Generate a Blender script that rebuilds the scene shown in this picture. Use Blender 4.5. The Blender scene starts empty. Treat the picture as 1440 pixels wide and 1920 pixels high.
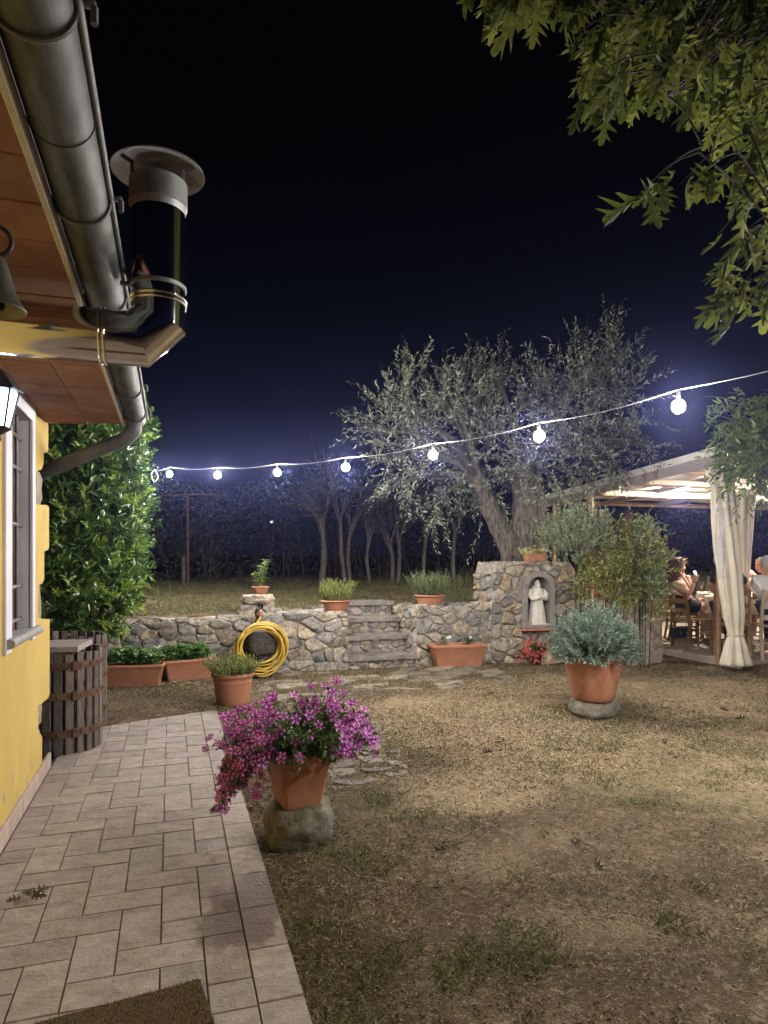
HAZE, EXPO = .0017, 0.0
import bpy, bmesh, math, random
import numpy as np
from mathutils import Vector, Matrix, noise

random.seed(11)
rng = np.random.default_rng(11)
C = bpy.context.scene.collection
PI = math.pi

# ---------------------------------------------------------------- camera calibration
FPX, CAMH, HORIZ = 1255.0, 1.4, 1050.0
YAW = math.atan(400 / FPX)
cy_, sy_ = math.cos(YAW), math.sin(YAW)
def ray(px, py):
    k = (px - 720) / FPX
    return Vector((cy_ * k + sy_, -sy_ * k + cy_, (HORIZ - py) / FPX))
def P(px, py, d):
    return ray(px, py) * d + Vector((0, 0, CAMH))
def G(px, py, z=0.0):
    a = ray(px, py); return P(px, py, (z - CAMH) / a.z)
def WX(px, py, X):
    return P(px, py, X / ray(px, py).x)
def WY(px, py, Y):
    return P(px, py, Y / ray(px, py).y)
def V(*a): return Vector(a)
def R(d): return math.radians(d)

# ---------------------------------------------------------------- mesh builder
_ico = {}
def ico(sub):
    if sub not in _ico:
        bm = bmesh.new(); bmesh.ops.create_icosphere(bm, subdivisions=sub, radius=1.0)
        bm.verts.ensure_lookup_table()
        _ico[sub] = ([v.co.copy() for v in bm.verts], [[v.index for v in f.verts] for f in bm.faces]); bm.free()
    return _ico[sub]

class MB:
    def __init__(s): s.v = []; s.f = []; s.m = []; s.c = []
    def add(s, vs, fs, mat=0, col=(1, 1, 1), M=None):
        o = len(s.v)
        s.v += [(M @ Vector(v))[:] if M else tuple(v) for v in vs]
        for f in fs:
            s.f.append([i + o for i in f]); s.m.append(mat); s.c.append(col)
        return s
    def box(s, c, size, rot=None, b=0.0, mat=0, col=(1, 1, 1)):
        hx = [x / 2 for x in size]; c = Vector(c)
        if isinstance(rot, (int, float)): rot = Matrix.Rotation(rot, 3, 'Z')
        tr = (lambda p: c + (rot @ Vector(p) if rot else Vector(p)))
        if b <= 0:
            vs = [tr((x * hx[0], y * hx[1], z * hx[2])) for x in (-1, 1) for y in (-1, 1) for z in (-1, 1)]
            fs = [(0, 1, 3, 2), (4, 6, 7, 5), (0, 4, 5, 1), (2, 3, 7, 6), (0, 2, 6, 4), (1, 5, 7, 3)]
            return s.add(vs, fs, mat, col)
        b = min(b, min(hx) * .95)
        idx = {}; vs = []
        for x in (-1, 1):
            for y in (-1, 1):
                for z in (-1, 1):
                    for a in range(3):
                        p = [x * hx[0], y * hx[1], z * hx[2]]
                        for q in range(3):
                            if q != a: p[q] -= (x, y, z)[q] * b
                        idx[x, y, z, a] = len(vs); vs.append(Vector(p))
        fs = []
        def k(a, sa, o1, s1, o2, s2, who):
            q = [0, 0, 0]; q[a] = sa; q[o1] = s1; q[o2] = s2
            return idx[q[0], q[1], q[2], who]
        for a in range(3):
            o1, o2 = (a + 1) % 3, (a + 2) % 3
            for sa in (-1, 1):
                fs.append([k(a, sa, o1, -1, o2, -1, a), k(a, sa, o1, 1, o2, -1, a), k(a, sa, o1, 1, o2, 1, a), k(a, sa, o1, -1, o2, 1, a)])
                for s1 in (-1, 1):
                    fs.append([k(a, sa, o1, s1, o2, -1, a), k(a, sa, o1, s1, o2, 1, a), k(a, sa, o1, s1, o2, 1, o1), k(a, sa, o1, s1, o2, -1, o1)])
        for x in (-1, 1):
            for y in (-1, 1):
                for z in (-1, 1): fs.append([idx[x, y, z, a] for a in range(3)])
        out = []
        for f in fs:
            n = (vs[f[1]] - vs[f[0]]).cross(vs[f[2]] - vs[f[0]]); m = sum((vs[i] for i in f), Vector())
            out.append(f if n.dot(m) > 0 else f[::-1])
        return s.add([tr(v) for v in vs], out, mat, col)
    def tube(s, pts, r, n=8, cap=True, mat=0, col=(1, 1, 1), closed=False):
        pts = [Vector(p) for p in pts]; N = len(pts)
        rs = r if isinstance(r, (list, tuple)) else [r] * N
        vs = []; up = None
        for i, p in enumerate(pts):
            a = pts[(i - 1) % N] if (closed or i > 0) else p
            b = pts[(i + 1) % N] if (closed or i < N - 1) else p
            t = (b - a); t = t.normalized() if t.length > 1e-9 else Vector((0, 0, 1))
            if up is None:
                up = Vector((0, 0, 1)) if abs(t.z) < .9 else Vector((1, 0, 0))
            x = up - t * up.dot(t)
            if x.length < 1e-5: x = t.orthogonal()
            x.normalize(); up = x; y = t.cross(x)
            for j in range(n):
                a_ = 2 * PI * j / n
                vs.append(p + (x * math.cos(a_) + y * math.sin(a_)) * rs[i])
        fs = []
        for i in range(N if closed else N - 1):
            i2 = (i + 1) % N
            for j in range(n):
                j2 = (j + 1) % n
                fs.append((i * n + j, i * n + j2, i2 * n + j2, i2 * n + j))
        if cap and not closed:
            fs.append(tuple(range(n - 1, -1, -1))); fs.append(tuple((N - 1) * n + j for j in range(n)))
        return s.add(vs, fs, mat, col)
    def lathe(s, prof, n=24, c=(0, 0, 0), M=None, mat=0, col=(1, 1, 1), sx=1, sy=1, wob=0):
        vs = []; c = Vector(c)
        for (r, z) in prof:
            for j in range(n):
                a = 2 * PI * j / n; rr = max(r, 1e-4) * (1 + (wob * noise.noise((math.cos(a) * 2, math.sin(a) * 2, z * 3)) if wob else 0))
                p = Vector((rr * math.cos(a) * sx, rr * math.sin(a) * sy, z))
                vs.append((M @ p if M else p) + c)
        fs = []
        for i in range(len(prof) - 1):
            for j in range(n):
                j2 = (j + 1) % n
                fs.append((i * n + j, i * n + j2, (i + 1) * n + j2, (i + 1) * n + j))
        return s.add(vs, fs, mat, col)
    def blob(s, c, size, sub=3, amp=.1, freq=1.5, seed=0, rot=None, mat=0, col=(1, 1, 1), sq=0.0):
        vs, fs = ico(sub); c = Vector(c); out = []
        for v in vs:
            p = v.copy()
            if sq:
                m = max(abs(p.x), abs(p.y), abs(p.z)); p = p.lerp(p / m, sq)
            p *= 1 + amp * noise.noise(v * freq + Vector((seed * 7.3, seed * 3.1, 0))) + amp * .4 * noise.noise(v * freq * 3 + Vector((seed, 0, seed)))
            p = Vector((p.x * size[0], p.y * size[1], p.z * size[2]))
            if rot: p = rot @ p
            out.append(p + c)
        return s.add(out, fs, mat, col)
    def loft(s, rings, cap0=True, cap1=True, mat=0, col=(1, 1, 1)):
        n = len(rings[0]); vs = [p for r in rings for p in r]; fs = []
        for i in range(len(rings) - 1):
            for j in range(n):
                j2 = (j + 1) % n
                fs.append((i * n + j, i * n + j2, (i + 1) * n + j2, (i + 1) * n + j))
        if cap0: fs.append(tuple(range(n - 1, -1, -1)))
        if cap1: fs.append(tuple((len(rings) - 1) * n + j for j in range(n)))
        return s.add(vs, fs, mat, col)
    def build(s, name, mats, parent=None, smooth=30, tint=True):
        me = bpy.data.meshes.new(name); me.from_pydata([tuple(v) for v in s.v], [], s.f)
        if not isinstance(mats, (list, tuple)): mats = [mats]
        for m in mats: me.materials.append(m)
        me.polygons.foreach_set('material_index', s.m)
        if tint and s.f:
            cnt = np.array([len(f) for f in s.f]); col = np.ones((len(s.f), 4), np.float32); col[:, :3] = np.array(s.c, np.float32)
            at = me.color_attributes.new('tint', 'FLOAT_COLOR', 'CORNER'); at.data.foreach_set('color', np.repeat(col, cnt, axis=0).ravel())
        if smooth is not None:
            me.polygons.foreach_set('use_smooth', [True] * len(me.polygons))
            if smooth < 180: me.set_sharp_from_angle(angle=R(smooth))
        me.update()
        return link(name, me, parent)

def link(name, data, parent=None):
    o = bpy.data.objects.new(name, data); C.objects.link(o)
    if parent is not None:
        o.parent = parent; o.matrix_parent_inverse = parent.matrix_basis.inverted()
    return o
def tag(o, label=None, cat=None, group=None, kind=None):
    if label: o['label'] = label
    if cat: o['category'] = cat
    if group: o['group'] = group
    if kind: o['kind'] = kind
    return o
def thing(name, label, cat, loc=(0, 0, 0), rz=0, group=None):
    o = bpy.data.objects.new(name, None); C.objects.link(o)
    o.location = loc; o.rotation_euler = (0, 0, rz); o.empty_display_size = .1
    return tag(o, label, cat, group)
def structure(o, label=None): return tag(o, label, None, None, 'structure')
def dup(root, loc=None, rz=None, label=None, mats=None, group=None):
    r = root.copy(); C.objects.link(r)
    if loc is not None: r.location = loc
    if rz is not None: r.rotation_euler = (0, 0, rz)
    if label: r['label'] = label
    if group: r['group'] = group
    def rec(a, b):
        for ch in list(a.children):
            c = ch.copy(); C.objects.link(c); c.parent = b
            if mats:
                c.data = c.data.copy()
                for i, m in enumerate(c.data.materials):
                    if m and m.name in mats: c.data.materials[i] = mats[m.name]
            rec(ch, c)
    rec(root, r)
    return r

# ---------------------------------------------------------------- materials
def newmat(name):
    m = bpy.data.materials.new(name); m.use_nodes = True
    nt = m.node_tree; b = nt.nodes['Principled BSDF']
    return m, nt, b
def N(nt, t, **kw):
    n = nt.nodes.new(t)
    for k, v in kw.items():
        if k in n.inputs: n.inputs[k].default_value = v
        else: setattr(n, k, v)
    return n
def L(nt, a, b): nt.links.new(a, b)
def c4(c): return (c[0], c[1], c[2], 1)
def ramp(nt, fac, stops):
    r = nt.nodes.new('ShaderNodeValToRGB'); L(nt, fac, r.inputs[0])
    e = r.color_ramp.elements
    while len(e) < len(stops): e.new(.5)
    for x, (p, c) in zip(e, stops): x.position = p; x.color = c4(c)
    return r.outputs[0]
def coords(nt, obj=False):
    if obj: return nt.nodes.new('ShaderNodeTexCoord').outputs['Object']
    return nt.nodes.new('ShaderNodeNewGeometry').outputs['Position']
def noisef(nt, co, scale, detail=4, rough=.55, sc3=None):
    if sc3:
        mp = nt.nodes.new('ShaderNodeMapping'); mp.inputs['Scale'].default_value = sc3; L(nt, co, mp.inputs[0]); co = mp.outputs[0]
    n = N(nt, 'ShaderNodeTexNoise', Scale=scale, Detail=detail, Roughness=rough); L(nt, co, n.inputs['Vector'])
    return n.outputs[0]
def mixc(nt, fac, a, b, mode='MIX'):
    m = nt.nodes.new('ShaderNodeMix'); m.data_type = 'RGBA'; m.blend_type = mode
    if isinstance(fac, (int, float)): m.inputs[0].default_value = fac
    else: L(nt, fac, m.inputs[0])
    for s, x in ((m.inputs[6], a), (m.inputs[7], b)):
        if isinstance(x, tuple): s.default_value = c4(x)
        else: L(nt, x, s)
    return m.outputs[2]
def bump(nt, b, h, strength=.3, dist=.01):
    n = N(nt, 'ShaderNodeBump', Strength=strength, Distance=dist); L(nt, h, n.inputs['Height']); L(nt, n.outputs[0], b.inputs['Normal'])
def pm(name, c1, c2=None, rough=.7, metal=0., scale=8., detail=5, bs=.3, bd=.005, bscale=None, tint=False, spec=.4, sc3=None, lo=.35, hi=.65, rough2=None, obj=False, spots=None):
    m, nt, b = newmat(name); co = coords(nt, obj)
    b.inputs['Roughness'].default_value = rough; b.inputs['Metallic'].default_value = metal; b.inputs['Specular IOR Level'].default_value = spec
    col = None
    if c2 is not None:
        f = noisef(nt, co, scale, detail, .6, sc3); col = ramp(nt, f, [(lo, c1), (hi, c2)])
        if rough2 is not None:
            mr = N(nt, 'ShaderNodeMapRange'); mr.inputs[3].default_value = rough; mr.inputs[4].default_value = rough2
            mr.inputs[1].default_value = lo; mr.inputs[2].default_value = hi; L(nt, f, mr.inputs[0]); L(nt, mr.outputs[0], b.inputs['Roughness'])
    if spots:
        sscale, scol, slo, shi = spots
        f2 = noisef(nt, co, sscale, 6, .65); fr = ramp(nt, f2, [(slo, (0, 0, 0)), (shi, (1, 1, 1))])
        col = mixc(nt, fr, col if col else c1, scol)
    if tint:
        a = nt.nodes.new('ShaderNodeAttribute'); a.attribute_name = 'tint'
        col = mixc(nt, 1.0, col if col is not None else c1, a.outputs['Color'], 'MULTIPLY')
    if col is not None: L(nt, col, b.inputs['Base Color'])
    else: b.inputs['Base Color'].default_value = c4(c1)
    if bs: bump(nt, b, noisef(nt, co, bscale or scale * 3, 6, .6, sc3), bs, bd)
    return m
def leafmat(name, c1, c2, rough=.45, trans=.25, spec=.4, tcol=None):
    m, nt, b = newmat(name)
    a = nt.nodes.new('ShaderNodeAttribute'); a.attribute_name = 'tint'
    sep = nt.nodes.new('ShaderNodeSeparateColor'); L(nt, a.outputs['Color'], sep.inputs[0])
    col = mixc(nt, sep.outputs[0], c1, c2)
    L(nt, col, b.inputs['Base Color']); b.inputs['Roughness'].default_value = rough; b.inputs['Specular IOR Level'].default_value = spec
    if trans:
        t = nt.nodes.new('ShaderNodeBsdfTranslucent'); L(nt, col, t.inputs[0])
        mx = nt.nodes.new('ShaderNodeMixShader'); mx.inputs[0].default_value = trans
        L(nt, b.outputs[0], mx.inputs[1]); L(nt, t.outputs[0], mx.inputs[2]); L(nt, mx.outputs[0], nt.nodes['Material Output'].inputs[0])
    return m
def petalmat(name, rough=.5, trans=.3):
    m, nt, b = newmat(name)
    a = nt.nodes.new('ShaderNodeAttribute'); a.attribute_name = 'tint'; L(nt, a.outputs['Color'], b.inputs['Base Color'])
    b.inputs['Roughness'].default_value = rough; b.inputs['Specular IOR Level'].default_value = .2
    t = nt.nodes.new('ShaderNodeBsdfTranslucent'); L(nt, a.outputs['Color'], t.inputs[0])
    mx = nt.nodes.new('ShaderNodeMixShader'); mx.inputs[0].default_value = trans
    L(nt, b.outputs[0], mx.inputs[1]); L(nt, t.outputs[0], mx.inputs[2]); L(nt, mx.outputs[0], nt.nodes['Material Output'].inputs[0])
    return m
def emit(name, col, strength):
    m, nt, b = newmat(name); nt.nodes.remove(b)
    e = N(nt, 'ShaderNodeEmission', Strength=strength); e.inputs[0].default_value = c4(col); L(nt, e.outputs[0], nt.nodes['Material Output'].inputs[0])
    return m

# ---------------------------------------------------------------- leaf scatter
LEAF = ([(0, 0, 0), (-.5, .36, .06), (.5, .36, .06), (-.36, .68, .03), (.36, .68, .03), (0, 1, -.12), (0, .36, 0), (0, .68, -.03)],
        [(0, 6, 1), (0, 2, 6), (1, 6, 7, 3), (6, 2, 4, 7), (3, 7, 5), (7, 4, 5)])
LEAF2 = ([(0, 0, 0), (-.5, .45, .1), (0, 1, -.05), (.5, .45, .1)], [(0, 2, 1), (0, 3, 2)])
BLADE = ([(-.5, 0, 0), (.5, 0, 0), (.35, .55, .04), (-.35, .55, .04), (0, 1, -.12)], [(0, 1, 2, 3), (3, 2, 4)])
TRI = ([(-.5, 0, 0), (.5, 0, 0), (0, 1, 0)], [(0, 1, 2)])
def _oak(fold=1.0, droop=1.0, twist=0.0):
    st = [(0, .012, 0), (.12, .02, .12), (.2, .12, .2), (.25, .33, .31), (.29, .36, .36), (.33, .10, .34), (.41, .09, .42), (.46, .40, .58), (.50, .52, .66), (.55, .34, .62), (.57, .12, .57), (.65, .11, .66), (.70, .30, .82), (.74, .36, .88), (.78, .14, .80), (.86, .13, .9), (.93, .1, .97), (1.0, .012, 1.0)]
    vs = []; fs = []
    zz = lambda x, y: .22 * fold * abs(x) - .23 * droop * y * y + twist * x * y
    for (ym, x, yo) in st:
        vs += [(0, ym, zz(0, ym)), (-x, yo, zz(x, yo)), (x, yo, zz(x, yo))]
    for i in range(len(st) - 1):
        a, b = i * 3, i * 3 + 3
        fs += [(a, b, b + 1, a + 1), (a, a + 2, b + 2, b)]
    return vs, fs
OAK = _oak(); OAKS = [_oak(1.0, 1.0), _oak(2.4, 1.9, .35), _oak(-.9, 2.6, -.4), _oak(3.2, .4, .5)]
def leaves(name, Pn, Dn, Nn, Ln, Wn, tmpl, mat, parent=None, tint=None, fcol=None, smooth=True):
    Pn, Dn, Nn = (np.asarray(a, float).reshape(-1, 3) for a in (Pn, Dn, Nn)); n = len(Pn)
    Ln = np.broadcast_to(np.asarray(Ln, float), (n,)); Wn = np.broadcast_to(np.asarray(Wn, float), (n,))
    y = Dn / (np.linalg.norm(Dn, axis=1, keepdims=True) + 1e-9)
    x = np.cross(y, Nn); x /= np.linalg.norm(x, axis=1, keepdims=True) + 1e-9
    z = np.cross(x, y)
    t = np.array(tmpl[0]); k = len(t)
    vv = (Pn[:, None] + x[:, None] * (Wn[:, None] * t[None, :, 0])[..., None] + y[:, None] * (Ln[:, None] * t[None, :, 1])[..., None] + z[:, None] * (Ln[:, None] * t[None, :, 2])[..., None]).reshape(-1, 3)
    fl = [len(f) for f in tmpl[1]]; fi = np.concatenate([np.array(f) for f in tmpl[1]])
    loops = (fi[None] + (np.arange(n) * k)[:, None]).ravel()
    tot = np.tile(np.array(fl), n); start = np.concatenate([[0], np.cumsum(tot)[:-1]])
    me = bpy.data.meshes.new(name); me.vertices.add(n * k); me.vertices.foreach_set('co', vv.astype(np.float32).ravel())
    me.loops.add(len(loops)); me.loops.foreach_set('vertex_index', loops.astype(np.int32))
    me.polygons.add(len(tot)); me.polygons.foreach_set('loop_start', start.astype(np.int32)); me.polygons.foreach_set('loop_total', tot.astype(np.int32))
    me.polygons.foreach_set('use_smooth', np.full(len(tot), smooth))
    if fcol is not None:
        col = np.tile(np.repeat(np.array(fcol, np.float32), fl, axis=0), (n, 1))
        if tint is not None: col = col * np.repeat(np.asarray(tint, np.float32).reshape(n, -1), len(fi), axis=0)
    else:
        if tint is None: tint = rng.random(n)
        tt = np.asarray(tint, np.float32)
        if tt.ndim == 1: tt = np.stack([tt] * 3, 1)
        col = np.repeat(tt, len(fi), axis=0)
    col = np.concatenate([col, np.ones((len(col), 1), np.float32)], 1).astype(np.float32)
    at = me.color_attributes.new('tint', 'FLOAT_COLOR', 'CORNER'); at.data.foreach_set('color', col.ravel())
    me.materials.append(mat); me.update(calc_edges=True); me.validate()
    return link(name, me, parent)
def leaves_each(name, Pn, Dn, Nn, Ln, Wn, tmpl, mat, parent, tint=None, fcol=None, most=100):
    Pn, Dn, Nn = (np.asarray(a, float).reshape(-1, 3) for a in (Pn, Dn, Nn)); n = len(Pn)
    Ln = np.broadcast_to(np.asarray(Ln, float), (n,)); Wn = np.broadcast_to(np.asarray(Wn, float), (n,))
    order = np.argsort(((Pn - [0, 0, CAMH]) ** 2).sum(1) - Ln * 3)
    for i in order[:most]:
        leaves(name, Pn[i], Dn[i], Nn[i], Ln[i:i + 1], Wn[i:i + 1], tmpl, mat, parent, None if tint is None else np.asarray(tint)[i:i + 1], fcol)
    o = order[most:]
    if len(o): tag(leaves('more_' + name + 's', Pn[o], Dn[o], Nn[o], Ln[o], Wn[o], tmpl, mat, parent, None if tint is None else np.asarray(tint)[o], fcol), kind='stuff')
def rdir(n):
    a = rng.normal(size=(n, 3)); return a / np.linalg.norm(a, axis=1, keepdims=True)
def unit(a): return a / (np.linalg.norm(a, axis=-1, keepdims=True) + 1e-9)

def shoots(bases, dirs, lens, per, spread=.8, start=.15, curve=.15, down=0.0):
    """points, directions and normals of leaves set along straight-ish shoots"""
    bases = np.asarray(bases, float); dirs = unit(np.asarray(dirs, float)); lens = np.asarray(lens, float)
    n = len(bases); t = np.linspace(start, 1, per)[None, :, None]
    bend = rdir(n)[:, None] * curve
    pts = bases[:, None] + dirs[:, None] * lens[:, None, None] * t + bend * lens[:, None, None] * t * t
    pts[..., 2] -= down * (lens[:, None] * t[..., 0] ** 2)
    ax = unit(dirs[:, None] + 2 * bend * t); r = rng.normal(size=pts.shape); r -= ax * (r * ax).sum(-1, keepdims=True); r = unit(r)
    D = unit(ax * (1 - spread * .6) + r * spread); Nn = unit(ax * .35 + rng.normal(size=pts.shape) * .6 + np.array([-.05, -.35, .25]))
    return pts.reshape(-1, 3), D.reshape(-1, 3), Nn.reshape(-1, 3)
def shoot_stems(mb, bases, dirs, lens, r=.003, n=4, col=(1, 1, 1), down=0.0):
    for b, d, l in zip(bases, dirs, lens):
        b = Vector(b); d = Vector(d).normalized()
        mb.tube([b, b + d * l * .5 - V(0, 0, down * l * .25), b + d * l - V(0, 0, down * l)], [r, r * .8, r * .4], n, cap=False, col=col)

# ---------------------------------------------------------------- irregular stone facing
def clip(poly, p, n):
    out = []; m = len(poly)
    for i in range(m):
        a, b = poly[i], poly[(i + 1) % m]
        da = (a[0] - p[0]) * n[0] + (a[1] - p[1]) * n[1]; db = (b[0] - p[0]) * n[0] + (b[1] - p[1]) * n[1]
        if da <= 0: out.append(a)
        if da * db < 0:
            t = da / (da - db); out.append((a[0] + (b[0] - a[0]) * t, a[1] + (b[1] - a[1]) * t))
    return out
def area_c(poly):
    A = cx = cy = 0
    for i in range(len(poly)):
        a, b = poly[i], poly[(i + 1) % len(poly)]; w = a[0] * b[1] - b[0] * a[1]
        A += w; cx += (a[0] + b[0]) * w; cy += (a[1] + b[1]) * w
    if abs(A) < 1e-12: return 0, poly[0] if poly else (0, 0)
    return A / 2, (cx / (3 * A), cy / (3 * A))
def cells(region, size, aspect=1.5, seed=1, jitter=.75, relax=1):
    """voronoi cells (in u,v) of a convex region; cells are `aspect` times wider than tall"""
    rr = random.Random(seed)
    us = [p[0] for p in region]; vs = [p[1] for p in region]
    reg = [(u / aspect, v) for u, v in region]
    sites = []
    v = min(vs); row = 0
    while v < max(vs) + size * .5:
        u = min(us) / aspect + (row % 2) * size * .5
        while u < max(us) / aspect + size * .5:
            if rr.random() > .10: sites.append((u + rr.uniform(-.5, .5) * size * jitter * 1.3, v + rr.uniform(-.5, .5) * size * jitter * 1.1))
            if rr.random() < .2: sites.append((u + rr.uniform(-.5, .5) * size, v + rr.uniform(-.5, .5) * size))
            u += size
        v += size; row += 1
    res = []
    for k in range(relax + 1):
        res = []; ns = []
        for i, s in enumerate(sites):
            poly = list(reg)
            for j, t in enumerate(sites):
                if i == j: continue
                dx, dy = t[0] - s[0], t[1] - s[1]; d2 = dx * dx + dy * dy
                if d2 > (size * 4) ** 2 or d2 < 1e-9: continue
                poly = clip(poly, ((s[0] + t[0]) / 2, (s[1] + t[1]) / 2), (dx, dy))
                if len(poly) < 3: break
            if len(poly) >= 3:
                A, c = area_c(poly)
                if abs(A) > 1e-5:
                    res.append(poly)
                    ns.append((s[0] * .6 + c[0] * .4, s[1] * .6 + c[1] * .4))
        sites = ns
    return [[(u * aspect, v) for u, v in p] for p in res]
STONE = [(.36, .33, .285), (.31, .285, .245), (.40, .365, .315), (.255, .245, .235), (.42, .375, .30), (.29, .26, .215), (.345, .32, .29), (.22, .22, .22), (.43, .37, .28), (.31, .30, .29), (.27, .235, .19)]
def stones(mb, polys, fmap, gap=.012, h=.045, seed=1, palette=STONE, push=None, rnd=1.0):
    """fmap(u, v, depth) -> world. Each polygon becomes one rounded stone."""
    rr = random.Random(seed)
    for poly in polys:
        A, c = area_c(poly); A = abs(A)
        if A < .0012: continue
        if A < 0 or area_c(poly)[0] < 0: poly = poly[::-1]
        if push: poly = [push(p) for p in poly]
        for _ in range(2 if rr.random() < .45 else 1):
            q = []
            for i in range(len(poly)):
                a, b = poly[i], poly[(i + 1) % len(poly)]
                w = rr.uniform(.12, .24)
                q += [(a[0] * (1 - w) + b[0] * w, a[1] * (1 - w) + b[1] * w), (a[0] * w + b[0] * (1 - w), a[1] * w + b[1] * (1 - w))]
            poly = q
            if len(poly) > 40: break
        sz = math.sqrt(A); g = gap * rr.uniform(.6, 1.5)
        k = max(.5, 1 - 2 * g / sz)
        hh = h * rr.uniform(.55, 1.25); tu, tv = rr.uniform(-.12, .12), rr.uniform(-.12, .12); ph = rr.random() * 50
        rings = []
        for sc, dz in ((1.0, -.3), (.99, .35), (.955, .78), (.86, 1.0), (.5, 1.06)):
            ring = []
            for (u, v) in poly:
                du, dv = (u - c[0]) * k * sc, (v - c[1]) * k * sc
                nz = noise.noise((u * 14 + ph, v * 14, ph))
                du *= 1 + .06 * nz * rnd; dv *= 1 + .06 * nz * rnd
                dd = hh * dz + (tu * du + tv * dv + .014 * noise.noise((u * 22, v * 22, ph)) * rnd + .012 * noise.noise((u * 7, v * 7, ph)) * rnd) * (1 if dz > .4 else 0)
                ring.append(fmap(c[0] + du, c[1] + dv, dd))
            rings.append(ring)
        col = rr.choice(palette); f = rr.uniform(.8, 1.15); col = tuple(min(.7, x * f) for x in col)
        mb.loft(rings, cap0=False, cap1=True, col=col)
def jag_box(mb, c, size, amp, res=.06, seed=0, col=(1, 1, 1), rot=None):
    """rough block: subdivided box pushed about by noise"""
    hx = [s / 2 for s in size]; c = Vector(c)
    for a in range(3):
        o1, o2 = (a + 1) % 3, (a + 2) % 3
        n1 = max(2, int(size[o1] / res)); n2 = max(2, int(size[o2] / res))
        for sgn in (-1, 1):
            vs = []; fs = []
            for i in range(n1 + 1):
                for j in range(n2 + 1):
                    p = Vector((0, 0, 0)); p[a] = sgn * hx[a]; p[o1] = (2 * i / n1 - 1) * hx[o1]; p[o2] = (2 * j / n2 - 1) * hx[o2]
                    q = p.copy(); rd = min(hx) * .35
                    inner = Vector([max(-hx[m] + rd, min(hx[m] - rd, q[m])) for m in range(3)]); dlt = q - inner
                    if dlt.length > 1e-6: q = inner + dlt.normalized() * rd
                    w = c + (rot @ q if rot else q)
                    nv = noise.noise_vector(w * 9 + Vector((seed, seed * 2, 0))) * amp + noise.noise_vector(w * 26 + Vector((seed, 0, 0))) * amp * .4
                    vs.append(w + nv)
            for i in range(n1):
                for j in range(n2):
                    k = i * (n2 + 1) + j; f = (k, k + n2 + 1, k + n2 + 2, k + 1); fs.append(f if sgn > 0 else f[::-1])
            mb.add(vs, fs, col=col)
# ---------------------------------------------------------------- palette
M = {}
M['plaster'] = None
M['trim'] = pm('painted_trim', (.62, .60, .63), (.70, .68, .70), .8, scale=5, bs=.15, bd=.003)
M['sill'] = pm('grey_sill_stone', (.24, .23, .23), (.32, .31, .30), .75, scale=20, bs=.2, bd=.003)
M['soffit'] = pm('terracotta_soffit_tile', (.235, .12, .085), (.33, .185, .14), .85, scale=7, bs=.35, bd=.004, tint=True)
M['mortar'] = pm('lime_mortar', (.20, .18, .15), (.40, .36, .305), .95, scale=12, bs=.8, bd=.015, bscale=35)
M['pale_mortar'] = pm('pale_render', (.52, .49, .46), (.62, .58, .55), .9, scale=30, bs=.4, bd=.004)
M['zinc'] = pm('weathered_zinc', (.025, .028, .025), (.105, .11, .10), .6, metal=.35, scale=6, sc3=(5, 1.2, 1), bs=.15, bd=.003, lo=.3, hi=.7)
M['zinc_plain'] = pm('grey_zinc_pipe', (.09, .094, .092), (.16, .165, .16), .6, metal=.4, scale=8, bs=.05, bd=.002)
M['steel'] = pm('polished_steel', (.62, .60, .57), (.70, .68, .65), .09, metal=1., scale=3, bs=.06, bd=.004, bscale=2.2)
M['galv'] = pm('matt_galvanised_steel', (.20, .20, .20), (.36, .36, .35), .45, metal=.75, scale=9, bs=.15, bd=.003, bscale=20, lo=.3, hi=.7, rough2=.6, spots=(5, (.10, .095, .09), .58, .72))
M['iron'] = pm('black_wrought_iron', (.018, .017, .016), (.04, .033, .028), .55, metal=.4, scale=20, bs=.3, bd=.002)
M['rust'] = pm('rusty_iron', (.055, .035, .024), (.16, .085, .045), .8, metal=.2, scale=14, bs=.5, bd=.003)
M['bronze'] = pm('dark_bronze', (.10, .095, .075), (.17, .16, .125), .45, metal=.7, scale=12, bs=.2, bd=.002)
M['oldwood'] = pm('weathered_oak_stave', (.065, .05, .04), (.23, .19, .16), .85, scale=9, sc3=(9, 9, 1.1), bs=.7, bd=.005, tint=True, lo=.3, hi=.72)
M['greyboard'] = pm('grey_weathered_board', (.24, .20, .18), (.36, .31, .28), .85, scale=7, sc3=(2, 9, 9), bs=.3, bd=.003)
M['brownwood'] = pm('brown_window_wood', (.06, .035, .024), (.10, .06, .04), .5, scale=8, sc3=(8, 8, 1), bs=.2, bd=.002)
M['stone'] = pm('field_stone', (.42, .42, .44), (1.5, 1.45, 1.36), .9, scale=19, detail=10, bs=1., bd=.02, bscale=30, tint=True, spots=(7, (.34, .33, .28), .54, .66), lo=.28, hi=.72)
M['rock'] = pm('mossy_rock', (.10, .095, .07), (.25, .22, .18), .9, scale=11, detail=8, bs=.9, bd=.015, bscale=30, spots=(6, (.10, .11, .05), .52, .64))
M['step'] = pm('worn_step_slab', (.14, .125, .105), (.31, .28, .24), .85, scale=10, detail=7, bs=.6, bd=.01, bscale=30)
M['cement'] = pm('grey_cement', (.20, .185, .165), (.30, .275, .25), .9, scale=14, bs=.35, bd=.005)
M['terracotta'] = pm('terracotta_plastic', (.36, .155, .085), (.45, .205, .12), .66, scale=6, bs=.06, bd=.002, spots=(3.5, (.45, .22, .13), .55, .8))
M['clay'] = pm('baked_clay', (.40, .165, .095), (.52, .25, .16), .85, scale=12, bs=.2, bd=.003)
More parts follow.
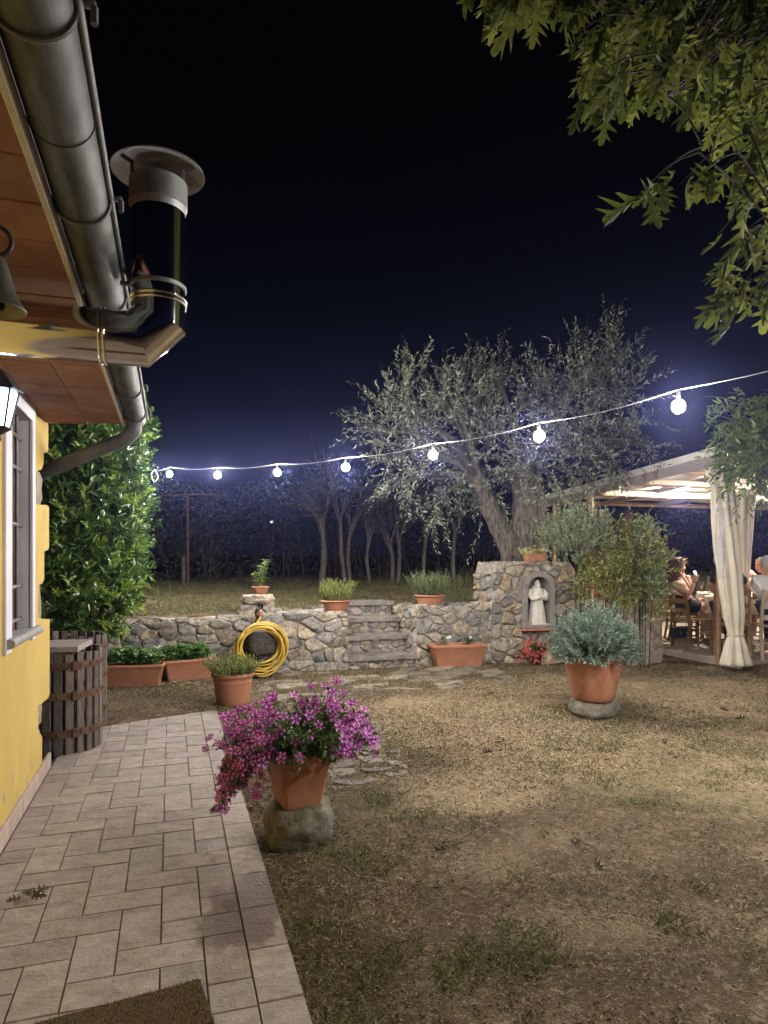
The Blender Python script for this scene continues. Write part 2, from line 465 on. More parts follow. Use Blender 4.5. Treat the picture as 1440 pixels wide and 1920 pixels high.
M['soil'] = pm('potting_soil', (.022, .016, .011), (.06, .042, .028), .95, scale=40, bs=1, bd=.02)
M['dirt'] = None
M['glass_dark'] = pm('dark_window_glass', (.012, .012, .014), None, .08, bs=0)
M['bulb'] = emit('lit_bulb_glass', (1.0, .94, .90), 2350)
M['lamp_pane'] = emit('lit_lantern_pane', (.50, .72, 1.0), 20)
M['darkbark'] = pm('dark_bark', (.022, .018, .014), (.06, .05, .04), .9, scale=12, sc3=(3, 3, .7), bs=.6, bd=.01)
M['cord'] = pm('pale_cable', (.30, .29, .28), None, .5, bs=0)
M['black'] = pm('black_plastic', (.012, .012, .013), None, .45, bs=0)
M['white_statue'] = pm('chalky_white_stone', (.55, .52, .46), (.72, .69, .62), .8, scale=18, bs=.25, bd=.004)
M['coir'] = pm('brown_coir_mat', (.075, .05, .02), (.16, .11, .045), .98, scale=110, bs=1., bd=.015, bscale=220)

# ---------------------------------------------------------------- ground sheet
WY0 = 8.4          # face of the garden wall
STX0, STX1, STY = 2.12, 3.50, 9.62
def sm(a, b, x):
    t = max(0., min(1., (x - a) / (b - a))); return t * t * (3 - 2 * t)
def gh(x, y):
    n = .030 * noise.noise((x * .8, y * .8, 3.1)) + .012 * noise.noise((x * 2.7, y * 2.7, 1.7))
    yard = -.022 + n * (.35 + .65 * sm(.5, 1.4, x))
    if x < .6 and y < 6.7: yard = min(yard, -.012)
    terr = .70 + .022 * (y - 8.4) + n * 1.3
    w = sm(8.48, 8.66, y)
    if STX0 - .05 < x < STX1 + .05 and y < STY: w = 0.0
    px = sm(6.85, 7.3, x) * (1 - sm(12.3, 14.2, y))
    w = w * (1 - px)
    if x > 6.6 and y > 6: yard = yard * (1 - px) + .05 * px
    return yard * (1 - w) + terr * w
def axis(spec):
    out = []
    for a, b, s in spec: out += list(np.arange(a, b - 1e-6, s))
    return out + [spec[-1][1]]
gx = axis([(-60, -12, 6), (-12, -4, 1), (-4, -1, .3), (-1, 2.05, .1), (2.05, 2.2, .05), (2.2, 3.4, .1), (3.4, 3.6, .05), (3.6, 8, .1), (8, 20, 1), (20, 60, 5)])
gy = axis([(-60, -4, 7), (-4, 1, .5), (1, 8.4, .1), (8.4, 8.7, .03), (8.7, 9.5, .1), (9.5, 9.7, .03), (9.7, 14, .2), (14, 24, .8), (24, 60, 4)])
vs = [(x, y, gh(x, y)) for x in gx for y in gy]; ny = len(gy)
fs = [(i * ny + j, (i + 1) * ny + j, (i + 1) * ny + j + 1, i * ny + j + 1) for i in range(len(gx) - 1) for j in range(ny - 1)]
def ground_mat():
    m, nt, b = newmat('yard_soil'); co = coords(nt)
    big = noisef(nt, co, .55, 5, .6); mid = noisef(nt, co, 2.6, 6, .65); fine = noisef(nt, co, 22, 8, .7); grit = noisef(nt, co, 95, 3, .6)
    dirt = ramp(nt, mid, [(.3, (.045, .030, .016)), (.5, (.088, .061, .034)), (.72, (.165, .119, .072))])
    dirt = mixc(nt, ramp(nt, fine, [(.54, (0, 0, 0)), (.68, (.75, .75, .75))]), dirt, (.29, .235, .165))
    dirt = mixc(nt, ramp(nt, fine, [(.26, (.85, .85, .85)), (.42, (0, 0, 0))]), dirt, (.062, .043, .026))
    straw = ramp(nt, fine, [(.3, (.11, .080, .045)), (.5, (.25, .188, .11)), (.7, (.42, .33, .20))])
    # the straw-covered part lies in the middle of the yard
    sx = nt.nodes.new('ShaderNodeSeparateXYZ'); L(nt, co, sx.inputs[0])
    def mth(op, a, bb=None):
        q = nt.nodes.new('ShaderNodeMath'); q.operation = op
        for s, x in ((q.inputs[0], a), (q.inputs[1], bb)):
            if x is None: continue
            if isinstance(x, (int, float)): s.default_value = x
            else: L(nt, x, s)
        return q.outputs[0]
    def patch(px, py, rx, ry, z=0):
        g0 = G(px, py, z); mp = nt.nodes.new('ShaderNodeMapping'); mp.vector_type = 'POINT'; mp.inputs['Location'].default_value = (-g0.x / rx, -g0.y / ry, 0); mp.inputs['Scale'].default_value = (1 / rx, 1 / ry, 0); L(nt, co, mp.inputs[0])
        d = nt.nodes.new('ShaderNodeVectorMath'); d.operation = 'LENGTH'; L(nt, mp.outputs[0], d.inputs[0])
        return mth('MAXIMUM', mth('SUBTRACT', 1.0, d.outputs['Value']), 0.0)
    def many(ps):
        o = None
        for p in ps: q = patch(*p); o = q if o is None else mth('MAXIMUM', o, q)
        return o
    wob = mth('ADD', mth('MULTIPLY', mth('SUBTRACT', big, .5), 1.5), mth('MULTIPLY', mth('SUBTRACT', mid, .5), 1.5))
    far_ = mth('GREATER_THAN', sx.outputs['Z'], .4)
    st = many(((900, 1340, 1.9, 1.3), (1150, 1400, 1.6, .9), (780, 1330, 1.1, .8), (1350, 1420, 1.5, 1.2), (1300, 1300, 2.0, 1.2), (1050, 1280, 1.6, .8), (880, 1480, .7, .5)))
    f = mth('ADD', mth('ADD', mth('MULTIPLY', st, 1.5), mth('MULTIPLY', far_, .25)), wob)
    fac = ramp(nt, f, [(.12, (0, 0, 0)), (.62, (1, 1, 1))])
    col = mixc(nt, fac, dirt, straw)
    dk_ = many(((620, 1800, .55, .7), (640, 1640, .4, .5), (820, 1700, .5, .5), (1200, 1800, .7, .35), (1350, 1640, .6, .4), (300, 1300, 1.0, .7)))
    col = mixc(nt, ramp(nt, mth('ADD', dk_, mth('MULTIPLY', wob, .6)), [(.25, (0, 0, 0)), (.7, (.55, .55, .55))]), col, (.048, .034, .02))
    bare = many(((950, 1620, .5, .45), (1040, 1560, .6, .3), (1130, 1700, .7, .4), (760, 1440, .5, .5)))
    col = mixc(nt, ramp(nt, mth('ADD', bare, mth('MULTIPLY', wob, .7)), [(.35, (0, 0, 0)), (.85, (.7, .7, .7))]), col, (.19, .14, .09))
    gm = mth('ADD', mth('ADD', mth('MULTIPLY', noisef(nt, co, 1.7, 6, .68), 1.0), mth('MULTIPLY', far_, .04)), mth('MULTIPLY', many(((1190, 1460, 1.0, .4), (690, 1500, .3, .5), (1110, 1345, 1.0, .5), (650, 1275, 1.9, .9), (1380, 1500, .9, .6), (600, 1560, .3, .5))), .26))
    col = mixc(nt, ramp(nt, gm, [(.56, (0, 0, 0)), (.72, (.45, .45, .45))]), col, (.085, .085, .036))
    fl_ = noisef(nt, co, 27, 5, .75); col = mixc(nt, ramp(nt, fl_, [(.565, (0, 0, 0)), (.62, (.7, .7, .7))]), col, (.215, .168, .112))
    col = mixc(nt, ramp(nt, noisef(nt, co, 41, 6, .75), [(.36, (.75, .75, .75)), (.43, (0, 0, 0))]), col, (.035, .025, .015))
    col = mixc(nt, ramp(nt, grit, [(.62, (0, 0, 0)), (.70, (.65, .65, .65))]), col, (.40, .345, .27))
    col = mixc(nt, ramp(nt, noisef(nt, co, 140, 4, .65), [(.30, (.7, .7, .7)), (.40, (0, 0, 0))]), col, (.045, .033, .021))
    L(nt, col, b.inputs['Base Color']); b.inputs['Roughness'].default_value = .95; b.inputs['Specular IOR Level'].default_value = .15
    h = mth('ADD', mth('MULTIPLY', fine, 1.2), mth('MULTIPLY', grit, .5)); bump(nt, b, h, .8, .02)
    return m
M['dirt'] = ground_mat()
g = MB(); g.add(vs, fs); structure(g.build('ground', M['dirt'], smooth=180), 'trodden yard of brown earth and straw rising to a terrace')

# ---------------------------------------------------------------- paved path (herringbone pavers, border row)
m_ = .149; X0, Y0 = -.333, 2.87
def path_mat():
    m, nt, b = newmat('pink_beige_paver'); co = coords(nt)
    a = nt.nodes.new('ShaderNodeAttribute'); a.attribute_name = 'tint'
    slate = noisef(nt, co, 9, 9, .68, (1, 1.5, 1)); fine = noisef(nt, co, 60, 6, .7)
    base = ramp(nt, slate, [(.28, (.185, .15, .122)), (.46, (.30, .25, .21)), (.56, (.335, .28, .238)), (.74, (.46, .39, .335))])
    base = mixc(nt, ramp(nt, fine, [(.28, (.5, .5, .5)), (.45, (0, 0, 0))]), base, (.20, .15, .125))
    col = mixc(nt, 1.0, base, a.outputs['Color'], 'MULTIPLY')
    # damp stains beside the flower pot
    w = noisef(nt, co, 4.2, 7, .7, (1.6, .8, 1))
    def ball(c, r):
        d = nt.nodes.new('ShaderNodeVectorMath'); d.operation = 'DISTANCE'; L(nt, co, d.inputs[0]); d.inputs[1].default_value = c
        q = N(nt, 'ShaderNodeMapRange'); q.inputs[1].default_value = r; q.inputs[2].default_value = 0; q.inputs[3].default_value = 0; q.inputs[4].default_value = 1; L(nt, d.outputs['Value'], q.inputs[0]); return q.outputs[0]
    mx = nt.nodes.new('ShaderNodeMath'); mx.operation = 'MAXIMUM'; L(nt, ball((.36, 2.80, 0), .34), mx.inputs[0]); L(nt, ball((.24, 2.62, 0), .26), mx.inputs[1])
    ad = nt.nodes.new('ShaderNodeMath'); ad.operation = 'MULTIPLY_ADD'; L(nt, mx.outputs[0], ad.inputs[0]); ad.inputs[1].default_value = .9; L(nt, w, ad.inputs[2])
    wet = ramp(nt, ad.outputs[0], [(.78, (0, 0, 0)), (.90, (1, 1, 1))])
    wm = nt.nodes.new('ShaderNodeMath'); wm.operation = 'MULTIPLY'; L(nt, wet, wm.inputs[0]); wm.inputs[1].default_value = .95; col = mixc(nt, wm.outputs[0], col, (.135, .098, .08))
    L(nt, col, b.inputs['Base Color'])
    ro = nt.nodes.new('ShaderNodeMapRange'); ro.inputs[3].default_value = .66; ro.inputs[4].default_value = .45; L(nt, wet, ro.inputs[0]); L(nt, ro.outputs[0], b.inputs['Roughness'])
    hh = nt.nodes.new('ShaderNodeMath'); hh.operation = 'MULTIPLY_ADD'; L(nt, fine, hh.inputs[0]); hh.inputs[1].default_value = .25; L(nt, slate, hh.inputs[2])
    bump(nt, b, hh.outputs[0], 1.0, .022)
    return m
M['paver'] = path_mat()
pb = MB(); rr = random.Random(5)
def slab(x0, y0, x1, y1):
    gp = .0022
    poly = [(x0 + gp, y0 + gp), (x1 - gp, y0 + gp), (x1 - gp, y1 - gp), (x0 + gp, y1 - gp)]
    for p, n in (((-.575, 6.07), (-.38, .98)), ((.405, 6.40), (.75, .66)), ((-.768, 0), (-1, 0)), ((.261 if x0 < .25 else .5, 0), (1, 0))):
        poly = clip(poly, p, n)
        if len(poly) < 3: return
    A, c = area_c(poly)
    if abs(A) < .0006: return
    dz = rr.uniform(-.0016, .0016); tx, ty = rr.uniform(-.006, .006), rr.uniform(-.006, .006)
    f = rr.uniform(.84, 1.12); col = (f * rr.uniform(.97, 1.03), f, f * rr.uniform(.97, 1.03))
    rings = []
    for ins, z in ((0, -.03), (0, -.005), (.0035, 0)):
        ring = []
        for (u, v) in poly:
            du, dv = u - c[0], v - c[1]; l = math.hypot(du, dv); k = 1 - ins / l
            ring.append((c[0] + du * k, c[1] + dv * k, z + dz + tx * du + ty * dv))
        rings.append(ring)
    pb.loft(rings, False, True, col=col)
for i in range(-5, 4):
    for j in range(-26, 26):
        k = (i - j) % 4
        x, y = X0 + i * m_, Y0 + j * m_
        if k == 0: slab(x, y, x + 2 * m_, y + m_)
        elif k == 3: slab(x, y, x + m_, y + 2 * m_)
    if True:
        pass
for j in range(-13, 14): slab(.263, 3.03 + j * 2 * m_, .412, 3.03 + (j + 1) * 2 * m_)
o = pb.build('path', M['paver'], smooth=20); structure(o, 'path of pinkish pavers laid in herringbone beside the house')
bed = MB(); bed.add([(-.785, -1.2, -.0065), (.409, -1.2, -.0065), (.409, 6.33, -.0065), (.32, 6.42, -.0065), (-.785, 5.98, -.0065)], [(0, 1, 2, 3, 4)])
structure(bed.build('path_joint_sand', pm('dark_joint_sand', (.095, .075, .06), (.16, .13, .105), .95, scale=30), smooth=None))

# flat stones sunk in the yard in front of the steps
fb = MB()
for cc in cells([(.75, 6.55), (3.9, 6.95), (4.1, 8.2), (1.15, 8.25), (.9, 7.4)], .24, 2.6, 8):
    A, c = area_c(cc); nn = noise.noise((c[0] * 1.9, c[1] * 2.3, 5))
    if nn < -.18: continue
    q = [(c[0] + (u - c[0]) * .93, c[1] + (v - c[1]) * .90) for u, v in cc]
    stones(fb, [q], lambda u, v, d: (u, v, gh(u, v) + .001 + d), gap=.012, h=.006, seed=int(abs(c[0] * 1000 + c[1] * 77)), palette=[(.25, .215, .165), (.21, .18, .14), (.27, .235, .185), (.19, .165, .13)], rnd=.45)
for cc in cells([(.95, 4.0), (1.55, 4.2), (1.75, 5.6), (1.25, 5.9), (1.0, 5.0)], .2, 1.6, 18):
    stones(fb, [cc], lambda u, v, d: (u, v, gh(u, v) + .000 + d), gap=.02, h=.006, seed=int(abs(cc[0][0] * 999)), palette=[(.20, .18, .15), (.15, .135, .115)], rnd=.5)
structure(fb.build('stone_paving', M['stone'], smooth=60), 'worn flat stones sunk in the earth before the garden steps')

# pavilion floor
sl = MB(); sl.box((10.6, 9.3, .03), (7.2, 5.0, .10), b=.01)
structure(sl.build('pavilion_pavement', pm('pale_concrete', (.30, .26, .21), (.40, .35, .29), .9, scale=5, bs=.3, bd=.006, bscale=40)))
PFZ = .08

# ---------------------------------------------------------------- house
WXX = -.785
house = thing('house', 'yellow plastered farmhouse with terracotta soffit and zinc gutter', 'house', (-2.5, 2, 0))
def plaster_mat():
    m, nt, b = newmat('yellow_plaster'); co = coords(nt)
    f = noisef(nt, co, 3.2, 6, .6, (1, 1, .6)); col = ramp(nt, f, [(.3, (.49, .355, .10)), (.55, (.55, .40, .12)), (.75, (.60, .45, .16))])
    sx = nt.nodes.new('ShaderNodeSeparateXYZ'); L(nt, co, sx.inputs[0])
    wear = noisef(nt, co, 5.5, 7, .7, (1, 1.8, .7))
    mr = N(nt, 'ShaderNodeMapRange'); mr.inputs[1].default_value = .62; mr.inputs[2].default_value = .1; mr.inputs[3].default_value = 0; mr.inputs[4].default_value = .2; L(nt, sx.outputs['Z'], mr.inputs[0])
    ad = nt.nodes.new('ShaderNodeMath'); ad.operation = 'ADD'; L(nt, wear, ad.inputs[0]); L(nt, mr.outputs[0], ad.inputs[1])
    wf = ramp(nt, ad.outputs[0], [(.76, (0, 0, 0)), (.80, (1, 1, 1))]); col = mixc(nt, wf, col, (.34, .30, .235))
    ck = noisef(nt, co, 3.3, 3, .5, (1, 3.2, .85)); m1 = nt.nodes.new('ShaderNodeMath'); m1.operation = 'SUBTRACT'; L(nt, ck, m1.inputs[0]); m1.inputs[1].default_value = .5
    m2 = nt.nodes.new('ShaderNodeMath'); m2.operation = 'ABSOLUTE'; L(nt, m1.outputs[0], m2.inputs[0])
    band = ramp(nt, m2.outputs[0], [(.002, (1, 1, 1)), (.007, (0, 0, 0))])
    ckm = noisef(nt, co, 2.6, 3, .5); ckz = ramp(nt, sx.outputs['Z'], [(.08, (1, 1, 1)), (.52, (0, 0, 0))]); cm = mixc(nt, 1.0, mixc(nt, 1.0, band, ckz, 'MULTIPLY'), ramp(nt, ckm, [(.50, (0, 0, 0)), (.56, (1, 1, 1))]), 'MULTIPLY')
    col = mixc(nt, cm, col, (.075, .055, .03))
    drt = noisef(nt, co, 1.7, 6, .65, (1, 1, .35)); col = mixc(nt, ramp(nt, drt, [(.54, (0, 0, 0)), (.75, (.45, .45, .45))]), col, (.40, .28, .085))
    L(nt, col, b.inputs['Base Color']); b.inputs['Roughness'].default_value = .88; b.inputs['Specular IOR Level'].default_value = .2
    hm = nt.nodes.new('ShaderNodeMath'); hm.operation = 'MULTIPLY_ADD'; L(nt, wf, hm.inputs[0]); hm.inputs[1].default_value = -.8; L(nt, noisef(nt, co, 26, 6, .6), hm.inputs[2])
    bump(nt, b, hm.outputs[0], .35, .006)
    return m
M['plaster'] = plaster_mat()
from mathutils.geometry import tessellate_polygon
edge = [(88, 795), (90.5, 798), (90.5, 843), (88, 848), (82, 850), (82, 868), (78, 880), (67, 884), (67, 942), (70, 946), (88, 947), (92, 951), (92, 1026), (90, 1031), (83, 1034), (83, 1085), (80, 1093), (72, 1098), (72, 1157), (78, 1160), (93, 1161), (93, 1300), (91, 1308), (80, 1318), (72, 1323), (72, 1374), (76, 1377), (79, 1381), (79, 1438)]
outer = []
for x, y in edge:
    w = WX(x, y, WXX); outer.append((w.y, w.z))
outer[0] = (outer[0][0], 2.33); outer[-1] = (outer[-1][0], 0.09)
outer += [(4.70, 0.06), (-4, .06), (-4, 2.33)]
WIN = (3.82, 4.36, .995, 2.215)
hole = [(WIN[0], WIN[2]), (WIN[1], WIN[2]), (WIN[1], WIN[3]), (WIN[0], WIN[3])]
allp = outer + hole
tri = tessellate_polygon([[V(a, b, 0) for a, b in outer], [V(a, b, 0) for a, b in hole]])
wb = MB(); wv = [(WXX, a, b) for a, b in allp]; dep = .055
wf = []
for t in tri:
    n = (V(*wv[t[1]]) - V(*wv[t[0]])).cross(V(*wv[t[2]]) - V(*wv[t[0]])); wf.append(tuple(t) if n.x > 0 else tuple(t)[::-1])
wb.add(wv, wf)
for loop, d in ((outer, dep), (hole, .17)):
    for i in range(len(loop)):
        a, b2 = loop[i], loop[(i + 1) % len(loop)]
        wb.add([(WXX, a[0], a[1]), (WXX, b2[0], b2[1]), (WXX - d, b2[0], b2[1]), (WXX - d, a[0], a[1])], [(0, 1, 2, 3)], mat=0 if loop is outer else 1)
wb.build('wall', [M['plaster'], M['trim']], house, smooth=30)
core = MB()   # masonry behind the plaster, with the window hole left open
xc = WXX - .0575; x1 = -5.0
def cbox(x0, xx1, y0, y1, z0, z1): core.box(((x0 + xx1) / 2, (y0 + y1) / 2, (z0 + z1) / 2), (abs(xx1 - x0), y1 - y0, z1 - z0))
cbox(x1, xc, -4, WIN[0] - .002, -.1, 2.34); cbox(x1, xc, WIN[1] + .002, 4.80, -.1, 2.34); cbox(x1, xc, WIN[0] - .002, WIN[1] + .002, -.1, WIN[2] - .03); cbox(x1, xc, WIN[0] - .002, WIN[1] + .002, WIN[3] + .002, 2.34)
cbox(x1, WXX - .5, WIN[0] - .002, WIN[1] + .002, WIN[2] - .03, WIN[3] + .002)
core.build('masonry', M['mortar'], house)
q = MB(); zz = 0.02; k = 0
while zz < 2.3:     # corner stones
    h = [.30, .17, .26, .22, .31, .19, .27, .24, .2][k % 9]
    if zz + h > 2.33: h = 2.33 - zz
    L_ = .34 if k % 2 else .24
    jag_box(q, (WXX - .012 - .15, 4.86 - L_ / 2 + rr.uniform(-.01, .02), zz + h / 2), (.30, L_, h - .015), .012, .05, k, rr.choice([(.95, .85, .75), (.8, .72, .62), (1.05, .95, .86), (.75, .7, .62)]))
    zz += h; k += 1
q.build('corner_stone', pm('corner_sandstone', (.30, .245, .20), (.46, .39, .33), .9, scale=16, detail=8, bs=.8, bd=.01, bscale=50, tint=True), house, smooth=60)
sk = MB(); y = -4.0
while y < 4.9:
    l = .30; sk.box((WXX + .004, y + l / 2, .05), (.022, l - .004, .10), b=.004, col=(rr.uniform(.9, 1.05),) * 3); y += l
sk.build('skirting', pm('skirting_tile', (.36, .27, .22), (.46, .36, .30), .7, scale=10, tint=True, bs=.15), house)
# window
win = MB()
for (ya, yb, za, zb) in ((3.69, WIN[0], .93, 2.318), (WIN[1], 4.44, .93, 2.318), (WIN[0], WIN[1], WIN[3], 2.318)):
    win.box((WXX + .004, (ya + yb) / 2, (za + zb) / 2), (.026, yb - ya, zb - za), b=.003)
wobj = win.build('window', M['trim'], house)
wf_ = MB(); xw = WXX - .080
for (ya, yb, za, zb) in ((WIN[0], 3.89, WIN[2], WIN[3]), (4.29, WIN[1], WIN[2], WIN[3]), (3.89, 4.29, WIN[2], 1.07), (3.89, 4.29, 2.14, WIN[3]), (4.065, 4.115, 1.07, 2.14), (3.89, 4.065, 1.58, 1.615), (4.115, 4.29, 1.58, 1.615)):
    wf_.box((xw, (ya + yb) / 2, (za + zb) / 2), (.036, yb - ya, zb - za), b=.005)
wf_.build('sash', M['brownwood'], wobj)
gl = MB(); gl.box((xw - .02, 4.09, 1.6), (.006, .40, 1.06)); gl.build('pane', M['glass_dark'], wobj)
sill = MB(); prof = []
for i in range(9):
    a = -PI / 2 + PI * i / 8; prof.append((WXX + .03 + .024 * math.cos(a), .983 + .024 * math.sin(a)))
ring = [(WXX - .16, 1.007), (WXX - .16, .959)] + prof
sill.loft([[(x, yy, z) for x, z in ring] for yy in (3.70, 3.71, 4.47, 4.48)])
sill.build('sill', M['sill'], wobj, smooth=40)
gr = MB()
for yy in (3.98, 4.11, 4.235): gr.tube([(WXX - .045, yy, .99), (WXX - .045, yy, 2.225)], .0085, 8)
for zz in (1.06, 1.25, 1.60, 1.92, 2.10): gr.tube([(WXX - .047, WIN[0] - .03, zz), (WXX - .047, WIN[1] + .03, zz)], .012, 8)
gr.build('grille', pm('painted_grille_iron', (.14, .11, .10), (.22, .18, .165), .6, metal=.3, scale=12), wobj)
# soffit
so = MB(); y = -3.5 + .008
def soff_end(x): return 4.93 + (x + .785) * (4.775 - 4.93) / .5 - .012
while y < 4.9:
    for (xa, xb) in ((-.785, -.526), (-.521, -.312)):
        ye = min(y + .208, soff_end((xa + xb) / 2)); 
        if ye - y < .03: continue
        f = rr.uniform(.82, 1.12); dz = rr.uniform(-.002, .002)
        so.box(((xa + xb) / 2, (y + ye) / 2, 2.318 + dz), (xb - xa, ye - y, .024), b=.0025, col=(f, f * rr.uniform(.95, 1.04), f * rr.uniform(.93, 1.05)))
    y += .2155
so.build('soffit', M['soffit'], house)
sb = MB(); sb.add([(-.80, -3.6, 2.312), (-.30, -3.6, 2.312), (-.30, soff_end(-.3) + .012, 2.312), (-.80, 4.94, 2.312), (-.80, -3.6, 2.40), (-.30, -3.6, 2.40), (-.30, soff_end(-.3) + .012, 2.40), (-.80, 4.94, 2.40)], [(3, 2, 1, 0), (4, 5, 6, 7), (0, 1, 5, 4), (1, 2, 6, 5), (2, 3, 7, 6), (3, 0, 4, 7)])
sb.build('eave_slab', M['pale_mortar'], house, smooth=None)
so2 = MB(); so2.box((-.301, .60, 2.311), (.020, 8.36, .032), b=.004); so2.build('fascia', M['pale_mortar'], house)
for yy in np.arange(-3, 4.7, .2155): pass
rf = MB(); rv = []; nx_ = 60
for s in range(9):
    for i in range(nx_ * 2 + 1):
        yy = -4 + 9.0 * i / (nx_ * 2); rv.append((-.25 - s * .5, yy, 2.44 + s * .5 * .38 + .03 * math.sin(i * PI / 2) + (.02 if s % 2 else 0)))
w_ = nx_ * 2 + 1
rf.add(rv, [(s * w_ + i, s * w_ + i + 1, (s + 1) * w_ + i + 1, (s + 1) * w_ + i) for s in range(8) for i in range(w_ - 1)])
rf.build('roof', M['clay'], house, smooth=60)
# gutter
GX, GZ, GR = -.228, 2.366, .068
gt = MB(); ys = list(np.arange(-3.5, 4.85, .25)) + [4.885]
arc = [(GX + GR * math.cos(a), GZ + GR * math.sin(a)) for a in np.linspace(PI + .2, 2 * PI, 17)]
inner = [(GX + (GR - .003) * math.cos(a), GZ + (GR - .003) * math.sin(a)) for a in np.linspace(2 * PI, PI + .2, 17)]
gt.loft([[(x, yy, z) for x, z in arc + inner] for yy in ys])
for yy in (1.60, 3.05):
    gt.tube([(GX + (GR + .0012) * math.cos(a), yy, GZ + (GR + .0012) * math.sin(a)) for a in np.linspace(PI + .2, 2 * PI, 17)], .0018, 5)
gt.add([(x, 4.884, z) for x, z in arc], [tuple(range(17))])
gut = gt.build('gutter', M['zinc'], house, smooth=50)
bd = MB(); bd.tube([(GX + GR + .006, y_, GZ + .004) for y_ in ys], .009, 8); bd.build('rim', M['zinc_plain'], gut, smooth=60)
for py, px in ((5, 118), (375, 195), (555, 238), (725, 268), (772, 280)):
    d = .97 * FPX / (HORIZ - py); yb = P(px, py, d).y
    bk = MB()
    bk.tube([(GX + (GR + .004) * math.cos(a), yb, GZ + (GR + .004) * math.sin(a)) for a in np.linspace(PI + .1, 2 * PI + .05, 15)], .0055, 6)
    bk.box((GX + GR + .022, yb, GZ + .012), (.026, .016, .010), b=.002); bk.tube([(GX + GR + .032, yb, GZ + .008), (GX + GR + .032, yb, GZ - .022)], .007, 6)
    bk.build('bracket', M['zinc_plain'], gut, smooth=50)
dp = MB()
e0 = V(GX, 4.70, GZ - GR + .01); e1 = V(GX, 4.70, GZ - GR - .035)
wend = V(-.80, 5.05, WX(86, 878, -.79).z)
mid = e1.lerp(wend, .10) - V(0, 0, .035)
pts = [e0, e1, e1.lerp(mid, .45) - V(0, 0, .008), mid]
fin = wend + (wend - mid).normalized() * .25
pts += [mid.lerp(fin, .06), mid.lerp(fin, .5), fin]
sm_ = []
for i in range(len(pts) - 1):
    for t in np.linspace(0, 1, 5, endpoint=False):
        a = pts[max(i - 1, 0)]; b_ = pts[i]; c_ = pts[i + 1]; d_ = pts[min(i + 2, len(pts) - 1)]
        sm_.append(.5 * ((2 * b_) + (c_ - a) * t + (2 * a - 5 * b_ + 4 * c_ - d_) * t * t + (3 * b_ - a - 3 * c_ + d_) * t ** 3))
dp.tube(sm_ + [fin], .046, 20); dp.tube([e0 + V(0, 0, .004), e0 - V(0, 0, .02)], .054, 20); dp.build('downpipe', M['zinc_plain'], house, smooth=40)

# ---------------------------------------------------------------- steel flue
fc = P(297, 640, 2.29); FR = .0885; fz = fc.z
flue = thing('flue', 'polished steel flue pipe leaving the house wall and turning upward under a round cap', 'flue pipe', (WXX, fc.y, fz))
def mitre(mb, pts, r, n=36, r_end=None):
    pts = [Vector(p) for p in pts]; dirs = [(b - a).normalized() for a, b in zip(pts, pts[1:])]
    x = V(0, 1, 0); yv = dirs[0].cross(x)
    ring = [pts[0] + (x * math.cos(2 * PI * j / n) + yv * math.sin(2 * PI * j / n)) * r for j in range(n)]
    rings = [ring]
    for i in range(1, len(pts)):
        d = dirs[i - 1]; nb = (d + dirs[i]).normalized() if i < len(pts) - 1 else d
        ring = [p + d * ((pts[i] - p).dot(nb) / d.dot(nb)) for p in ring]; rings.append(ring)
    mb.loft(rings)
fm = MB(); mitre(fm, [(WXX + .002, fc.y, fz), (fc.x - .165, fc.y, fz)], FR)
fm.build('horizontal_pipe', M['steel'], flue, smooth=20)
fm = MB(); mitre(fm, [(fc.x - .166, fc.y, fz), (fc.x - .066, fc.y, fz), (fc.x, fc.y, fz + .066), (fc.x, fc.y, fz + .125)], FR + .0008)
elb = fm.build('elbow', M['steel'], flue, smooth=20)
for a_, b_ in (((fc.x - .168, fc.y, fz), (1, 0, 0)), ((fc.x - .182, fc.y, fz), (1, 0, 0)), ((fc.x, fc.y, fz + .125), (0, 0, 1)), ((fc.x, fc.y, fz + .140), (0, 0, 1))):
    t = MB(); a_ = V(*a_); x = V(0, 1, 0); y2 = V(*b_).cross(x)
    t.tube([a_ + (x * math.cos(w) + y2 * math.sin(w)) * (FR + .0015) for w in np.linspace(0, 2 * PI, 40, endpoint=False)], .0045, 8, closed=True)
    t.build('joint_ring', M['steel'], elb, smooth=60)
ztop = CAMH + (HORIZ - 362) / FPX * 2.2
fm = MB(); mitre(fm, [(fc.x, fc.y, fz + .126), (fc.x, fc.y, ztop)], FR); fm.build('vertical_pipe', M['steel'], flue, smooth=20)
t = MB(); zb = CAMH + (HORIZ - 520) / FPX * 2.2
t.lathe([(FR + .001, zb - .008), (FR + .004, zb - .006), (FR + .004, zb + .006), (FR + .001, zb + .008)], 40, (fc.x, fc.y, 0))
t.box((fc.x - FR - .016, fc.y - .01, zb), (.034, .012, .016), b=.002); t.tube([(fc.x - FR - .004, fc.y - .02, zb), (fc.x - FR - .004, fc.y + .006, zb)], .005, 6); t.tube([(fc.x - FR, fc.y, zb), (GX + GR, fc.y + .01, GZ + .06)], .006, 6)
t.build('clamp_band', M['galv'], flue, smooth=40)
zc = CAMH + (HORIZ - 316) / FPX * 2.2
t = MB(); t.lathe([(FR - .002, ztop - .03), (FR + .005, ztop - .002), (FR + .007, ztop), (FR + .007, zc), (FR + .003, zc), (FR + .003, ztop)], 40, (fc.x, fc.y, 0)); t.build('collar', M['galv'], flue, smooth=30)
zd = zc + .042
t = MB(); CR = .152; t.lathe([(.0, zd + .045), (CR * .5, zd + .026), (CR, zd), (CR + .002, zd - .006), (CR - .002, zd - .006), (CR * .5, zd + .018), (0, zd + .038)], 48, (fc.x, fc.y, 0))
cap = t.build('rain_cap', M['galv'], flue, smooth=40)
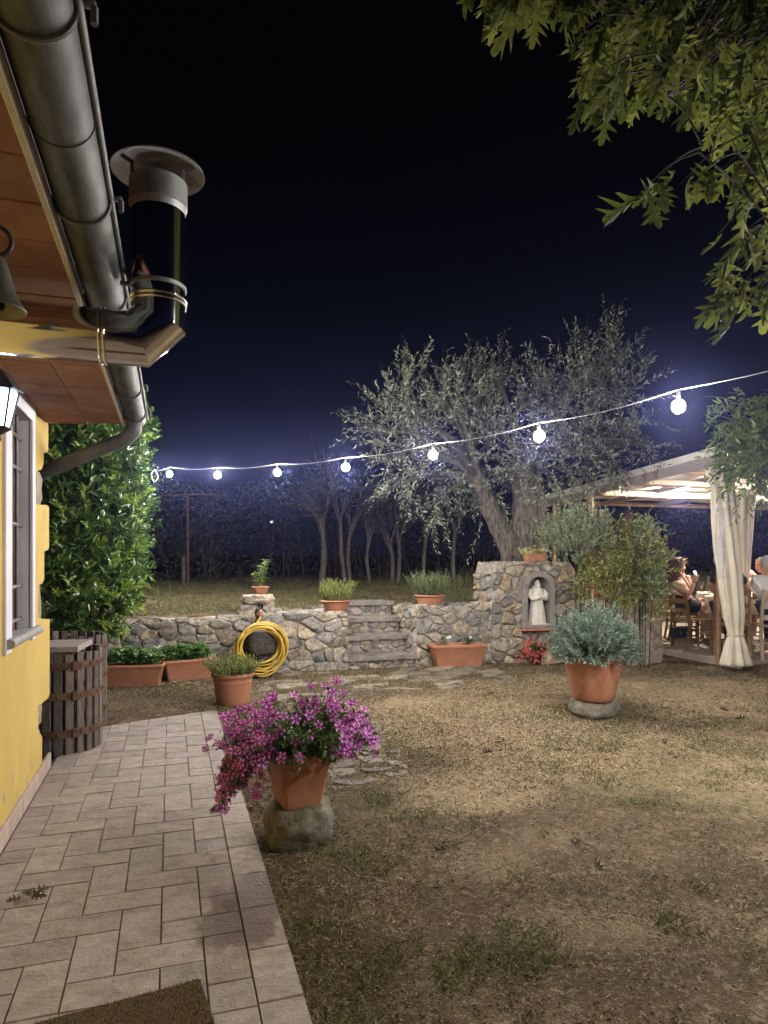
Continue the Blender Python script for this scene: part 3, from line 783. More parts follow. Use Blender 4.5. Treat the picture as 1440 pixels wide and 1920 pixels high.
for a in (R(-150), R(-30), R(95)):
    t = MB(); p0 = V(fc.x + (FR + .004) * math.cos(a), fc.y + (FR + .004) * math.sin(a), zc - .03); p1 = V(fc.x + (FR + .006) * math.cos(a), fc.y + (FR + .006) * math.sin(a), zc + .034); p2 = V(fc.x + CR * .93 * math.cos(a), fc.y + CR * .93 * math.sin(a), zd + .002)
    tn = V(-math.sin(a), math.cos(a), 0) * .011; th = V(math.cos(a), math.sin(a), 0) * .0015
    t.loft([[p + tn + th, p - tn + th, p - tn - th, p + tn - th] for p in (p0, p1, p2)]); t.build('strut', M['black'], cap, smooth=None)

# ---------------------------------------------------------------- bell
bc = P(-6, 525, 1.72)
bell = thing('wall_bell', 'dark bronze hand bell hanging from a curled iron bracket under the eaves', 'bell', bc)
t = MB(); t.lathe([(.004, .062), (.014, .060), (.021, .052), (.028, .030), (.036, 0), (.046, -.035), (.058, -.058), (.070, -.074), (.068, -.078), (.054, -.060), (.042, -.036), (.031, 0), (.02, .04), (.0, .05)], 32, bc); t.build('bell_body', M['bronze'], bell, smooth=40)
t = MB(); t.tube([bc + V(0, 0, .04), bc + V(.004, 0, -.05)], .004, 8); t.blob(bc + V(.005, 0, -.065), (.014, .014, .016), 2, .02); t.build('clapper', M['iron'], bell, smooth=60)
t = MB(); cr = .038; cc = bc + V(-.004, 0, .062 + cr)
t.tube([cc + V(cr * math.sin(a), 0, -cr * math.cos(a)) for a in np.linspace(-.3, 2 * PI * .74, 26)], .0062, 8)
t.tube([cc + V(-cr, 0, 0), cc + V(-.14, 0, .03), V(WXX + .02, cc.y, cc.z + .05)], .0075, 8); t.tube([V(WXX + .004, cc.y, cc.z + .12), V(WXX + .010, cc.y, cc.z - .10)], .011, 8)
t.build('bracket', M['iron'], bell, smooth=60)

# ---------------------------------------------------------------- wall lantern
lc = P(-6, 748, 2.42)
lan = thing('wall_lantern', 'lit black lantern on a scrolled wall bracket beside the barred window', 'lantern', lc)
def hexa(r, z, rot=.3, n=6): return [lc + V(r * math.cos(rot + 2 * PI * j / n), r * math.sin(rot + 2 * PI * j / n), z) for j in range(n)]
t = MB(); t.loft([hexa(.085, .030), hexa(.087, .036), hexa(.055, .075), hexa(.022, .105), hexa(.012, .112), hexa(.012, .130), hexa(.003, .15)]); t.build('roof', M['iron'], lan, smooth=None)
t = MB(); rt, rb_ = .070, .042
for j in range(6): t.tube([hexa(rt, .030)[j], hexa(rb_, -.10)[j]], .0042, 6)
t.loft([hexa(rb_ + .004, -.10), hexa(rb_ + .006, -.106), hexa(.02, -.125), hexa(.012, -.13), hexa(.016, -.145), hexa(.004, -.16)]); t.build('frame', M['iron'], lan, smooth=40)
t = MB(); t.loft([hexa(rt - .004, .028), hexa(rb_ - .003, -.099)], False, False); t.build('glass', M['lamp_pane'], lan, smooth=None)
t = MB(); t.tube([lc + V(0, 0, -.15), lc + V(-.02, 0, -.19), lc + V(-.08, 0, -.20), V(WXX + .02, lc.y, lc.z - .14)], .008, 8)
t.tube([lc + V(-.05, 0, -.20) + V(.03 * math.sin(a), 0, -.03 + .03 * math.cos(a)) for a in np.linspace(0, 5, 18)], .006, 6); t.box((WXX + .008, lc.y, lc.z - .12), (.018, .05, .16), b=.004); t.build('bracket', M['iron'], lan, smooth=50)

# ---------------------------------------------------------------- tubs and board, door mat
def tub(name, c, r, h, lab, ph):
    root = thing(name, lab, 'wooden tub', c, 0, 'slatted wine press tubs')
    n = 24; t = MB(); rr2 = random.Random(int(ph * 10))
    for j in range(n):
        a = ph + 2 * PI * j / n; wv_ = 2 * PI * r / n * rr2.uniform(.66, .8)
        rot = Matrix.Rotation(a + PI / 2, 3, 'Z'); f = rr2.uniform(.6, 1.15); hh = h + rr2.uniform(-.012, .008)
        t.box(Vector(c) + V(r * math.cos(a), r * math.sin(a), hh / 2), (wv_, .022, hh), rot, .004, col=(f, f * rr2.uniform(.95, 1.05), f * rr2.uniform(.93, 1.1)))
    t.build('staves', M['oldwood'], root)
    for zz in (.155, .42, .635):
        t = MB(); z = zz * h / .73
        t.loft([[Vector(c) + V((r + o_) * math.cos(a), (r + o_) * math.sin(a), z + dz) for a in np.linspace(0, 2 * PI, 48, endpoint=False)] for o_, dz in ((.012, -.027), (.0165, -.026), (.0165, .026), (.012, .027))], False, False)
        for j in range(n):
            a = ph + 2 * PI * j / n; t.blob(Vector(c) + V((r + .017) * math.cos(a), (r + .017) * math.sin(a), z), (.009, .009, .009), 1, 0)
        a = R(-62); t.box(Vector(c) + V((r + .02) * math.cos(a), (r + .02) * math.sin(a), z), (.05, .014, .066), Matrix.Rotation(a + PI / 2, 3, 'Z'), .004)
        t.build('hoop', M['rust'], root, smooth=40)
    t = MB(); t.lathe([(0, .04), (r - .012, .04)], 32, c); t.build('base', M['oldwood'], root)
    return root
c1 = P(112, 0, 5.05); c1.z = -.004; tub('press_tub', c1, .285, .735, 'weathered slatted tub with rusty hoops at the house corner, under the board', .1)
c2 = P(127, 0, 5.68); c2.z = -.02; tub('press_tub', c2, .295, .79, 'darker slatted tub standing behind the tub with the board on top', .22)
bp = P(112, 1208, 4.98); bb = MB()
bb.box((c1.x - .06, c1.y - .06, .735 + .024), (.50, .46, .042), Matrix.Rotation(R(-6), 3, 'Z'), .004)
tag(bb.build('board', M['greyboard']), 'grey weathered board lying across the top of the front tub', 'board')
mt = MB(); a_, b_ = G(375, 1845), G(100, 1920); dx = (b_ - a_); dx.z = 0; dx.normalize(); pr = V(dx.y, -dx.x, 0); pr = pr if pr.y < 0 else -pr
mc = a_ + dx * .35 + pr * .21; mc.z = .011
mt.box(mc, (.70, .42, .018), Matrix.Rotation(math.atan2(dx.y, dx.x), 3, 'Z'), .004)
def matfib():
    n = 9000; u = rng.uniform(-.35, .35, n); v = rng.uniform(-.21, .21, n); d2 = np.array(dx[:]); p2 = np.array(pr[:])
    pts = np.array(mc[:]) + u[:, None] * d2 + v[:, None] * p2 + np.array([0, 0, .008]); D = unit(rng.normal(size=(n, 3)) * [.5, .5, .2] + [0, 0, 1])
    return pts, D
dm = thing('door_mat', 'brown coir door mat on the pavers at the near end of the path', 'door mat', mc)
mt.build('mat_base', M['coir'], dm)
p_, d_ = matfib(); leaves('pile', p_, d_, rdir(len(p_)), rng.uniform(.006, .011, len(p_)), .0022, TRI, leafmat('coir_fibre', (.05, .033, .012), (.15, .10, .042), .9, 0), dm)
# curled dead leaf on the path
dl = G(50, 1690); dl.z = .012
M['deadleaf'] = leafmat('dead_leaf', (.05, .04, .018), (.16, .13, .06), .7, .15)
pp = [dl + V(rr.uniform(-.02, .02), rr.uniform(-.02, .02), rr.uniform(0, .012)) for _ in range(5)]
tag(leaves('dead_leaf', pp, [(.8, .6, .25), (-.6, .7, .2), (.9, -.5, .3), (.2, .9, .3), (-.8, -.3, .2)], [(0, -.5, 1), (.3, -.4, 1), (.2, -.6, .8), (-.4, -.3, .9), (.4, -.4, .9)], [.085, .075, .07, .065, .06], [.065, .06, .055, .05, .05], OAKS[0], M['deadleaf'], tint=[.05, .2, .35, .1, .3]), 'curled brown dead leaf lying on the pavers', 'dead leaf')
# ---------------------------------------------------------------- stone garden wall
def wall_at(poly_uv, Y, depth, name, label, seed, size=.135, cap=True, loose=None):
    """wall along x with its stone face at y=Y; poly_uv = convex pieces in (x, z)"""
    root = thing(name, label, 'stone wall', ((poly_uv[0][0][0] + poly_uv[0][1][0]) / 2, Y, 0))
    t = MB(); s = MB()
    for i, poly in enumerate(poly_uv):
        A, _ = area_c(poly); pl = poly if A > 0 else poly[::-1]
        t.loft([[(u, Y + .016, v - .01) for u, v in pl], [(u, Y + depth, v - .01) for u, v in pl]])
        stones(s, cells(pl, size, 1.6, seed + i, 1.0, 0), lambda u, v, d: (u, Y + .016 - d, v), gap=.005, h=.026, seed=seed + i)
        if cap:   # flat stones along the top
            tops = sorted([p for p in pl if p[1] > .45]); 
            for (ua, va), (ub, vb) in zip(tops, tops[1:]):
                if ub - ua < .05 or abs(vb - va) > .3: continue
                f = lambda u, v, d, ua=ua, va=va, ub=ub, vb=vb: (u, v, va + (vb - va) * (u - ua) / (ub - ua) - .012 + d)
                stones(s, cells([(ua, Y), (ub, Y), (ub, Y + depth), (ua, Y + depth)], .19, 1.4, seed + 50 + i), f, gap=.012, h=.035, seed=seed + 9 + i)
    t.build('mortar_bed', M['mortar'], root); s.build('stone_facing', M['stone'], root, smooth=50)
    return root
zt = lambda px, py: WY(px, py, WY0).z
XL = WY(653, 1200, WY0).x; XR = WY(781, 1190, WY0).x
left = [[(-2.6, -.1), (-.55, -.1), (-.55, zt(215, 1170)), (-2.6, .66)],
        [(-.55, -.1), (.95, -.1), (.95, zt(455, 1157)), (-.55, zt(215, 1170))],
        [(.95, -.1), (XL, -.1), (XL, zt(650, 1150)), (1.25, zt(525, 1148)), (.95, zt(455, 1157))]]
def end_stones(root, X, y0, y1, zt_, seed):
    e = MB(); stones(e, cells([(y0, -.08), (y1, -.08), (y1, zt_), (y0, zt_)], .15, 1.2, seed, 1.0, 0), lambda u, v, d: (X + .004 - d, u, v), gap=.007, h=.03, seed=seed); e.build('end_facing', M['stone'], root, smooth=50)
wl = wall_at(left, WY0, .36, 'stone_wall', 'low rubble stone wall left of the garden steps', 31)
XPL = WY(920, 1150, WY0).x; XPR = WY(1080, 1100, WY0).x
right = [[(XR, -.1), (XPL + .05, -.1), (XPL + .05, zt(920, 1133)), (XR, zt(786, 1139))]]
wr = wall_at(right, WY0, .36, 'stone_wall', 'low rubble stone wall between the steps and the statue niche', 71)
XE = 6.75
end_stones(wr, XR, WY0 + .01, WY0 + .37, zt(786, 1139) - .01, 301)
far = [[(XPR - .05, -.1), (XE, -.1), (XE, .72), (XPR - .05, .80)]]
wf2 = wall_at(far, WY0 - .02, .36, 'stone_wall', 'low stone wall right of the niche, half hidden by shrubs', 91, .17)
# steps
steps = thing('garden_steps', 'worn stone steps rising through the gap in the rubble wall', 'steps', ((XL + XR) / 2, 8.6, 0))
rows = [(8.40, 645, 813, 1229), (8.74, 654, 784, 1191), (9.08, 652, 768, 1157), (9.42, 654, 754, 1127)]
for i, (yy, xa, xb, py) in enumerate(rows):
    z1 = WY((xa + xb) / 2, py, yy).z
    x0 = XL - .02 if i else XL - .07; x1 = XR + .03 if i else WY(813, 1219, yy).x
    y_end = yy + .40
    t = MB(); jag_box(t, ((x0 + x1) / 2, (yy + y_end) / 2, z1 - .032), (x1 - x0, y_end - yy, .064), .012, .06, 40 + i)
    t.build('tread', M['step'], steps, smooth=60)
    t = MB(); zb = -.06 if i == 0 else zprev
    t.box(((x0 + x1) / 2, yy + .24, (zb + z1 - .06) / 2), (x1 - x0 - .06, .36, z1 - .06 - zb), mat=1)
    stones(t, cells([(x0 + .04, zb), (x1 - .04, zb), (x1 - .04, z1 - .055), (x0 + .04, z1 - .055)], .105, 1.5, 60 + i), lambda u, v, d, yy=yy: (u, yy + .065 - d, v), gap=.008, h=.03, seed=60 + i)
    t.build('riser', [M['stone'], M['mortar']], steps, smooth=50)
    zprev = z1 - .01
for sx_, nm, cat_ in ((XL - .02, -1, 'left'), (XR + .02, 1, 'right')):    # cheek walls along the flight
    t = MB(); xo = sx_ + nm * .16
    t.box((xo, 9.17, .30), (.30, .83, .80), mat=1)
    poly = [(8.78, -.08), (9.6, -.08), (9.6, .74), (8.78, .73)]
    stones(t, cells(poly, .15, 1.35, 77 + nm), lambda u, v, d: (sx_ + nm * .012 - nm * (d - .012), u, v), gap=.01, h=.035, seed=77 + nm)
    stones(t, cells([(xo - .16, 8.76), (xo + .16, 8.76), (xo + .16, 9.6), (xo - .16, 9.6)], .19, 1.2, 87 + nm), lambda u, v, d: (u, v, .695 + d), gap=.01, h=.045, seed=87 + nm)
    t.build('cheek_wall', [M['stone'], M['mortar']], steps, smooth=50)
# ---------------------------------------------------------------- niche pier
YP = WY0 - .06
ncx = WY(1008, 1100, YP).x; nz0 = WY(1008, 1172, YP).z; nzt = WY(1008, 1071, YP).z
ro = (WY(1038, 1100, YP).x - WY(978, 1100, YP).x) / 2; rin = ro - .075
zs = nzt - ro
pier = thing('shrine_pier', 'tall rubble stone pier with an arched cement niche', 'shrine', (ncx, YP, 0))
def ztp(px, py): return WY(px, py, YP).z
ppoly = [(XPL, -.1), (WY(1100, 1200, YP).x, -.1), (WY(1097, 1130, YP).x, ztp(1097, 1130)), (WY(1086, 1085, YP).x, ztp(1086, 1085)), (WY(1070, 1054, YP).x, ztp(1070, 1054)), (WY(928, 1057, YP).x, ztp(928, 1057)), (XPL, ztp(918, 1075))]
def arch(r, z0=nz0, n=14):
    return [(ncx - r, z0)] + [(ncx - r * math.cos(a), zs + r * math.sin(a)) for a in np.linspace(0, PI, n)] + [(ncx + r, z0)]
t = MB(); s = MB()
tri = tessellate_polygon([[V(a, b, 0) for a, b in ppoly], [V(a, b, 0) for a, b in arch(rin)]]); ap = ppoly + arch(rin)
pf = []
for f in tri:
    a, b, c = [V(ap[i][0], 0, ap[i][1]) for i in f]; pf.append(tuple(f) if (b - a).cross(c - a).y < 0 else tuple(f)[::-1])
t.add([(u, YP + .03, v) for u, v in ap], pf)
PD = .55
t.loft([[(u, YP + .03, v) for u, v in ppoly], [(u, YP + PD, v) for u, v in ppoly]], False, True)
t.build('mortar_bed', M['mortar'], pier)
def outside(c):
    u, v = c
    if v < nz0 or abs(u - ncx) > ro: return True
    return v > zs and math.hypot(u - ncx, v - zs) > ro
def pushout(p):
    u, v = p; r2 = ro - .015
    if nz0 - .005 < v <= zs and abs(u - ncx) < r2: return (ncx + math.copysign(r2, u - ncx), v)
    if v > zs and math.hypot(u - ncx, v - zs) < r2:
        l = max(1e-4, math.hypot(u - ncx, v - zs)); return (ncx + (u - ncx) / l * r2, zs + (v - zs) / l * r2)
    return p
pal = STONE + [(.42, .34, .22), (.46, .42, .35), (.40, .33, .24)]
cl = [c for c in cells(ppoly, .135, 1.35, 5, 1.0, 0) if outside(area_c(c)[1])]
stones(s, cl, lambda u, v, d: (u, YP + .022 - d, v), gap=.007, h=.034, seed=5, palette=pal, push=pushout)
stones(s, cells([(YP + .02, .55), (YP + PD, .55), (YP + PD, ztp(918, 1075)), (YP + .02, ztp(918, 1075))], .17, 1.2, 6), lambda u, v, d: (XPL - d + .01, u, v), gap=.01, h=.045, seed=6, palette=pal)
stones(s, cells([(XPL + .02, YP), (XPL + 1.2, YP), (XPL + 1.2, YP + PD), (XPL + .02, YP + PD)], .2, 1.4, 7), lambda u, v, d: (u, v, ztp(1000, 1056) - .012 + d), gap=.01, h=.03, seed=7, palette=pal)
s.build('stone_facing', M['stone'], pier, smooth=50)
n_ = MB(); A1, A2 = arch(ro), arch(rin)
yf, yb2 = YP - .045, YP + .20
k = len(A1)
n_.add([(u, yf, v) for u, v in A1] + [(u, yf, v) for u, v in A2], [(i, i + 1, k + i + 1, k + i) for i in range(k - 1)])
n_.add([(u, yf, v) for u, v in A1] + [(u, YP + .03, v) for u, v in A1], [(i + 1, i, k + i, k + i + 1) for i in range(k - 1)])
n_.add([(u, yf, v) for u, v in A2] + [(u, yb2, v) for u, v in A2], [(i, i + 1, k + i + 1, k + i) for i in range(k - 1)])
n_.add([(u, yb2, v) for u, v in A2], [tuple(range(k))])
n_.box((ncx, YP + .04, nz0 - .012), (2 * ro + .02, .26, .05), b=.006)
n_.build('niche', M['cement'], pier, smooth=30)
n_ = MB(); n_.box((ncx, YP - .05, nz0 - .055), (2 * ro + .06, .12, .03), b=.008); n_.build('niche_ledge', M['clay'], pier)
# statue of a friar
stz = nz0 + .014; sc = (WY(1008, 1088, YP).z - stz) ; sx0 = ncx + .02
st = thing('friar_statue', 'pale stone statue of a bearded friar with folded hands in the arched niche', 'statue', (sx0, YP + .05, stz))
t = MB(); S = V(sx0, YP + .05, stz)
rings = []
for z, rx, ry, fold in ((0, .19, .15, .10), (.05, .195, .155, .12), (.2, .18, .14, .10), (.4, .155, .12, .07), (.55, .135, .10, .03), (.60, .13, .10, 0), (.66, .15, .11, 0), (.74, .17, .115, 0), (.80, .155, .10, 0), (.835, .09, .075, 0), (.85, .06, .06, 0)):
    rings.append([S + V((rx * (1 + fold * math.sin(a * 9 + z * 2))) * math.cos(a), (ry * (1 + fold * math.sin(a * 9 + z * 2))) * math.sin(a), z) * sc for a in np.linspace(0, 2 * PI, 48, endpoint=False)])
t.loft(rings)
for sg in (-1, 1):
    t.tube([S + V(sg * .15, 0, .78) * sc, S + V(sg * .21, -.02, .66) * sc, S + V(sg * .17, -.09, .58) * sc, S + V(sg * .04, -.15, .61) * sc], [.06 * sc, .07 * sc, .065 * sc, .045 * sc], 12)
    t.blob(S + V(sg * .03, -.16, .63) * sc, (.035 * sc, .03 * sc, .05 * sc), 2, .05)
    t.blob(S + V(sg * .06, -.10, .015) * sc, (.05 * sc, .09 * sc, .03 * sc), 2, .02)
t.blob(S + V(0, -.01, .92) * sc, (.062 * sc, .072 * sc, .085 * sc), 3, .02)
t.blob(S + V(0, -.055, .865) * sc, (.05 * sc, .045 * sc, .07 * sc), 3, .12, 4)        # beard
t.blob(S + V(0, -.085, .925) * sc, (.012 * sc, .018 * sc, .022 * sc), 2, 0)            # nose
t.blob(S + V(0, .05, .83) * sc, (.10 * sc, .07 * sc, .05 * sc), 3, .05)                # hood
t.tube([S + V(.12 * math.cos(a), .095 * math.sin(a), .565) * sc for a in np.linspace(0, 2 * PI, 24, endpoint=False)], .012 * sc, 6, closed=True)
t.tube([S + V(.05, -.11, .56) * sc, S + V(.055, -.13, .35) * sc], .01 * sc, 6)
for sg in (-1, 1): t.blob(S + V(sg * .028, -.07, .945) * sc, (.012 * sc, .008 * sc, .006 * sc), 1, 0)
t.build('figure', M['white_statue'], st, smooth=60)
t = MB(); t.box(S + V(0, 0, -.004), (.44 * sc, .34 * sc, .02), b=.004); t.build('plinth', M['white_statue'], st)

# ---------------------------------------------------------------- pots
def rrect(hx, hy, r, n=5):
    pts = []
    for cx, cy, a0 in ((hx - r, hy - r, 0), (-hx + r, hy - r, PI / 2), (-hx + r, -hy + r, PI), (hx - r, -hy + r, 3 * PI / 2)):
        for i in range(n): a = a0 + PI / 2 * i / (n - 1); pts.append((cx + r * math.cos(a), cy + r * math.sin(a)))
    return pts
def rect_pot(root, c, top, bot, h, rz, rim=.035, mat='terracotta', band=True):
    """tapered rectangular planter with a rolled rim; top/bot = full (x, y) sizes"""
    c = Vector(c); rot = Matrix.Rotation(rz, 3, 'Z'); hx, hy = top[0] / 2, top[1] / 2; bx, by = bot[0] / 2, bot[1] / 2
    r = min(bx, by) * .22
    def ring(z, f, ex=0): 
        x = bx + (hx - bx) * f + ex; y = by + (hy - by) * f + ex
        return [c + rot @ V(p[0], p[1], z) for p in rrect(x, y, r + max(ex, 0))]
    t = MB(); rg = [ring(0, 0, -.006), ring(.006, 0)]
    zb = h * .80
    if band: rg += [ring(zb - .006, .80), ring(zb, .80, .004), ring(zb + .008, .81, .006)]
    rg += [ring(h - rim, .97, .004), ring(h - rim + .004, .97, .013), ring(h - rim * .4, .985, .018), ring(h - .005, 1, .016), ring(h, 1, .010), ring(h, 1, -.008), ring(h - .006, 1, -.014), ring(h * .5, .5, -.012), ring(h * .5, .5, -.08)]
    t.loft(rg); t.build('pot', M[mat], root, smooth=35)
    t = MB(); t.loft([ring(h - .05, .95, -.016), ring(h - .035, .95, -.016)]); t.build('soil', M['soil'], root, smooth=None)
def round_pot(root, c, r_top, r_bot, h, bowl=False, mat='terracotta', rim=.04):
    t = MB(); pr = [(0, 0), (r_bot * .97, 0), (r_bot, .006)]
    for i in range(1, 11):
        f = i / 10 * (h - rim) / h
        rr_ = r_bot + (r_top - r_bot) * ((f ** .5) if bowl else (f ** .75 if mat == 'terracotta' else f)); pr.append((rr_, f * h))
    w = r_top
    if not bowl: pr[-3] = (pr[-3][0] + .0, pr[-3][1]); pr.insert(-2, (pr[-3][0] + .005, pr[-3][1] + .004))
    pr += [(w + .012, h - rim + .003), (w + .019, h - rim * .5), (w + .014, h - .004), (w + .004, h), (w - .008, h), (w - .016, h - .008), (w * .85, h * .6)]
    t.lathe(pr, 40, c); t.build('pot', M[mat], root, smooth=35)
    t = MB(); t.lathe([(0, h - .03), (w - .014, h - .04)], 32, c, wob=.05); t.build('soil', M['soil'], root, smooth=None)
def foliage_dome(c, rx, ry, rz, n, up=.5):
    d = rdir(n); d[:, 2] = np.abs(d[:, 2]) * 1.0 - .1; d = unit(d)
    r = rng.random(n) ** .4
    p = np.array(c[:]) + d * r[:, None] * [rx, ry, rz]
    return p, d
# --- petunia
s0 = G(560, 1592, -.01); 
prz = R(9)
stn = MB(); sc_ = V(s0.x + .024, s0.y + .14, .07); stn.blob(sc_, (.168, .15, .115), 4, .16, 1.6, 3, sq=.45)
tag(stn.build('rock', M['rock'], smooth=180), 'rounded mossy rock carrying the petunia pot at the path edge', 'rock')
zpt = .165
pc = V(s0.x + .022, s0.y + .15, zpt)
pet = thing('potted_petunia', 'square terracotta pot on a rock overflowing with striped magenta petunias', 'potted plant', pc)
rect_pot(pet, pc, (.275, .275), (.195, .195), .275, prz, .04)
M['pet_leaf'] = leafmat('petunia_leaf', (.035, .065, .02), (.12, .18, .055), .55, .25)
top = pc + V(-.01, 0, .265)
# trailing shoots: (direction, length, droop)
B = []; D_ = []; Ln_ = []; Dn_ = []
for i in range(250):
    a = rng.uniform(0, 2 * PI); el = rng.uniform(.2, 1.2); B.append(np.array(top[:]) + [.09 * math.cos(a), .09 * math.sin(a), 0]); D_.append([math.cos(a) * math.cos(el) - .1, math.sin(a) * math.cos(el), math.sin(el)]); Ln_.append(rng.uniform(.18, .37)); Dn_.append(rng.uniform(0, .25))
for i in range(130):    # towards the left, hanging over the pot side
    a = rng.normal(PI - .1, .5); B.append(np.array(top[:]) + [-.12, rng.uniform(-.1, .1), 0]); D_.append([math.cos(a), math.sin(a) * .8, rng.uniform(.15, .9)]); Ln_.append(rng.uniform(.15, .30)); Dn_.append(rng.uniform(.45, 1.15))
for i in range(70):     # towards the right
    a = rng.normal(.1, .45); B.append(np.array(top[:]) + [.08, rng.uniform(-.1, .1), 0]); D_.append([math.cos(a), math.sin(a), rng.uniform(.35, 1.2)]); Ln_.append(rng.uniform(.18, .36)); Dn_.append(rng.uniform(.15, .6))
B = np.array(B); D_ = unit(np.array(D_)); Ln_ = np.array(Ln_); Dn_ = np.array(Dn_)
def arcpt(t):
    p = B + D_ * Ln_[:, None] * t; p[:, 2] -= Dn_ * Ln_ * t * t
    v = D_ * 1.0; v = v.copy(); v[:, 2] -= 2 * Dn_ * t
    return p, unit(v)
PP, DD, NN = [], [], []
for t_ in np.linspace(.15, 1, 13):
    p, v = arcpt(t_); p = p + rng.normal(0, .008, p.shape); PP.append(p); DD.append(unit(v + rdir(len(v)) * 1.0)); NN.append(unit(rdir(len(v)) * .8 + [0, 0, .7]))
PP = np.concatenate(PP); DD = np.concatenate(DD); NN = np.concatenate(NN)
leaves('foliage', PP, DD, NN, rng.uniform(.024, .046, len(PP)), rng.uniform(.011, .019, len(PP)), LEAF, M['pet_leaf'], pet)
stt = MB()
for i in range(len(B)):
    pts_ = [B[i] + D_[i] * Ln_[i] * t - np.array([0, 0, Dn_[i] * Ln_[i] * t * t]) for t in (0, .33, .66, 1)]; stt.tube(pts_, [.0025, .002, .0016, .001], 4, cap=False)
stt.build('stems', pm('green_stem', (.05, .085, .03), (.09, .12, .04), .7, scale=30, bs=0), pet, smooth=60)
# flower template: five rounded petals, white ray along each
fv = [(0, 0, 0)]; ff = []; fc_ = []
MG, WH, DK = (.50, .045, .42), (.80, .62, .80), (.16, .02, .14)
for i in range(5):
    a = 2 * PI * i / 5; o = len(fv)
    def pt(r, da, z): return (r * math.sin(a + da), r * math.cos(a + da) , z)
    fv += [pt(.14, -.5, .06), pt(.14, .5, .06), pt(.42, -.53, .13), pt(.50, -.13, .17), pt(.50, .13, .17), pt(.42, .53, .13), pt(.50, -.30, .15), pt(.50, .30, .15), pt(.16, -.12, .07), pt(.16, .12, .07), pt(.53, 0, .15)]
    ff += [(0, o + 1, o), (o, o + 8, o + 3, o + 6), (o, o + 6, o + 2), (o + 8, o + 9, o + 4, o + 10), (o + 8, o + 10, o + 3), (o + 9, o + 1, o + 7, o + 4), (o + 1, o + 5, o + 7)]
    fc_ += [DK, MG, MG, WH, WH, MG, MG]
FLOWER = (fv, ff)
FP, FN = [], []
for t_, frac in ((1.0, .82), (.86, .34), (.72, .2)):
    p, v = arcpt(t_); sel = rng.random(len(p)) < frac
    sel &= ~((p[:, 1] > pc.y + .16) & (p[:, 2] < top.z)) 
    # the middle of the near side is bare foliage
    mid_ = (np.abs(p[:, 0] - pc.x - .02) < .13) & (p[:, 1] < pc.y + .06) & (p[:, 2] < top.z + .20)
    sel &= ~(mid_ & (rng.random(len(p)) < .9))
    mid2 = (np.abs(p[:, 0] - pc.x) < .12) & (p[:, 2] < top.z + .2)
    sel &= ~(mid2 & (rng.random(len(p)) < .6))
    FP.append(p[sel]); FN.append(unit(v[sel] * .5 + rdir(sel.sum()) * .7 + np.array([-.25, -.75, .25])))
FP = np.concatenate(FP); FN = np.concatenate(FN)
up_ = unit(np.cross(FN, rdir(len(FN))))
tb = rng.uniform(.75, 1.25, (len(FP), 1)) * np.array([[1, 1, 1]]) * rng.uniform(.9, 1.1, (len(FP), 3))
FP = FP + FN * .006
leaves_each('flower', FP, up_, FN, rng.uniform(.042, .056, len(FP)), rng.uniform(.042, .056, len(FP)), FLOWER, petalmat('petunia_petal'), pet, tint=tb, fcol=fc_)

# --- round pot with thyme-like herb
hp = G(440, 1325, -.015); hp.y += .19; hp.z = gh(hp.x, hp.y) - .002
herb = thing('potted_herb', 'round terracotta pot of small yellow-green herbs at the end of the pavers', 'potted plant', hp)
round_pot(herb, hp, .195, .155, .315)
M['herb'] = leafmat('herb_leaf', (.12, .155, .035), (.32, .34, .10), .6, .3)
def tuft(root, c, r, n, lmin, lmax, per, leafL, leafW, mat, lean=.5, tmpl=LEAF2, spread=.8, name='foliage', stem='stems', stemcol=(.09, .10, .04), droop=.1, sx=1., sy=1.):
    a = rng.uniform(0, 2 * PI, n); rad = r * rng.random(n) ** .5
    b = np.stack([c[0] + rad * np.cos(a) * sx, c[1] + rad * np.sin(a) * sy, np.full(n, c[2])], 1)
    k = rad / r * lean + rng.normal(0, .12, n)
    d = unit(np.stack([np.cos(a) * k * sx, np.sin(a) * k * sy, np.ones(n)], 1)); l = rng.uniform(lmin, lmax, n)
    p, dd, nn = shoots(b, d, l, per, spread, down=droop, curve=.1)
    leaves(name, p, dd, nn, rng.uniform(.7, 1.2, len(p)) * leafL, rng.uniform(.8, 1.2, len(p)) * leafW, tmpl, mat, root)
    t = MB(); shoot_stems(t, b, d, l, .0022, 4, down=droop); t.build(stem, pm(name + '_stem', stemcol, None, .8, bs=0), root, smooth=60)
tuft(herb, hp + V(0, 0, .27), .175, 210, .14, .27, 22, .021, .010, M['herb'], .7)

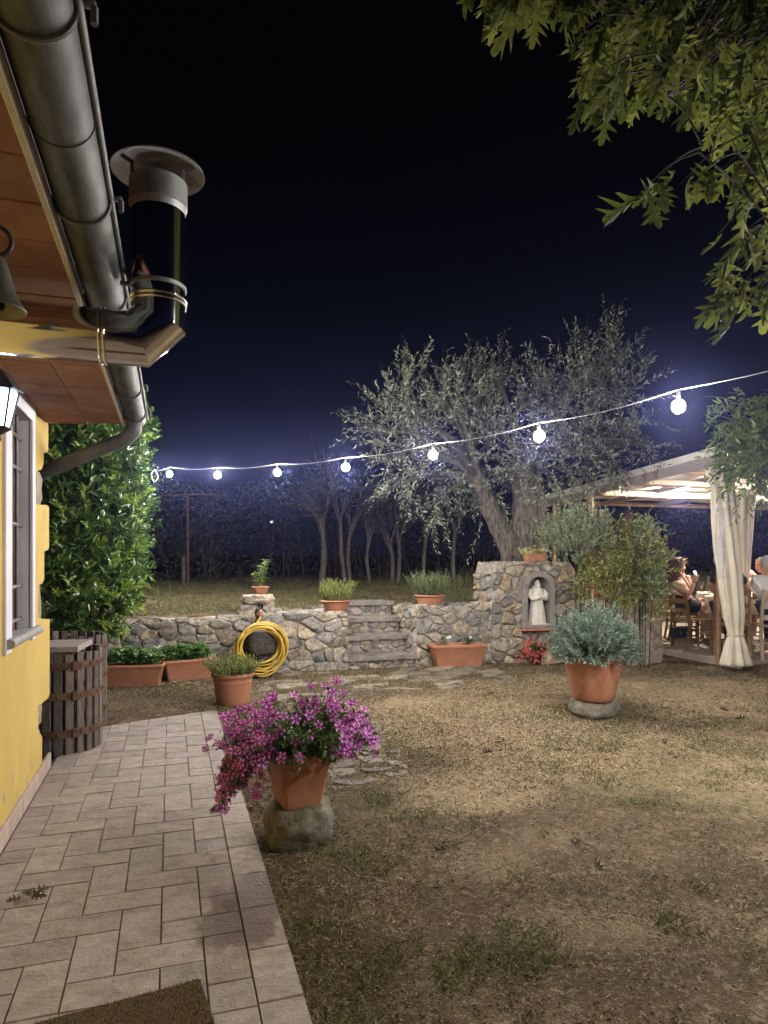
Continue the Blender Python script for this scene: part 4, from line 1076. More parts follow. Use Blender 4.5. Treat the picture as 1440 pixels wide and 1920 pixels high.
# --- two long planters with basil, left
M['basil'] = leafmat('basil_leaf', (.07, .17, .03), (.20, .36, .09), .42, .35, .5)
def planter(name, c, w, lab, rz, h=.25, dp=.26):
    root = thing(name, lab, 'planter', c, 0, 'long terracotta planters'); rect_pot(root, c, (w, dp), (w - .09, dp - .07), h, rz, .035); return root
for (xa, ya, xb, yb, lab, nb) in ((199, 1288, 297, 1285, 'long terracotta planter full of bushy basil, beside the wooden tubs', 15), (316, 1279, 402, 1271, 'long terracotta planter of sparser basil behind the round herb pot', 10)):
    a_ = G(xa, ya, -.015); b_ = G(xb, yb, -.015); d = (b_ - a_); w = d.length + .09; rz = math.atan2(d.y, d.x); c = (a_ + b_) / 2 + V(-d.y, d.x, 0).normalized() * .10; c.z = gh(c.x, c.y) - .004
    root = planter('basil_planter', c, w, lab, rz)
    P_, D2, N2 = [], [], []
    st_ = MB()
    for i in range(nb):
        u = (i + .5) / nb - .5; q0 = c + Matrix.Rotation(rz, 3, 'Z') @ V(u * (w - .12) + rr.uniform(-.02, .02), rr.uniform(-.05, .05), .22)
        for s_ in range(4):
            dr = unit(np.array([rr.uniform(-.5, .5), rr.uniform(-.6, .4), 1.0])); ln = rr.uniform(.12, .22)
            st_.tube([q0, q0 + Vector(dr) * ln], [.003, .002], 5)
            for f in (.5, .75, 1.0):
                for z in range(5):
                    an = rr.uniform(0, 2 * PI); P_.append(np.array((q0 + Vector(dr) * ln * f)[:])); D2.append([math.cos(an), math.sin(an), rr.uniform(-.5, .5)]); N2.append([rr.uniform(-.3, .3), rr.uniform(-.5, .1), 1])
    leaves('foliage', P_, D2, N2, rng.uniform(.045, .08, len(P_)), rng.uniform(.032, .052, len(P_)), LEAF, M['basil'], root); st_.build('stems', M['pet_leaf'], root)
# husks on the soil between them
hk = G(330, 1283, -.01); n = 170
hx = rng.normal(0, .17, n); hy = rng.normal(0, .05, n)
hp_ = np.stack([hk.x + hx, hk.y + hy, np.array([gh(hk.x + a, hk.y + b) for a, b in zip(hx, hy)]) + rng.uniform(.004, .035, n) * np.exp(-(hx / .2) ** 2)], 1)
tag(leaves('dry_leaves', hp_, unit(rng.normal(size=(n, 3)) * [1, .7, .22]), unit(rng.normal(size=(n, 3)) * .6 + [0, 0, 1]), rng.uniform(.05, .10, n), rng.uniform(.010, .02, n), LEAF, leafmat('dry_husk', (.22, .16, .09), (.42, .33, .21), .8, .1)), kind='stuff')
# --- planter right of the steps
a_ = G(829, 1246, -.015); b_ = G(908, 1243, -.015); d = b_ - a_; c = WY(868, 1245, 8.03); c.y = 8.20; c.z = gh(c.x, c.y) - .004; rz = R(-4)
wp = thing('flower_planter', 'long terracotta planter with a few white pansies against the wall by the niche', 'planter', c, 0, 'long terracotta planters'); rect_pot(wp, c, (d.length + .12, .29), (d.length + .0, .21), .30, rz, .04)
P_, D2, N2 = [], [], []; fl = []
for cx_ in (-.20, .12, .19):
    q0 = c + Matrix.Rotation(rz, 3, 'Z') @ V(cx_, -.02, .26)
    for i in range(70):
        an = rr.uniform(0, 2 * PI); P_.append(np.array(q0[:]) + [rr.gauss(0, .035), rr.gauss(0, .03), rr.uniform(.03, .13)]); D2.append([math.cos(an), math.sin(an), rr.uniform(-.2, .8)]); N2.append([0, -.3, 1])
    fl.append(q0 + V(rr.uniform(-.03, .03), -.06, .135)); 
leaves('foliage', P_, D2, N2, .035, .02, LEAF, M['pet_leaf'], wp)
leaves_each('flower', [f[:] for f in fl[:2]] + [(fl[0] + V(.03, 0, .012))[:]], [(0, .2, 1)] * 3, [(-.1, -1, .3)] * 3, .042, .042, FLOWER, petalmat('white_petal'), wp, fcol=[(.8, .8, .74)] * len(ff))
# --- bowls on the wall ends
M['heath'] = leafmat('heather_leaf', (.14, .18, .04), (.36, .39, .11), .6, .25); M['heath2'] = leafmat('rosemary_leaf', (.085, .13, .055), (.26, .31, .14), .6, .2)
for (px, py, wpx, lab, mt_, hgt) in ((630, 1149, 53, 'shallow terracotta bowl of upright yellow-green plants on the wall left of the steps', 'heath', .25), (806, 1138, 54, 'shallow terracotta bowl of grey-green plants on the wall right of the steps', 'heath2', .30)):
    q = WY(px, py, WY0 + .16); z0 = q.z; d = (q - V(0, 0, CAMH)).dot(V(sy_, cy_, 0)); r = wpx * d / FPX / 2; q.z += .004
    root = thing('bowl_planter', lab, 'potted plant', q, 0, 'bowls on the wall'); round_pot(root, q, r, r * .56, .165, True, rim=.025)
    tuft(root, q + V(0, 0, .14), r * .88, 150, hgt * .65, hgt * 1.2, 34, .024, .009, M[mt_], .35, spread=.7, droop=.02)
# --- stone stack with tap, small pot, hose, basin
sx1 = WY(483, 1150, WY0 + .12).x; sy1 = WY0 + .16
stk = thing('stone_stack', 'small stack of rough stones on the wall top around the garden tap', 'stone stack', (sx1, sy1, .7))
zw = zt(480, 1156)
dd_ = 8.25 / 1 
u = lambda px: WY(px, 1150, WY0 + .05).x
zz_ = lambda py: WY(483, py, WY0 + .05).z
for (xa, xb, ya, yb, seed) in ((448, 478, 1144, 1158, 1), (478, 498, 1146, 1162, 2), (498, 519, 1141, 1157, 3), (451, 483, 1133, 1144, 4), (493, 515, 1128, 1144, 5)):
    t = MB(); x0_, x1_, z0_, z1_ = u(xa), u(xb), zz_(yb), zz_(ya)
    jag_box(t, ((x0_ + x1_) / 2, sy1, (z0_ + z1_) / 2), ((x1_ - x0_) * 1.02, .26, (z1_ - z0_) * 1.0), .014, .04, seed, rr.choice([(.40, .36, .30), (.46, .40, .31), (.36, .33, .29)])); t.build('stone', M['stone'], stk, smooth=60)
t = MB(); x0_, x1_ = u(453), u(517); t.blob(((x0_ + x1_) / 2, sy1, (zz_(1115) + zz_(1133)) / 2), ((x1_ - x0_) / 2, .17, (zz_(1115) - zz_(1133)) / 2 * 1.1), 4, .12, 1.8, 9, sq=.5, col=(.42, .37, .29)); t.build('capstone', M['stone'], stk, smooth=180)
tap = thing('garden_tap', 'black garden tap with an orange hose connector between stacked stones', 'tap', (u(486), WY0 + .02, zz_(1140)))
ty = WY0 - .0; tx = u(486)
t = MB(); t.tube([(tx, ty + .16, zz_(1136)), (tx, ty - .02, zz_(1136)), (tx, ty - .045, zz_(1138)), (tx, ty - .05, zz_(1142))], .013, 10); t.box((tx, ty - .01, zz_(1136) + .028), (.016, .016, .03), b=.003); t.box((tx, ty - .01, zz_(1136) + .045), (.075, .014, .012), b=.004); t.build('spout', M['black'], tap, smooth=40)
t = MB(); t.lathe([(.014, 0), (.017, -.005), (.017, -.02), (.013, -.024)], 14, (tx, ty - .05, zz_(1142))); t.build('nozzle', M['white_statue'], tap, smooth=40)
t = MB(); t.lathe([(.019, 0), (.021, -.006), (.02, -.045), (.015, -.05)], 14, (tx, ty - .05, zz_(1145.5))); t.build('connector', pm('orange_plastic', (.55, .14, .05), None, .45, bs=0), tap, smooth=40)
sp = V((u(476) + u(503)) / 2 + .005, sy1 - .01, zz_(1115) - .006)
smp = thing('potted_plant', 'small square pot with a bright green leaning plant on top of the stone stack', 'potted plant', sp); rect_pot(smp, sp, (.17, .17), (.115, .115), .105, R(4), .02, 'terracotta', False)
t = MB(); P_, D2, N2 = [], [], []
for (dx_, dz_, n) in ((-.09, .22, 30), (.05, .36, 44), (-.03, .18, 20), (.0, .3, 20)):
    q0 = sp + V(dx_ * .2, 0, .08); q1 = sp + V(dx_ * .5, .01, .08 + dz_ * .5); q2 = sp + V(dx_ + .02, 0, .08 + dz_); t.tube([q0, q1, q2], [.005, .004, .002], 5)
    for i in range(n):
        f = .25 + .75 * i / n; q = q1.lerp(q2, f * 2 - 1) if f > .5 else q0.lerp(q1, f * 2); an = i * 2.4; P_.append(q[:]); D2.append([math.cos(an), math.sin(an), rr.uniform(-.3, .6)]); N2.append([0, -.2, 1])
leaves('foliage', P_, D2, N2, rng.uniform(.05, .09, len(P_)), rng.uniform(.018, .03, len(P_)), LEAF, leafmat('bright_leaf', (.13, .22, .04), (.27, .37, .09), .5, .3), smp); t.build('stems', M['herb'], smp)
# stone basin under the hose
bx0, bx1 = WY(464, 1200, WY0 - .2).x, WY(528, 1200, WY0 - .2).x; bz1, bz0 = WY(496, 1186, WY0 - .28).z, WY(496, 1228, WY0 - .28).z
bas = MB(); bcx = (bx0 + bx1) / 2; bw = (bx1 - bx0) / 2
rings = []
for z, kx, ky in ((bz0, .72, .75), (bz0 + .02, .84, .85), (bz0 + .08, .95, .94), (bz1 - .01, 1.0, 1.0), (bz1, .985, .985), (bz1, .84, .80), (bz1 - .06, .74, .7), (bz1 - .12, .5, .5)):
    rings.append([V(bcx + bw * kx * x, WY0 - .13 + .17 * ky * y, z) + noise.noise_vector(V(x * 3, y * 3, z * 14)) * .008 for x, y in rrect(1, 1, .42, 10)])
bas.loft(rings)
bas.box((bcx, WY0 - .11, bz0 - .12), (bw * .8, .2, .24), b=.02)
tag(bas.build('stone_basin', pm('dark_basin_stone', (.045, .042, .038), (.13, .12, .11), .92, scale=40, bs=.9, bd=.01, bscale=60), smooth=60), 'dark carved stone basin on the wall face framed by the hose coil', 'basin')
hose = thing('garden_hose', 'yellow garden hose coiled around the stone basin below the tap', 'garden hose', (bcx, WY0 - .25, .2))
M['hose'] = pm('yellow_hose', (.52, .34, .035), (.66, .45, .075), .45, scale=6, bs=0)
hc = WY(490, 1211, WY0 - .33); hw = 42 * 8.2 / FPX; hh_ = 43 * 8.2 / FPX
t = MB(); pts = []; turns = 11; npt = 44
for i in range(turns * npt + 1):
    a = 2 * PI * i / npt - .6; k = i / (turns * npt)
    rj = .035 * math.sin(i / npt * 2.9) + .02 * math.sin(i / npt * 7.1 + 1)
    low = max(0, -math.sin(a)); 
    pts.append(V(hc.x + (hw + rj - .022) * math.cos(a) + .012 * math.sin(k * 31), hc.y + .055 * math.sin(k * 23 + a * .5) + .03 * math.cos(k * 9), hc.z + (hh_ + rj * (1 + low * .8) - .022) * math.sin(a) - .03 * low * (1 + math.sin(k * 17)) * .5 - .01))
t.tube(pts, .0105, 7); t.build('coil', M['hose'], hose, smooth=180)
t = MB(); e = V(tx, ty - .05, zz_(1154.5)); t.tube([e + V(0, 0, .02), e, e + V(-.012, -.03, -.035), e + V(-.05, -.10, -.06), V(hc.x - .05, hc.y + .02, hc.z + hh_ - .0)], .0105, 8); t.build('feed', M['hose'], hose, smooth=180)
t = MB(); t.tube([V(hc.x - hw * .75, hc.y - .04, hc.z + hh_ * .55), V(hc.x - hw * 1.05, hc.y - .05, hc.z + .06), V(hc.x - hw * 1.28, hc.y - .05, hc.z - .09)], .0105, 8); t.build('loose_end', M['hose'], hose, smooth=180)

# --- lavender on its stone
lp = G(1134, 1348, -.015); lr = 54 * 6.05 / FPX
stn = MB(); stn.blob((lp.x, lp.y + .17, .045), (.215, .185, .105), 4, .16, 1.5, 12, sq=.3)
tag(stn.build('rock', M['rock'], smooth=180), 'low flat rock under the lavender pot in patchy grass', 'rock')
lc_ = V(lp.x, lp.y + .17, .132); 
lav = thing('potted_lavender', 'large round terracotta pot of bushy silver-green lavender on a low rock', 'potted plant', lc_)
round_pot(lav, lc_, .262, .178, .40, mat='terracotta', rim=.045)
M['lav'] = leafmat('lavender_leaf', (.085, .135, .095), (.27, .35, .27), .65, .2)
n = 620; a = rng.uniform(0, 2 * PI, n); el = np.arccos(rng.uniform(-.12, 1, n)); d = np.stack([np.cos(a) * np.sin(el), np.sin(a) * np.sin(el), np.cos(el)], 1)
rxy, rzz = .345, .40; l = 1 / np.sqrt((d[:, 0] / rxy) ** 2 + (d[:, 1] / rxy) ** 2 + (d[:, 2] / rzz) ** 2) * rng.uniform(.68, 1.16, n)
b = np.array((lc_ + V(0, 0, .38))[:]) + d * .08; d2 = unit(d + [0, 0, .25])
p, dd, nn = shoots(b + d * (l * .42)[:, None], d2, l * .55, 24, .62, curve=.12)
leaves('foliage', p, dd, nn, rng.uniform(.028, .05, len(p)), rng.uniform(.005, .0085, len(p)), LEAF2, M['lav'], lav)
t = MB(); shoot_stems(t, b, d2, l * .95, .0028, 4); t.build('stems', pm('lavender_stem', (.10, .12, .075), (.16, .15, .10), .8, bs=0), lav, smooth=60)
# --- red flowers by the niche
rp = V(*WY(1010, 1232, WY0 - .28)); rp.z = gh(rp.x, rp.y)
red = thing('potted_red_flowers', 'dark pot of red daisy-like flowers spilling beneath the statue niche', 'potted plant', rp)
t = MB(); t.lathe([(0, 0), (.09, 0), (.125, .20), (.135, .205), (.135, .225), (.12, .225), (.11, .15)], 28, rp); t.build('pot', M['black'], red, smooth=40)
n = 240; d = rdir(n); d[:, 2] = np.abs(d[:, 2]) * .9; l = rng.uniform(.15, .33, n)
dr_ = rng.uniform(.1, 1.0, n)
PP, DD, NN = [], [], []; b0 = np.array((rp + V(-.02, -.02, .20))[:])
for t_ in np.linspace(.2, 1, 9):
    p = b0 + unit(d) * (l * t_)[:, None] * [1.05, .8, 1]; p[:, 2] -= dr_ * l * t_ * t_; PP.append(p); DD.append(rdir(n)); NN.append(rdir(n) + [0, 0, .5])
leaves('foliage', np.concatenate(PP), np.concatenate(DD), np.concatenate(NN), .026, .008, LEAF2, M['pet_leaf'], red)
fp_ = PP[-1][(PP[-1][:, 1] < rp.y + .1)]; fp_ = fp_[rng.random(len(fp_)) < .8]; extra = PP[-3][rng.random(n) < .25]; fp_ = np.concatenate([fp_, extra]); nn = unit(rdir(len(fp_)) * .6 + [-.2, -.9, .4])
dv = [(0, 0, .02)]; dfc = []; dc = []
for i in range(10):
    a = 2 * PI * i / 10; o = len(dv); dv += [(.5 * math.sin(a - .27), .5 * math.cos(a - .27), .06), (.56 * math.sin(a), .56 * math.cos(a), .05), (.5 * math.sin(a + .27), .5 * math.cos(a + .27), .06)]; dfc += [(0, o + 2, o + 1, o)]; dc += [(.60, .11, .105)]
dv += [(.13 * math.cos(a), .13 * math.sin(a), .07) for a in np.linspace(0, 2 * PI, 6, endpoint=False)]; dfc.append(tuple(range(len(dv) - 6, len(dv)))); dc.append((.65, .35, .16))
leaves_each('flower', fp_, unit(np.cross(nn, rdir(len(nn)))), nn, rng.uniform(.026, .034, len(fp_)), .030, (dv, dfc), petalmat('red_petal'), red, tint=rng.uniform(.75, 1.2, (len(fp_), 1)) * np.ones((1, 3)), fcol=dc)
# --- box of yellow succulents on the pier top
yq = WY(1002, 1050, YP + .16); yq.z = ztp(1000, 1056) + .02
yel = thing('flower_box', 'small clay box of pale yellow blossoms on top of the niche pier', 'planter', yq); rect_pot(yel, yq, (.30, .16), (.27, .13), .115, 0, .015, 'clay', False)
n = 70; p = np.array((yq + V(-.03, 0, .11))[:]) + rng.normal(size=(n, 3)) * [.11, .05, .03] + [0, 0, .03]; nn = unit(rdir(n) * .6 + [0, -.6, .7])
leaves_each('flower', p, unit(np.cross(nn, rdir(n))), nn, .045, .045, FLOWER, petalmat('yellow_petal'), yel, tint=rng.uniform(.7, 1.1, (n, 1)) * np.ones((1, 3)), fcol=[(.60, .55, .28)] * len(ff))
p2 = p - [0, 0, .03] + rng.normal(size=(n, 3)) * .02; leaves('foliage', p2, rdir(n) + [0, 0, .6], rdir(n), .05, .02, LEAF, M['herb'], yel)
# --- free plants of the terrace
def rosemary(px, py, h, n, lab, lean=(0, 0), mt='heath2', Y=None, spread=.35, leafL=.03):
    q = WY(px, py, Y); q.z = gh(q.x, q.y) - .01
    root = thing('rosemary_plant', lab, 'plant', q)
    tuft(root, q, .07, n, h * .6, h, 34, leafL, .005, M[mt], spread, spread=.65, droop=0); return root
r1 = rosemary(858, 1118, .62, 22, 'upright rosemary growing on the terrace between bowl and niche pier', Y=9.3)
r2 = rosemary(306, 1152, .38, 9, 'thin spiky seedling growing alone on the terrace above the wall', Y=9.3, mt='herb')
# stump-like boundary stones right of the wall
bo = MB(); q = G(1226, 1240, 0); jag_box(bo, (q.x + .02, q.y + .1, .27), (.26, .24, .62), .025, .05, 3, (.42, .37, .29)); tag(bo.build('boundary_stone', M['stone'], smooth=60), 'upright worn boundary stone at the pavilion entrance', 'stone')
bo = MB(); q = G(1207, 1246, 0); bkx, bky = q.x + .05, q.y + .24; jag_box(bo, (bkx, bky, .50), (.36, .34, 1.10), .03, .05, 8, (.46, .40, .31)); tag(bo.build('wall_end_stone', M['stone'], smooth=60), 'tall rough stone block ending the wall, under the black bucket', 'stone')
bo = MB(); q = G(1040, 1243, 0); jag_box(bo, (q.x, q.y + .12, .07), (.36, .24, .17), .02, .05, 5, (.50, .44, .33)); tag(bo.build('loose_stone', M['stone'], smooth=60), 'pale flat block on the grass beside the red flowers', 'stone')
bq = V(bkx - .02, bky, 1.045); bu = MB(); bu.lathe([(0, 0), (.115, 0), (.135, .24), (.142, .245), (.142, .26), (.13, .26), (.11, .05), (0, .04)], 28, (bq.x, bq.y, bq.z)); bu.tube([bq + V(.138 * math.cos(a), -.01 - .06 * math.sin(a), .245 + .08 * math.sin(a)) for a in np.linspace(0, PI, 14)], .005, 6)
tag(bu.build('bucket', M['black'], smooth=40), 'black bucket standing on the stone block among the shrubs', 'bucket')
# ---------------------------------------------------------------- bark and foliage materials
M['olive_bark'] = pm('olive_bark', (.045, .038, .031), (.19, .165, .135), .92, scale=9, detail=8, sc3=(3.0, 3.0, .8), bs=1., bd=.03, bscale=16)
M['bark'] = pm('grey_bark', (.06, .052, .045), (.15, .13, .115), .92, scale=9, sc3=(3, 3, .7), bs=.8, bd=.02)
M['twig'] = pm('olive_twig', (.055, .05, .042), (.12, .11, .09), .85, scale=20, bs=0)
M['olive'] = leafmat('olive_leaf', (.06, .08, .042), (.40, .43, .31), .5, .2)
M['laurel'] = leafmat('laurel_leaf', (.025, .065, .015), (.11, .19, .035), .27, .2, .6)
M['laurel_new'] = leafmat('young_laurel_leaf', (.16, .27, .03), (.36, .46, .09), .34, .35, .5)
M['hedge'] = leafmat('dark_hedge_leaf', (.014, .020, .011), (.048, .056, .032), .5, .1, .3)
M['oak'] = leafmat('oak_leaf', (.032, .046, .010), (.17, .19, .042), .62, .35, .2)
def spline(pts, n=6):
    pts = [Vector(p) for p in pts]; out = []
    for i in range(len(pts) - 1):
        a = pts[max(i - 1, 0)]; b = pts[i]; c = pts[i + 1]; d = pts[min(i + 2, len(pts) - 1)]
        for k in range(n):
            t = k / n; out.append(.5 * ((2 * b) + (c - a) * t + (2 * a - 5 * b + 4 * c - d) * t * t + (3 * b - a - 3 * c + d) * t ** 3))
    return out + [pts[-1]]
def limb(mb, pts, r0, r1, n=8, gnarl=0.0, seed=0, k=6):
    s = spline(pts, k); m = len(s); base = len(mb.v)
    mb.tube(s, [r0 + (r1 - r0) * i / (m - 1) for i in range(m)], n)
    if gnarl:
        for i in range(base, len(mb.v)):
            v = Vector(mb.v[i]); nv = noise.noise_vector(V(v.x * 5 + seed, v.y * 5, v.z * 2.2)) + .5 * noise.noise_vector(V(v.x * 13, v.y * 13 + seed, v.z * 4)); mb.v[i] = (v + nv * gnarl)[:]
# ---------------------------------------------------------------- olive tree
OD = 10.35
ob = P(968, 1075, OD); ob.z = gh(ob.x, ob.y)
olive = thing('olive_tree', 'old olive tree with forked gnarled trunk and silvery leaves behind the niche pier', 'tree', ob)
t = MB()
limb(t, [P(985, 1108, OD), P(984, 1040, OD), P(990, 960, OD), P(984, 900, OD), P(975, 868, OD)], .33, .18, 22, .07, 1, 8)
limb(t, [P(966, 1108, OD - .1), P(960, 1040, OD - .1), P(935, 985, OD - .05), P(908, 925, OD), P(895, 880, OD)], .22, .10, 18, .05, 5, 8)
limb(t, [P(1010, 1110, OD + .1), P(1006, 1040, OD + .1), P(1000, 950, OD + .1)], .17, .10, 16, .06, 9, 8)
limb(t, [P(940, 1115, OD - .15), P(955, 1060, OD - .15), P(965, 1010, OD - .1)], .16, .08, 12, .05, 12, 6)
t.build('trunk', M['olive_bark'], olive, smooth=180)
hubs = []   # (px, py, depth offset, twig radius in px, n twigs, updir)
forkA, forkB = P(975, 868, OD), P(895, 880, OD)
spec = [(745, 720, -.2, 68, 52, .9), (800, 760, .5, 75, 56, .7), (770, 830, -.5, 70, 54, .3), (850, 720, -.3, 70, 54, .9), (905, 700, .4, 50, 40, 1.), (930, 780, -.6, 65, 48, .4), (860, 850, .2, 75, 58, .0), (755, 905, -.2, 45, 22, -.7), (820, 930, .3, 52, 30, -.5), (905, 950, .4, 45, 14, -.5), (700, 770, .3, 40, 26, .5),
        (1010, 760, .5, 60, 40, .6), (1060, 700, -.3, 65, 48, .9), (1120, 660, .2, 62, 50, 1.1), (1170, 690, -.4, 52, 40, .8), (1150, 760, .5, 66, 50, .4), (1080, 800, -.6, 70, 54, .2), (1010, 850, -.4, 60, 44, .0), (1130, 850, .2, 70, 56, -.1), (1195, 815, -.2, 42, 26, .1), (1075, 890, .5, 50, 30, -.4), (990, 700, 0, 42, 20, .8), (1010, 930, .5, 42, 16, -.3), (1150, 620, .1, 26, 14, 1.4), (930, 660, .2, 24, 12, 1.4), (785, 670, .1, 30, 10, 1.3), (950, 900, -.4, 40, 20, 0)]
t = MB(); B, D_, Ln_ = [], [], []
for (px, py, dd, rp_, n, up) in spec:
    py += 32 if py < 800 else (12 if py < 860 else 0)
    h = P(px, py, OD + dd); fk = forkA if px > 915 else forkB
    limb(t, [fk - V(0, 0, .1), fk.lerp(h, .45) + V(rr.uniform(-.15, .15), rr.uniform(-.15, .15), rr.uniform(.0, .22)), h], .062, .02, 6, .02, px)
    rw = rp_ * OD / FPX
    for i in range(int(n * .8)):
        o = Vector(rdir(1)[0]) * rw * rr.uniform(.25, 1.0); b = h + o; h_ = fk.lerp(h, rr.uniform(.55, 1.0)).lerp(b, .35)
        dr = (o.normalized() * .7 + V(0, 0, up) + Vector(rdir(1)[0]) * .55).normalized(); ln = rr.uniform(.28, .62) * (1.15 if up > 1 else 1)
        t.tube([h_, h_.lerp(b, .55) + V(0, 0, .04), b], [.007, .005, .004], 4, cap=False)
        B.append(b[:]); D_.append(dr[:]); Ln_.append(ln); t.tube([b, b + dr * ln * .55, b + dr * ln], [.0034, .0026, .0014], 4, cap=False)
t.build('branches', M['twig'], olive, smooth=60)
p, dd, nn = shoots(B, D_, Ln_, 17, .66, start=-.2, curve=.22, down=.08)
leaves('crown', p, dd, nn, rng.uniform(.062, .10, len(p)), rng.uniform(.020, .028, len(p)), LEAF2, M['olive'], olive, tint=rng.random(len(p)) ** 1.3)
# ---------------------------------------------------------------- laurel hedge on the left
def shrub(name, lab, cat, lobes, n_sh, leafL, leafW, mat, per=12, tmpl=LEAF, lmin=.16, lmax=.34, group=None, new=None, stem=None, spread=.75, updir=.55, face=None):
    """foliage as leafy shoots over the skins of several ellipsoids; lobes = (centre, radii)"""
    c0 = Vector(lobes[0][0]); base = V(c0.x, c0.y, gh(c0.x, c0.y))
    root = thing(name, lab, cat, base, 0, group)
    vol = [r[0] * r[1] + r[1] * r[2] + r[0] * r[2] for _, r in lobes]; tot = sum(vol); B, D_, Ln_ = [], [], []
    for (c, r), w in zip(lobes, vol):
        n = int(n_sh * w / tot); d = rdir(n)
        if face is not None:   # more shoots on the side that is seen and lit
            f = np.array(face); fl = (d @ f) < -.2; sw = fl & (rng.random(n) < .75); d[sw] -= 2 * (d[sw] @ f)[:, None] * f
        k = rng.uniform(.62, 1.0, n) ** .6
        k *= 1 + .16 * np.array([noise.noise((x * 2.6 + c[0], y * 2.6, z * 2.6)) for x, y, z in d])
        B.append(np.array(c[:]) + d * k[:, None] * np.array(r)); D_.append(unit(d * .8 + [0, 0, updir] + rdir(n) * .45)); Ln_.append(rng.uniform(lmin, lmax, n))
    B, D_, Ln_ = np.concatenate(B), np.concatenate(D_), np.concatenate(Ln_)
    ok = B[:, 2] > np.array([gh(x, y) for x, y in B[:, :2]]) + .03; B, D_, Ln_ = B[ok], D_[ok], Ln_[ok]
    isnew = np.zeros(len(B), bool)
    if new: isnew = rng.random(len(B)) < new[0]
    for sel, nm, mt_, kk in ((~isnew, 'foliage', mat, 1.0), (isnew, 'young_leaves', new[1] if new else None, .85)):
        if not sel.any(): continue
        p, dd, nn = shoots(B[sel], D_[sel], Ln_[sel], per, spread if nm == 'foliage' else .55, start=.2, curve=.12)
        leaves(nm, p, dd, nn, rng.uniform(.7, 1.15, len(p)) * leafL * kk, rng.uniform(.75, 1.1, len(p)) * leafW * kk, tmpl, mt_, root)
    t = MB()
    for (c, r) in lobes[:6]:
        c = Vector(c); 
        for _ in range(2):
            j_ = V(rr.uniform(-.12, .12), rr.uniform(-.1, .1), 0); limb(t, [V(c.x * .7 + base.x * .3, c.y * .7 + base.y * .3, gh(c.x, c.y) - .02) + j_ * .6, c - V(0, 0, r[2] * .3) + j_, c + V(0, 0, r[2] * .5) + j_ * 2.2], .008, .004, 5)
    shoot_stems(t, B[::2], D_[::2], Ln_[::2], .004, 4)
    t.build('stems', stem or M['darkbark'], root, smooth=60)
    return root
def lobe(px, py, d, rpx, rz_px, ry=None):
    return (P(px, py, d), (rpx * d / FPX, ry or rpx * d / FPX, rz_px * d / FPX))
FACE = unit(np.array([.75, -.55, .25]))
shrub('laurel_bush', 'tall glossy laurel bush with bright young shoots rising beyond the house corner', 'bush',
      [lobe(155, 1020, 7.6, 80, 110, .62), lobe(193, 930, 8.1, 52, 90, .6), lobe(150, 1120, 7.2, 80, 70, .55), lobe(206, 1060, 7.9, 36, 60, .5), lobe(200, 850, 8.6, 42, 64, .6), lobe(140, 920, 7.9, 75, 100, .6), lobe(110, 1060, 7.3, 60, 120, .5), lobe(228, 805, 9.0, 24, 38, .5), lobe(165, 1150, 8.2, 60, 40, .45)],
      1250, .118, .040, M['laurel'], 13, new=(.26, M['laurel_new']), face=FACE)
shrub('laurel_bush', 'darker rear laurel bush below the downpipe, behind the glossy one', 'bush',
      [lobe(130, 860, 9.6, 110, 90, .8), lobe(190, 800, 10.0, 80, 65, .8), lobe(120, 960, 9.2, 90, 120, .7)], 560, .11, .042, M['laurel'], 11, face=FACE)
shrub('laurel_bush', 'dim laurel bush at the string end of the lights, furthest of the three', 'bush',
      [lobe(242, 960, 11.2, 30, 70, .7), lobe(228, 1035, 10.6, 34, 54, .7), lobe(262, 885, 11.6, 16, 34, .4), lobe(212, 900, 11.2, 50, 110, .8)], 380, .08, .03, M['laurel'], 11, face=FACE)
# ---------------------------------------------------------------- grey spiky shrub, nandina, viburnum by the pavilion
M['grey'] = leafmat('grey_green_leaf', (.15, .20, .10), (.40, .43, .28), .6, .25); M['nandina'] = leafmat('nandina_leaf', (.10, .14, .03), (.42, .42, .12), .5, .35); M['redleaf'] = leafmat('reddish_leaf', (.13, .03, .025), (.25, .08, .06), .5, .25)
shrub('sage_shrub', 'tall grey-green shrub with upright spikes beside the olive trunk', 'shrub', [lobe(1085, 1035, 9.2, 42, 36, .4), lobe(1090, 1010, 9.3, 34, 28, .35), lobe(1050, 1020, 9.6, 28, 26, .3)], 480, .055, .015, M['grey'], 24, LEAF2, .16, .36, spread=.6, updir=1.3, face=unit(np.array([-.2, -.9, .3])))
shrub('nandina_bush', 'airy yellow-green nandina with a few reddish leaves above the low wall', 'shrub', [lobe(1150, 1085, 8.9, 42, 44, .42), lobe(1182, 1055, 9.0, 34, 40, .4), lobe(1122, 1105, 8.8, 26, 34, .35), lobe(1178, 1025, 9.1, 14, 26, .3)], 420, .06, .020, M['nandina'], 17, LEAF2, .18, .4, new=(.10, M['redleaf']), spread=.8, updir=.7, face=unit(np.array([-.2, -.9, .3])))
shrub('viburnum_bush', 'loose green shrub with long pointed leaves arching towards the diners', 'shrub', [lobe(1204, 1075, 8.8, 16, 50, .2), lobe(1214, 1122, 8.7, 14, 28, .18), lobe(1203, 1022, 9.0, 18, 22, .2)], 120, .10, .028, leafmat('pointed_leaf', (.10, .15, .05), (.31, .36, .17), .4, .3), 10, LEAF, .16, .28, spread=.8, updir=.8, face=unit(np.array([.0, -.9, .3])))
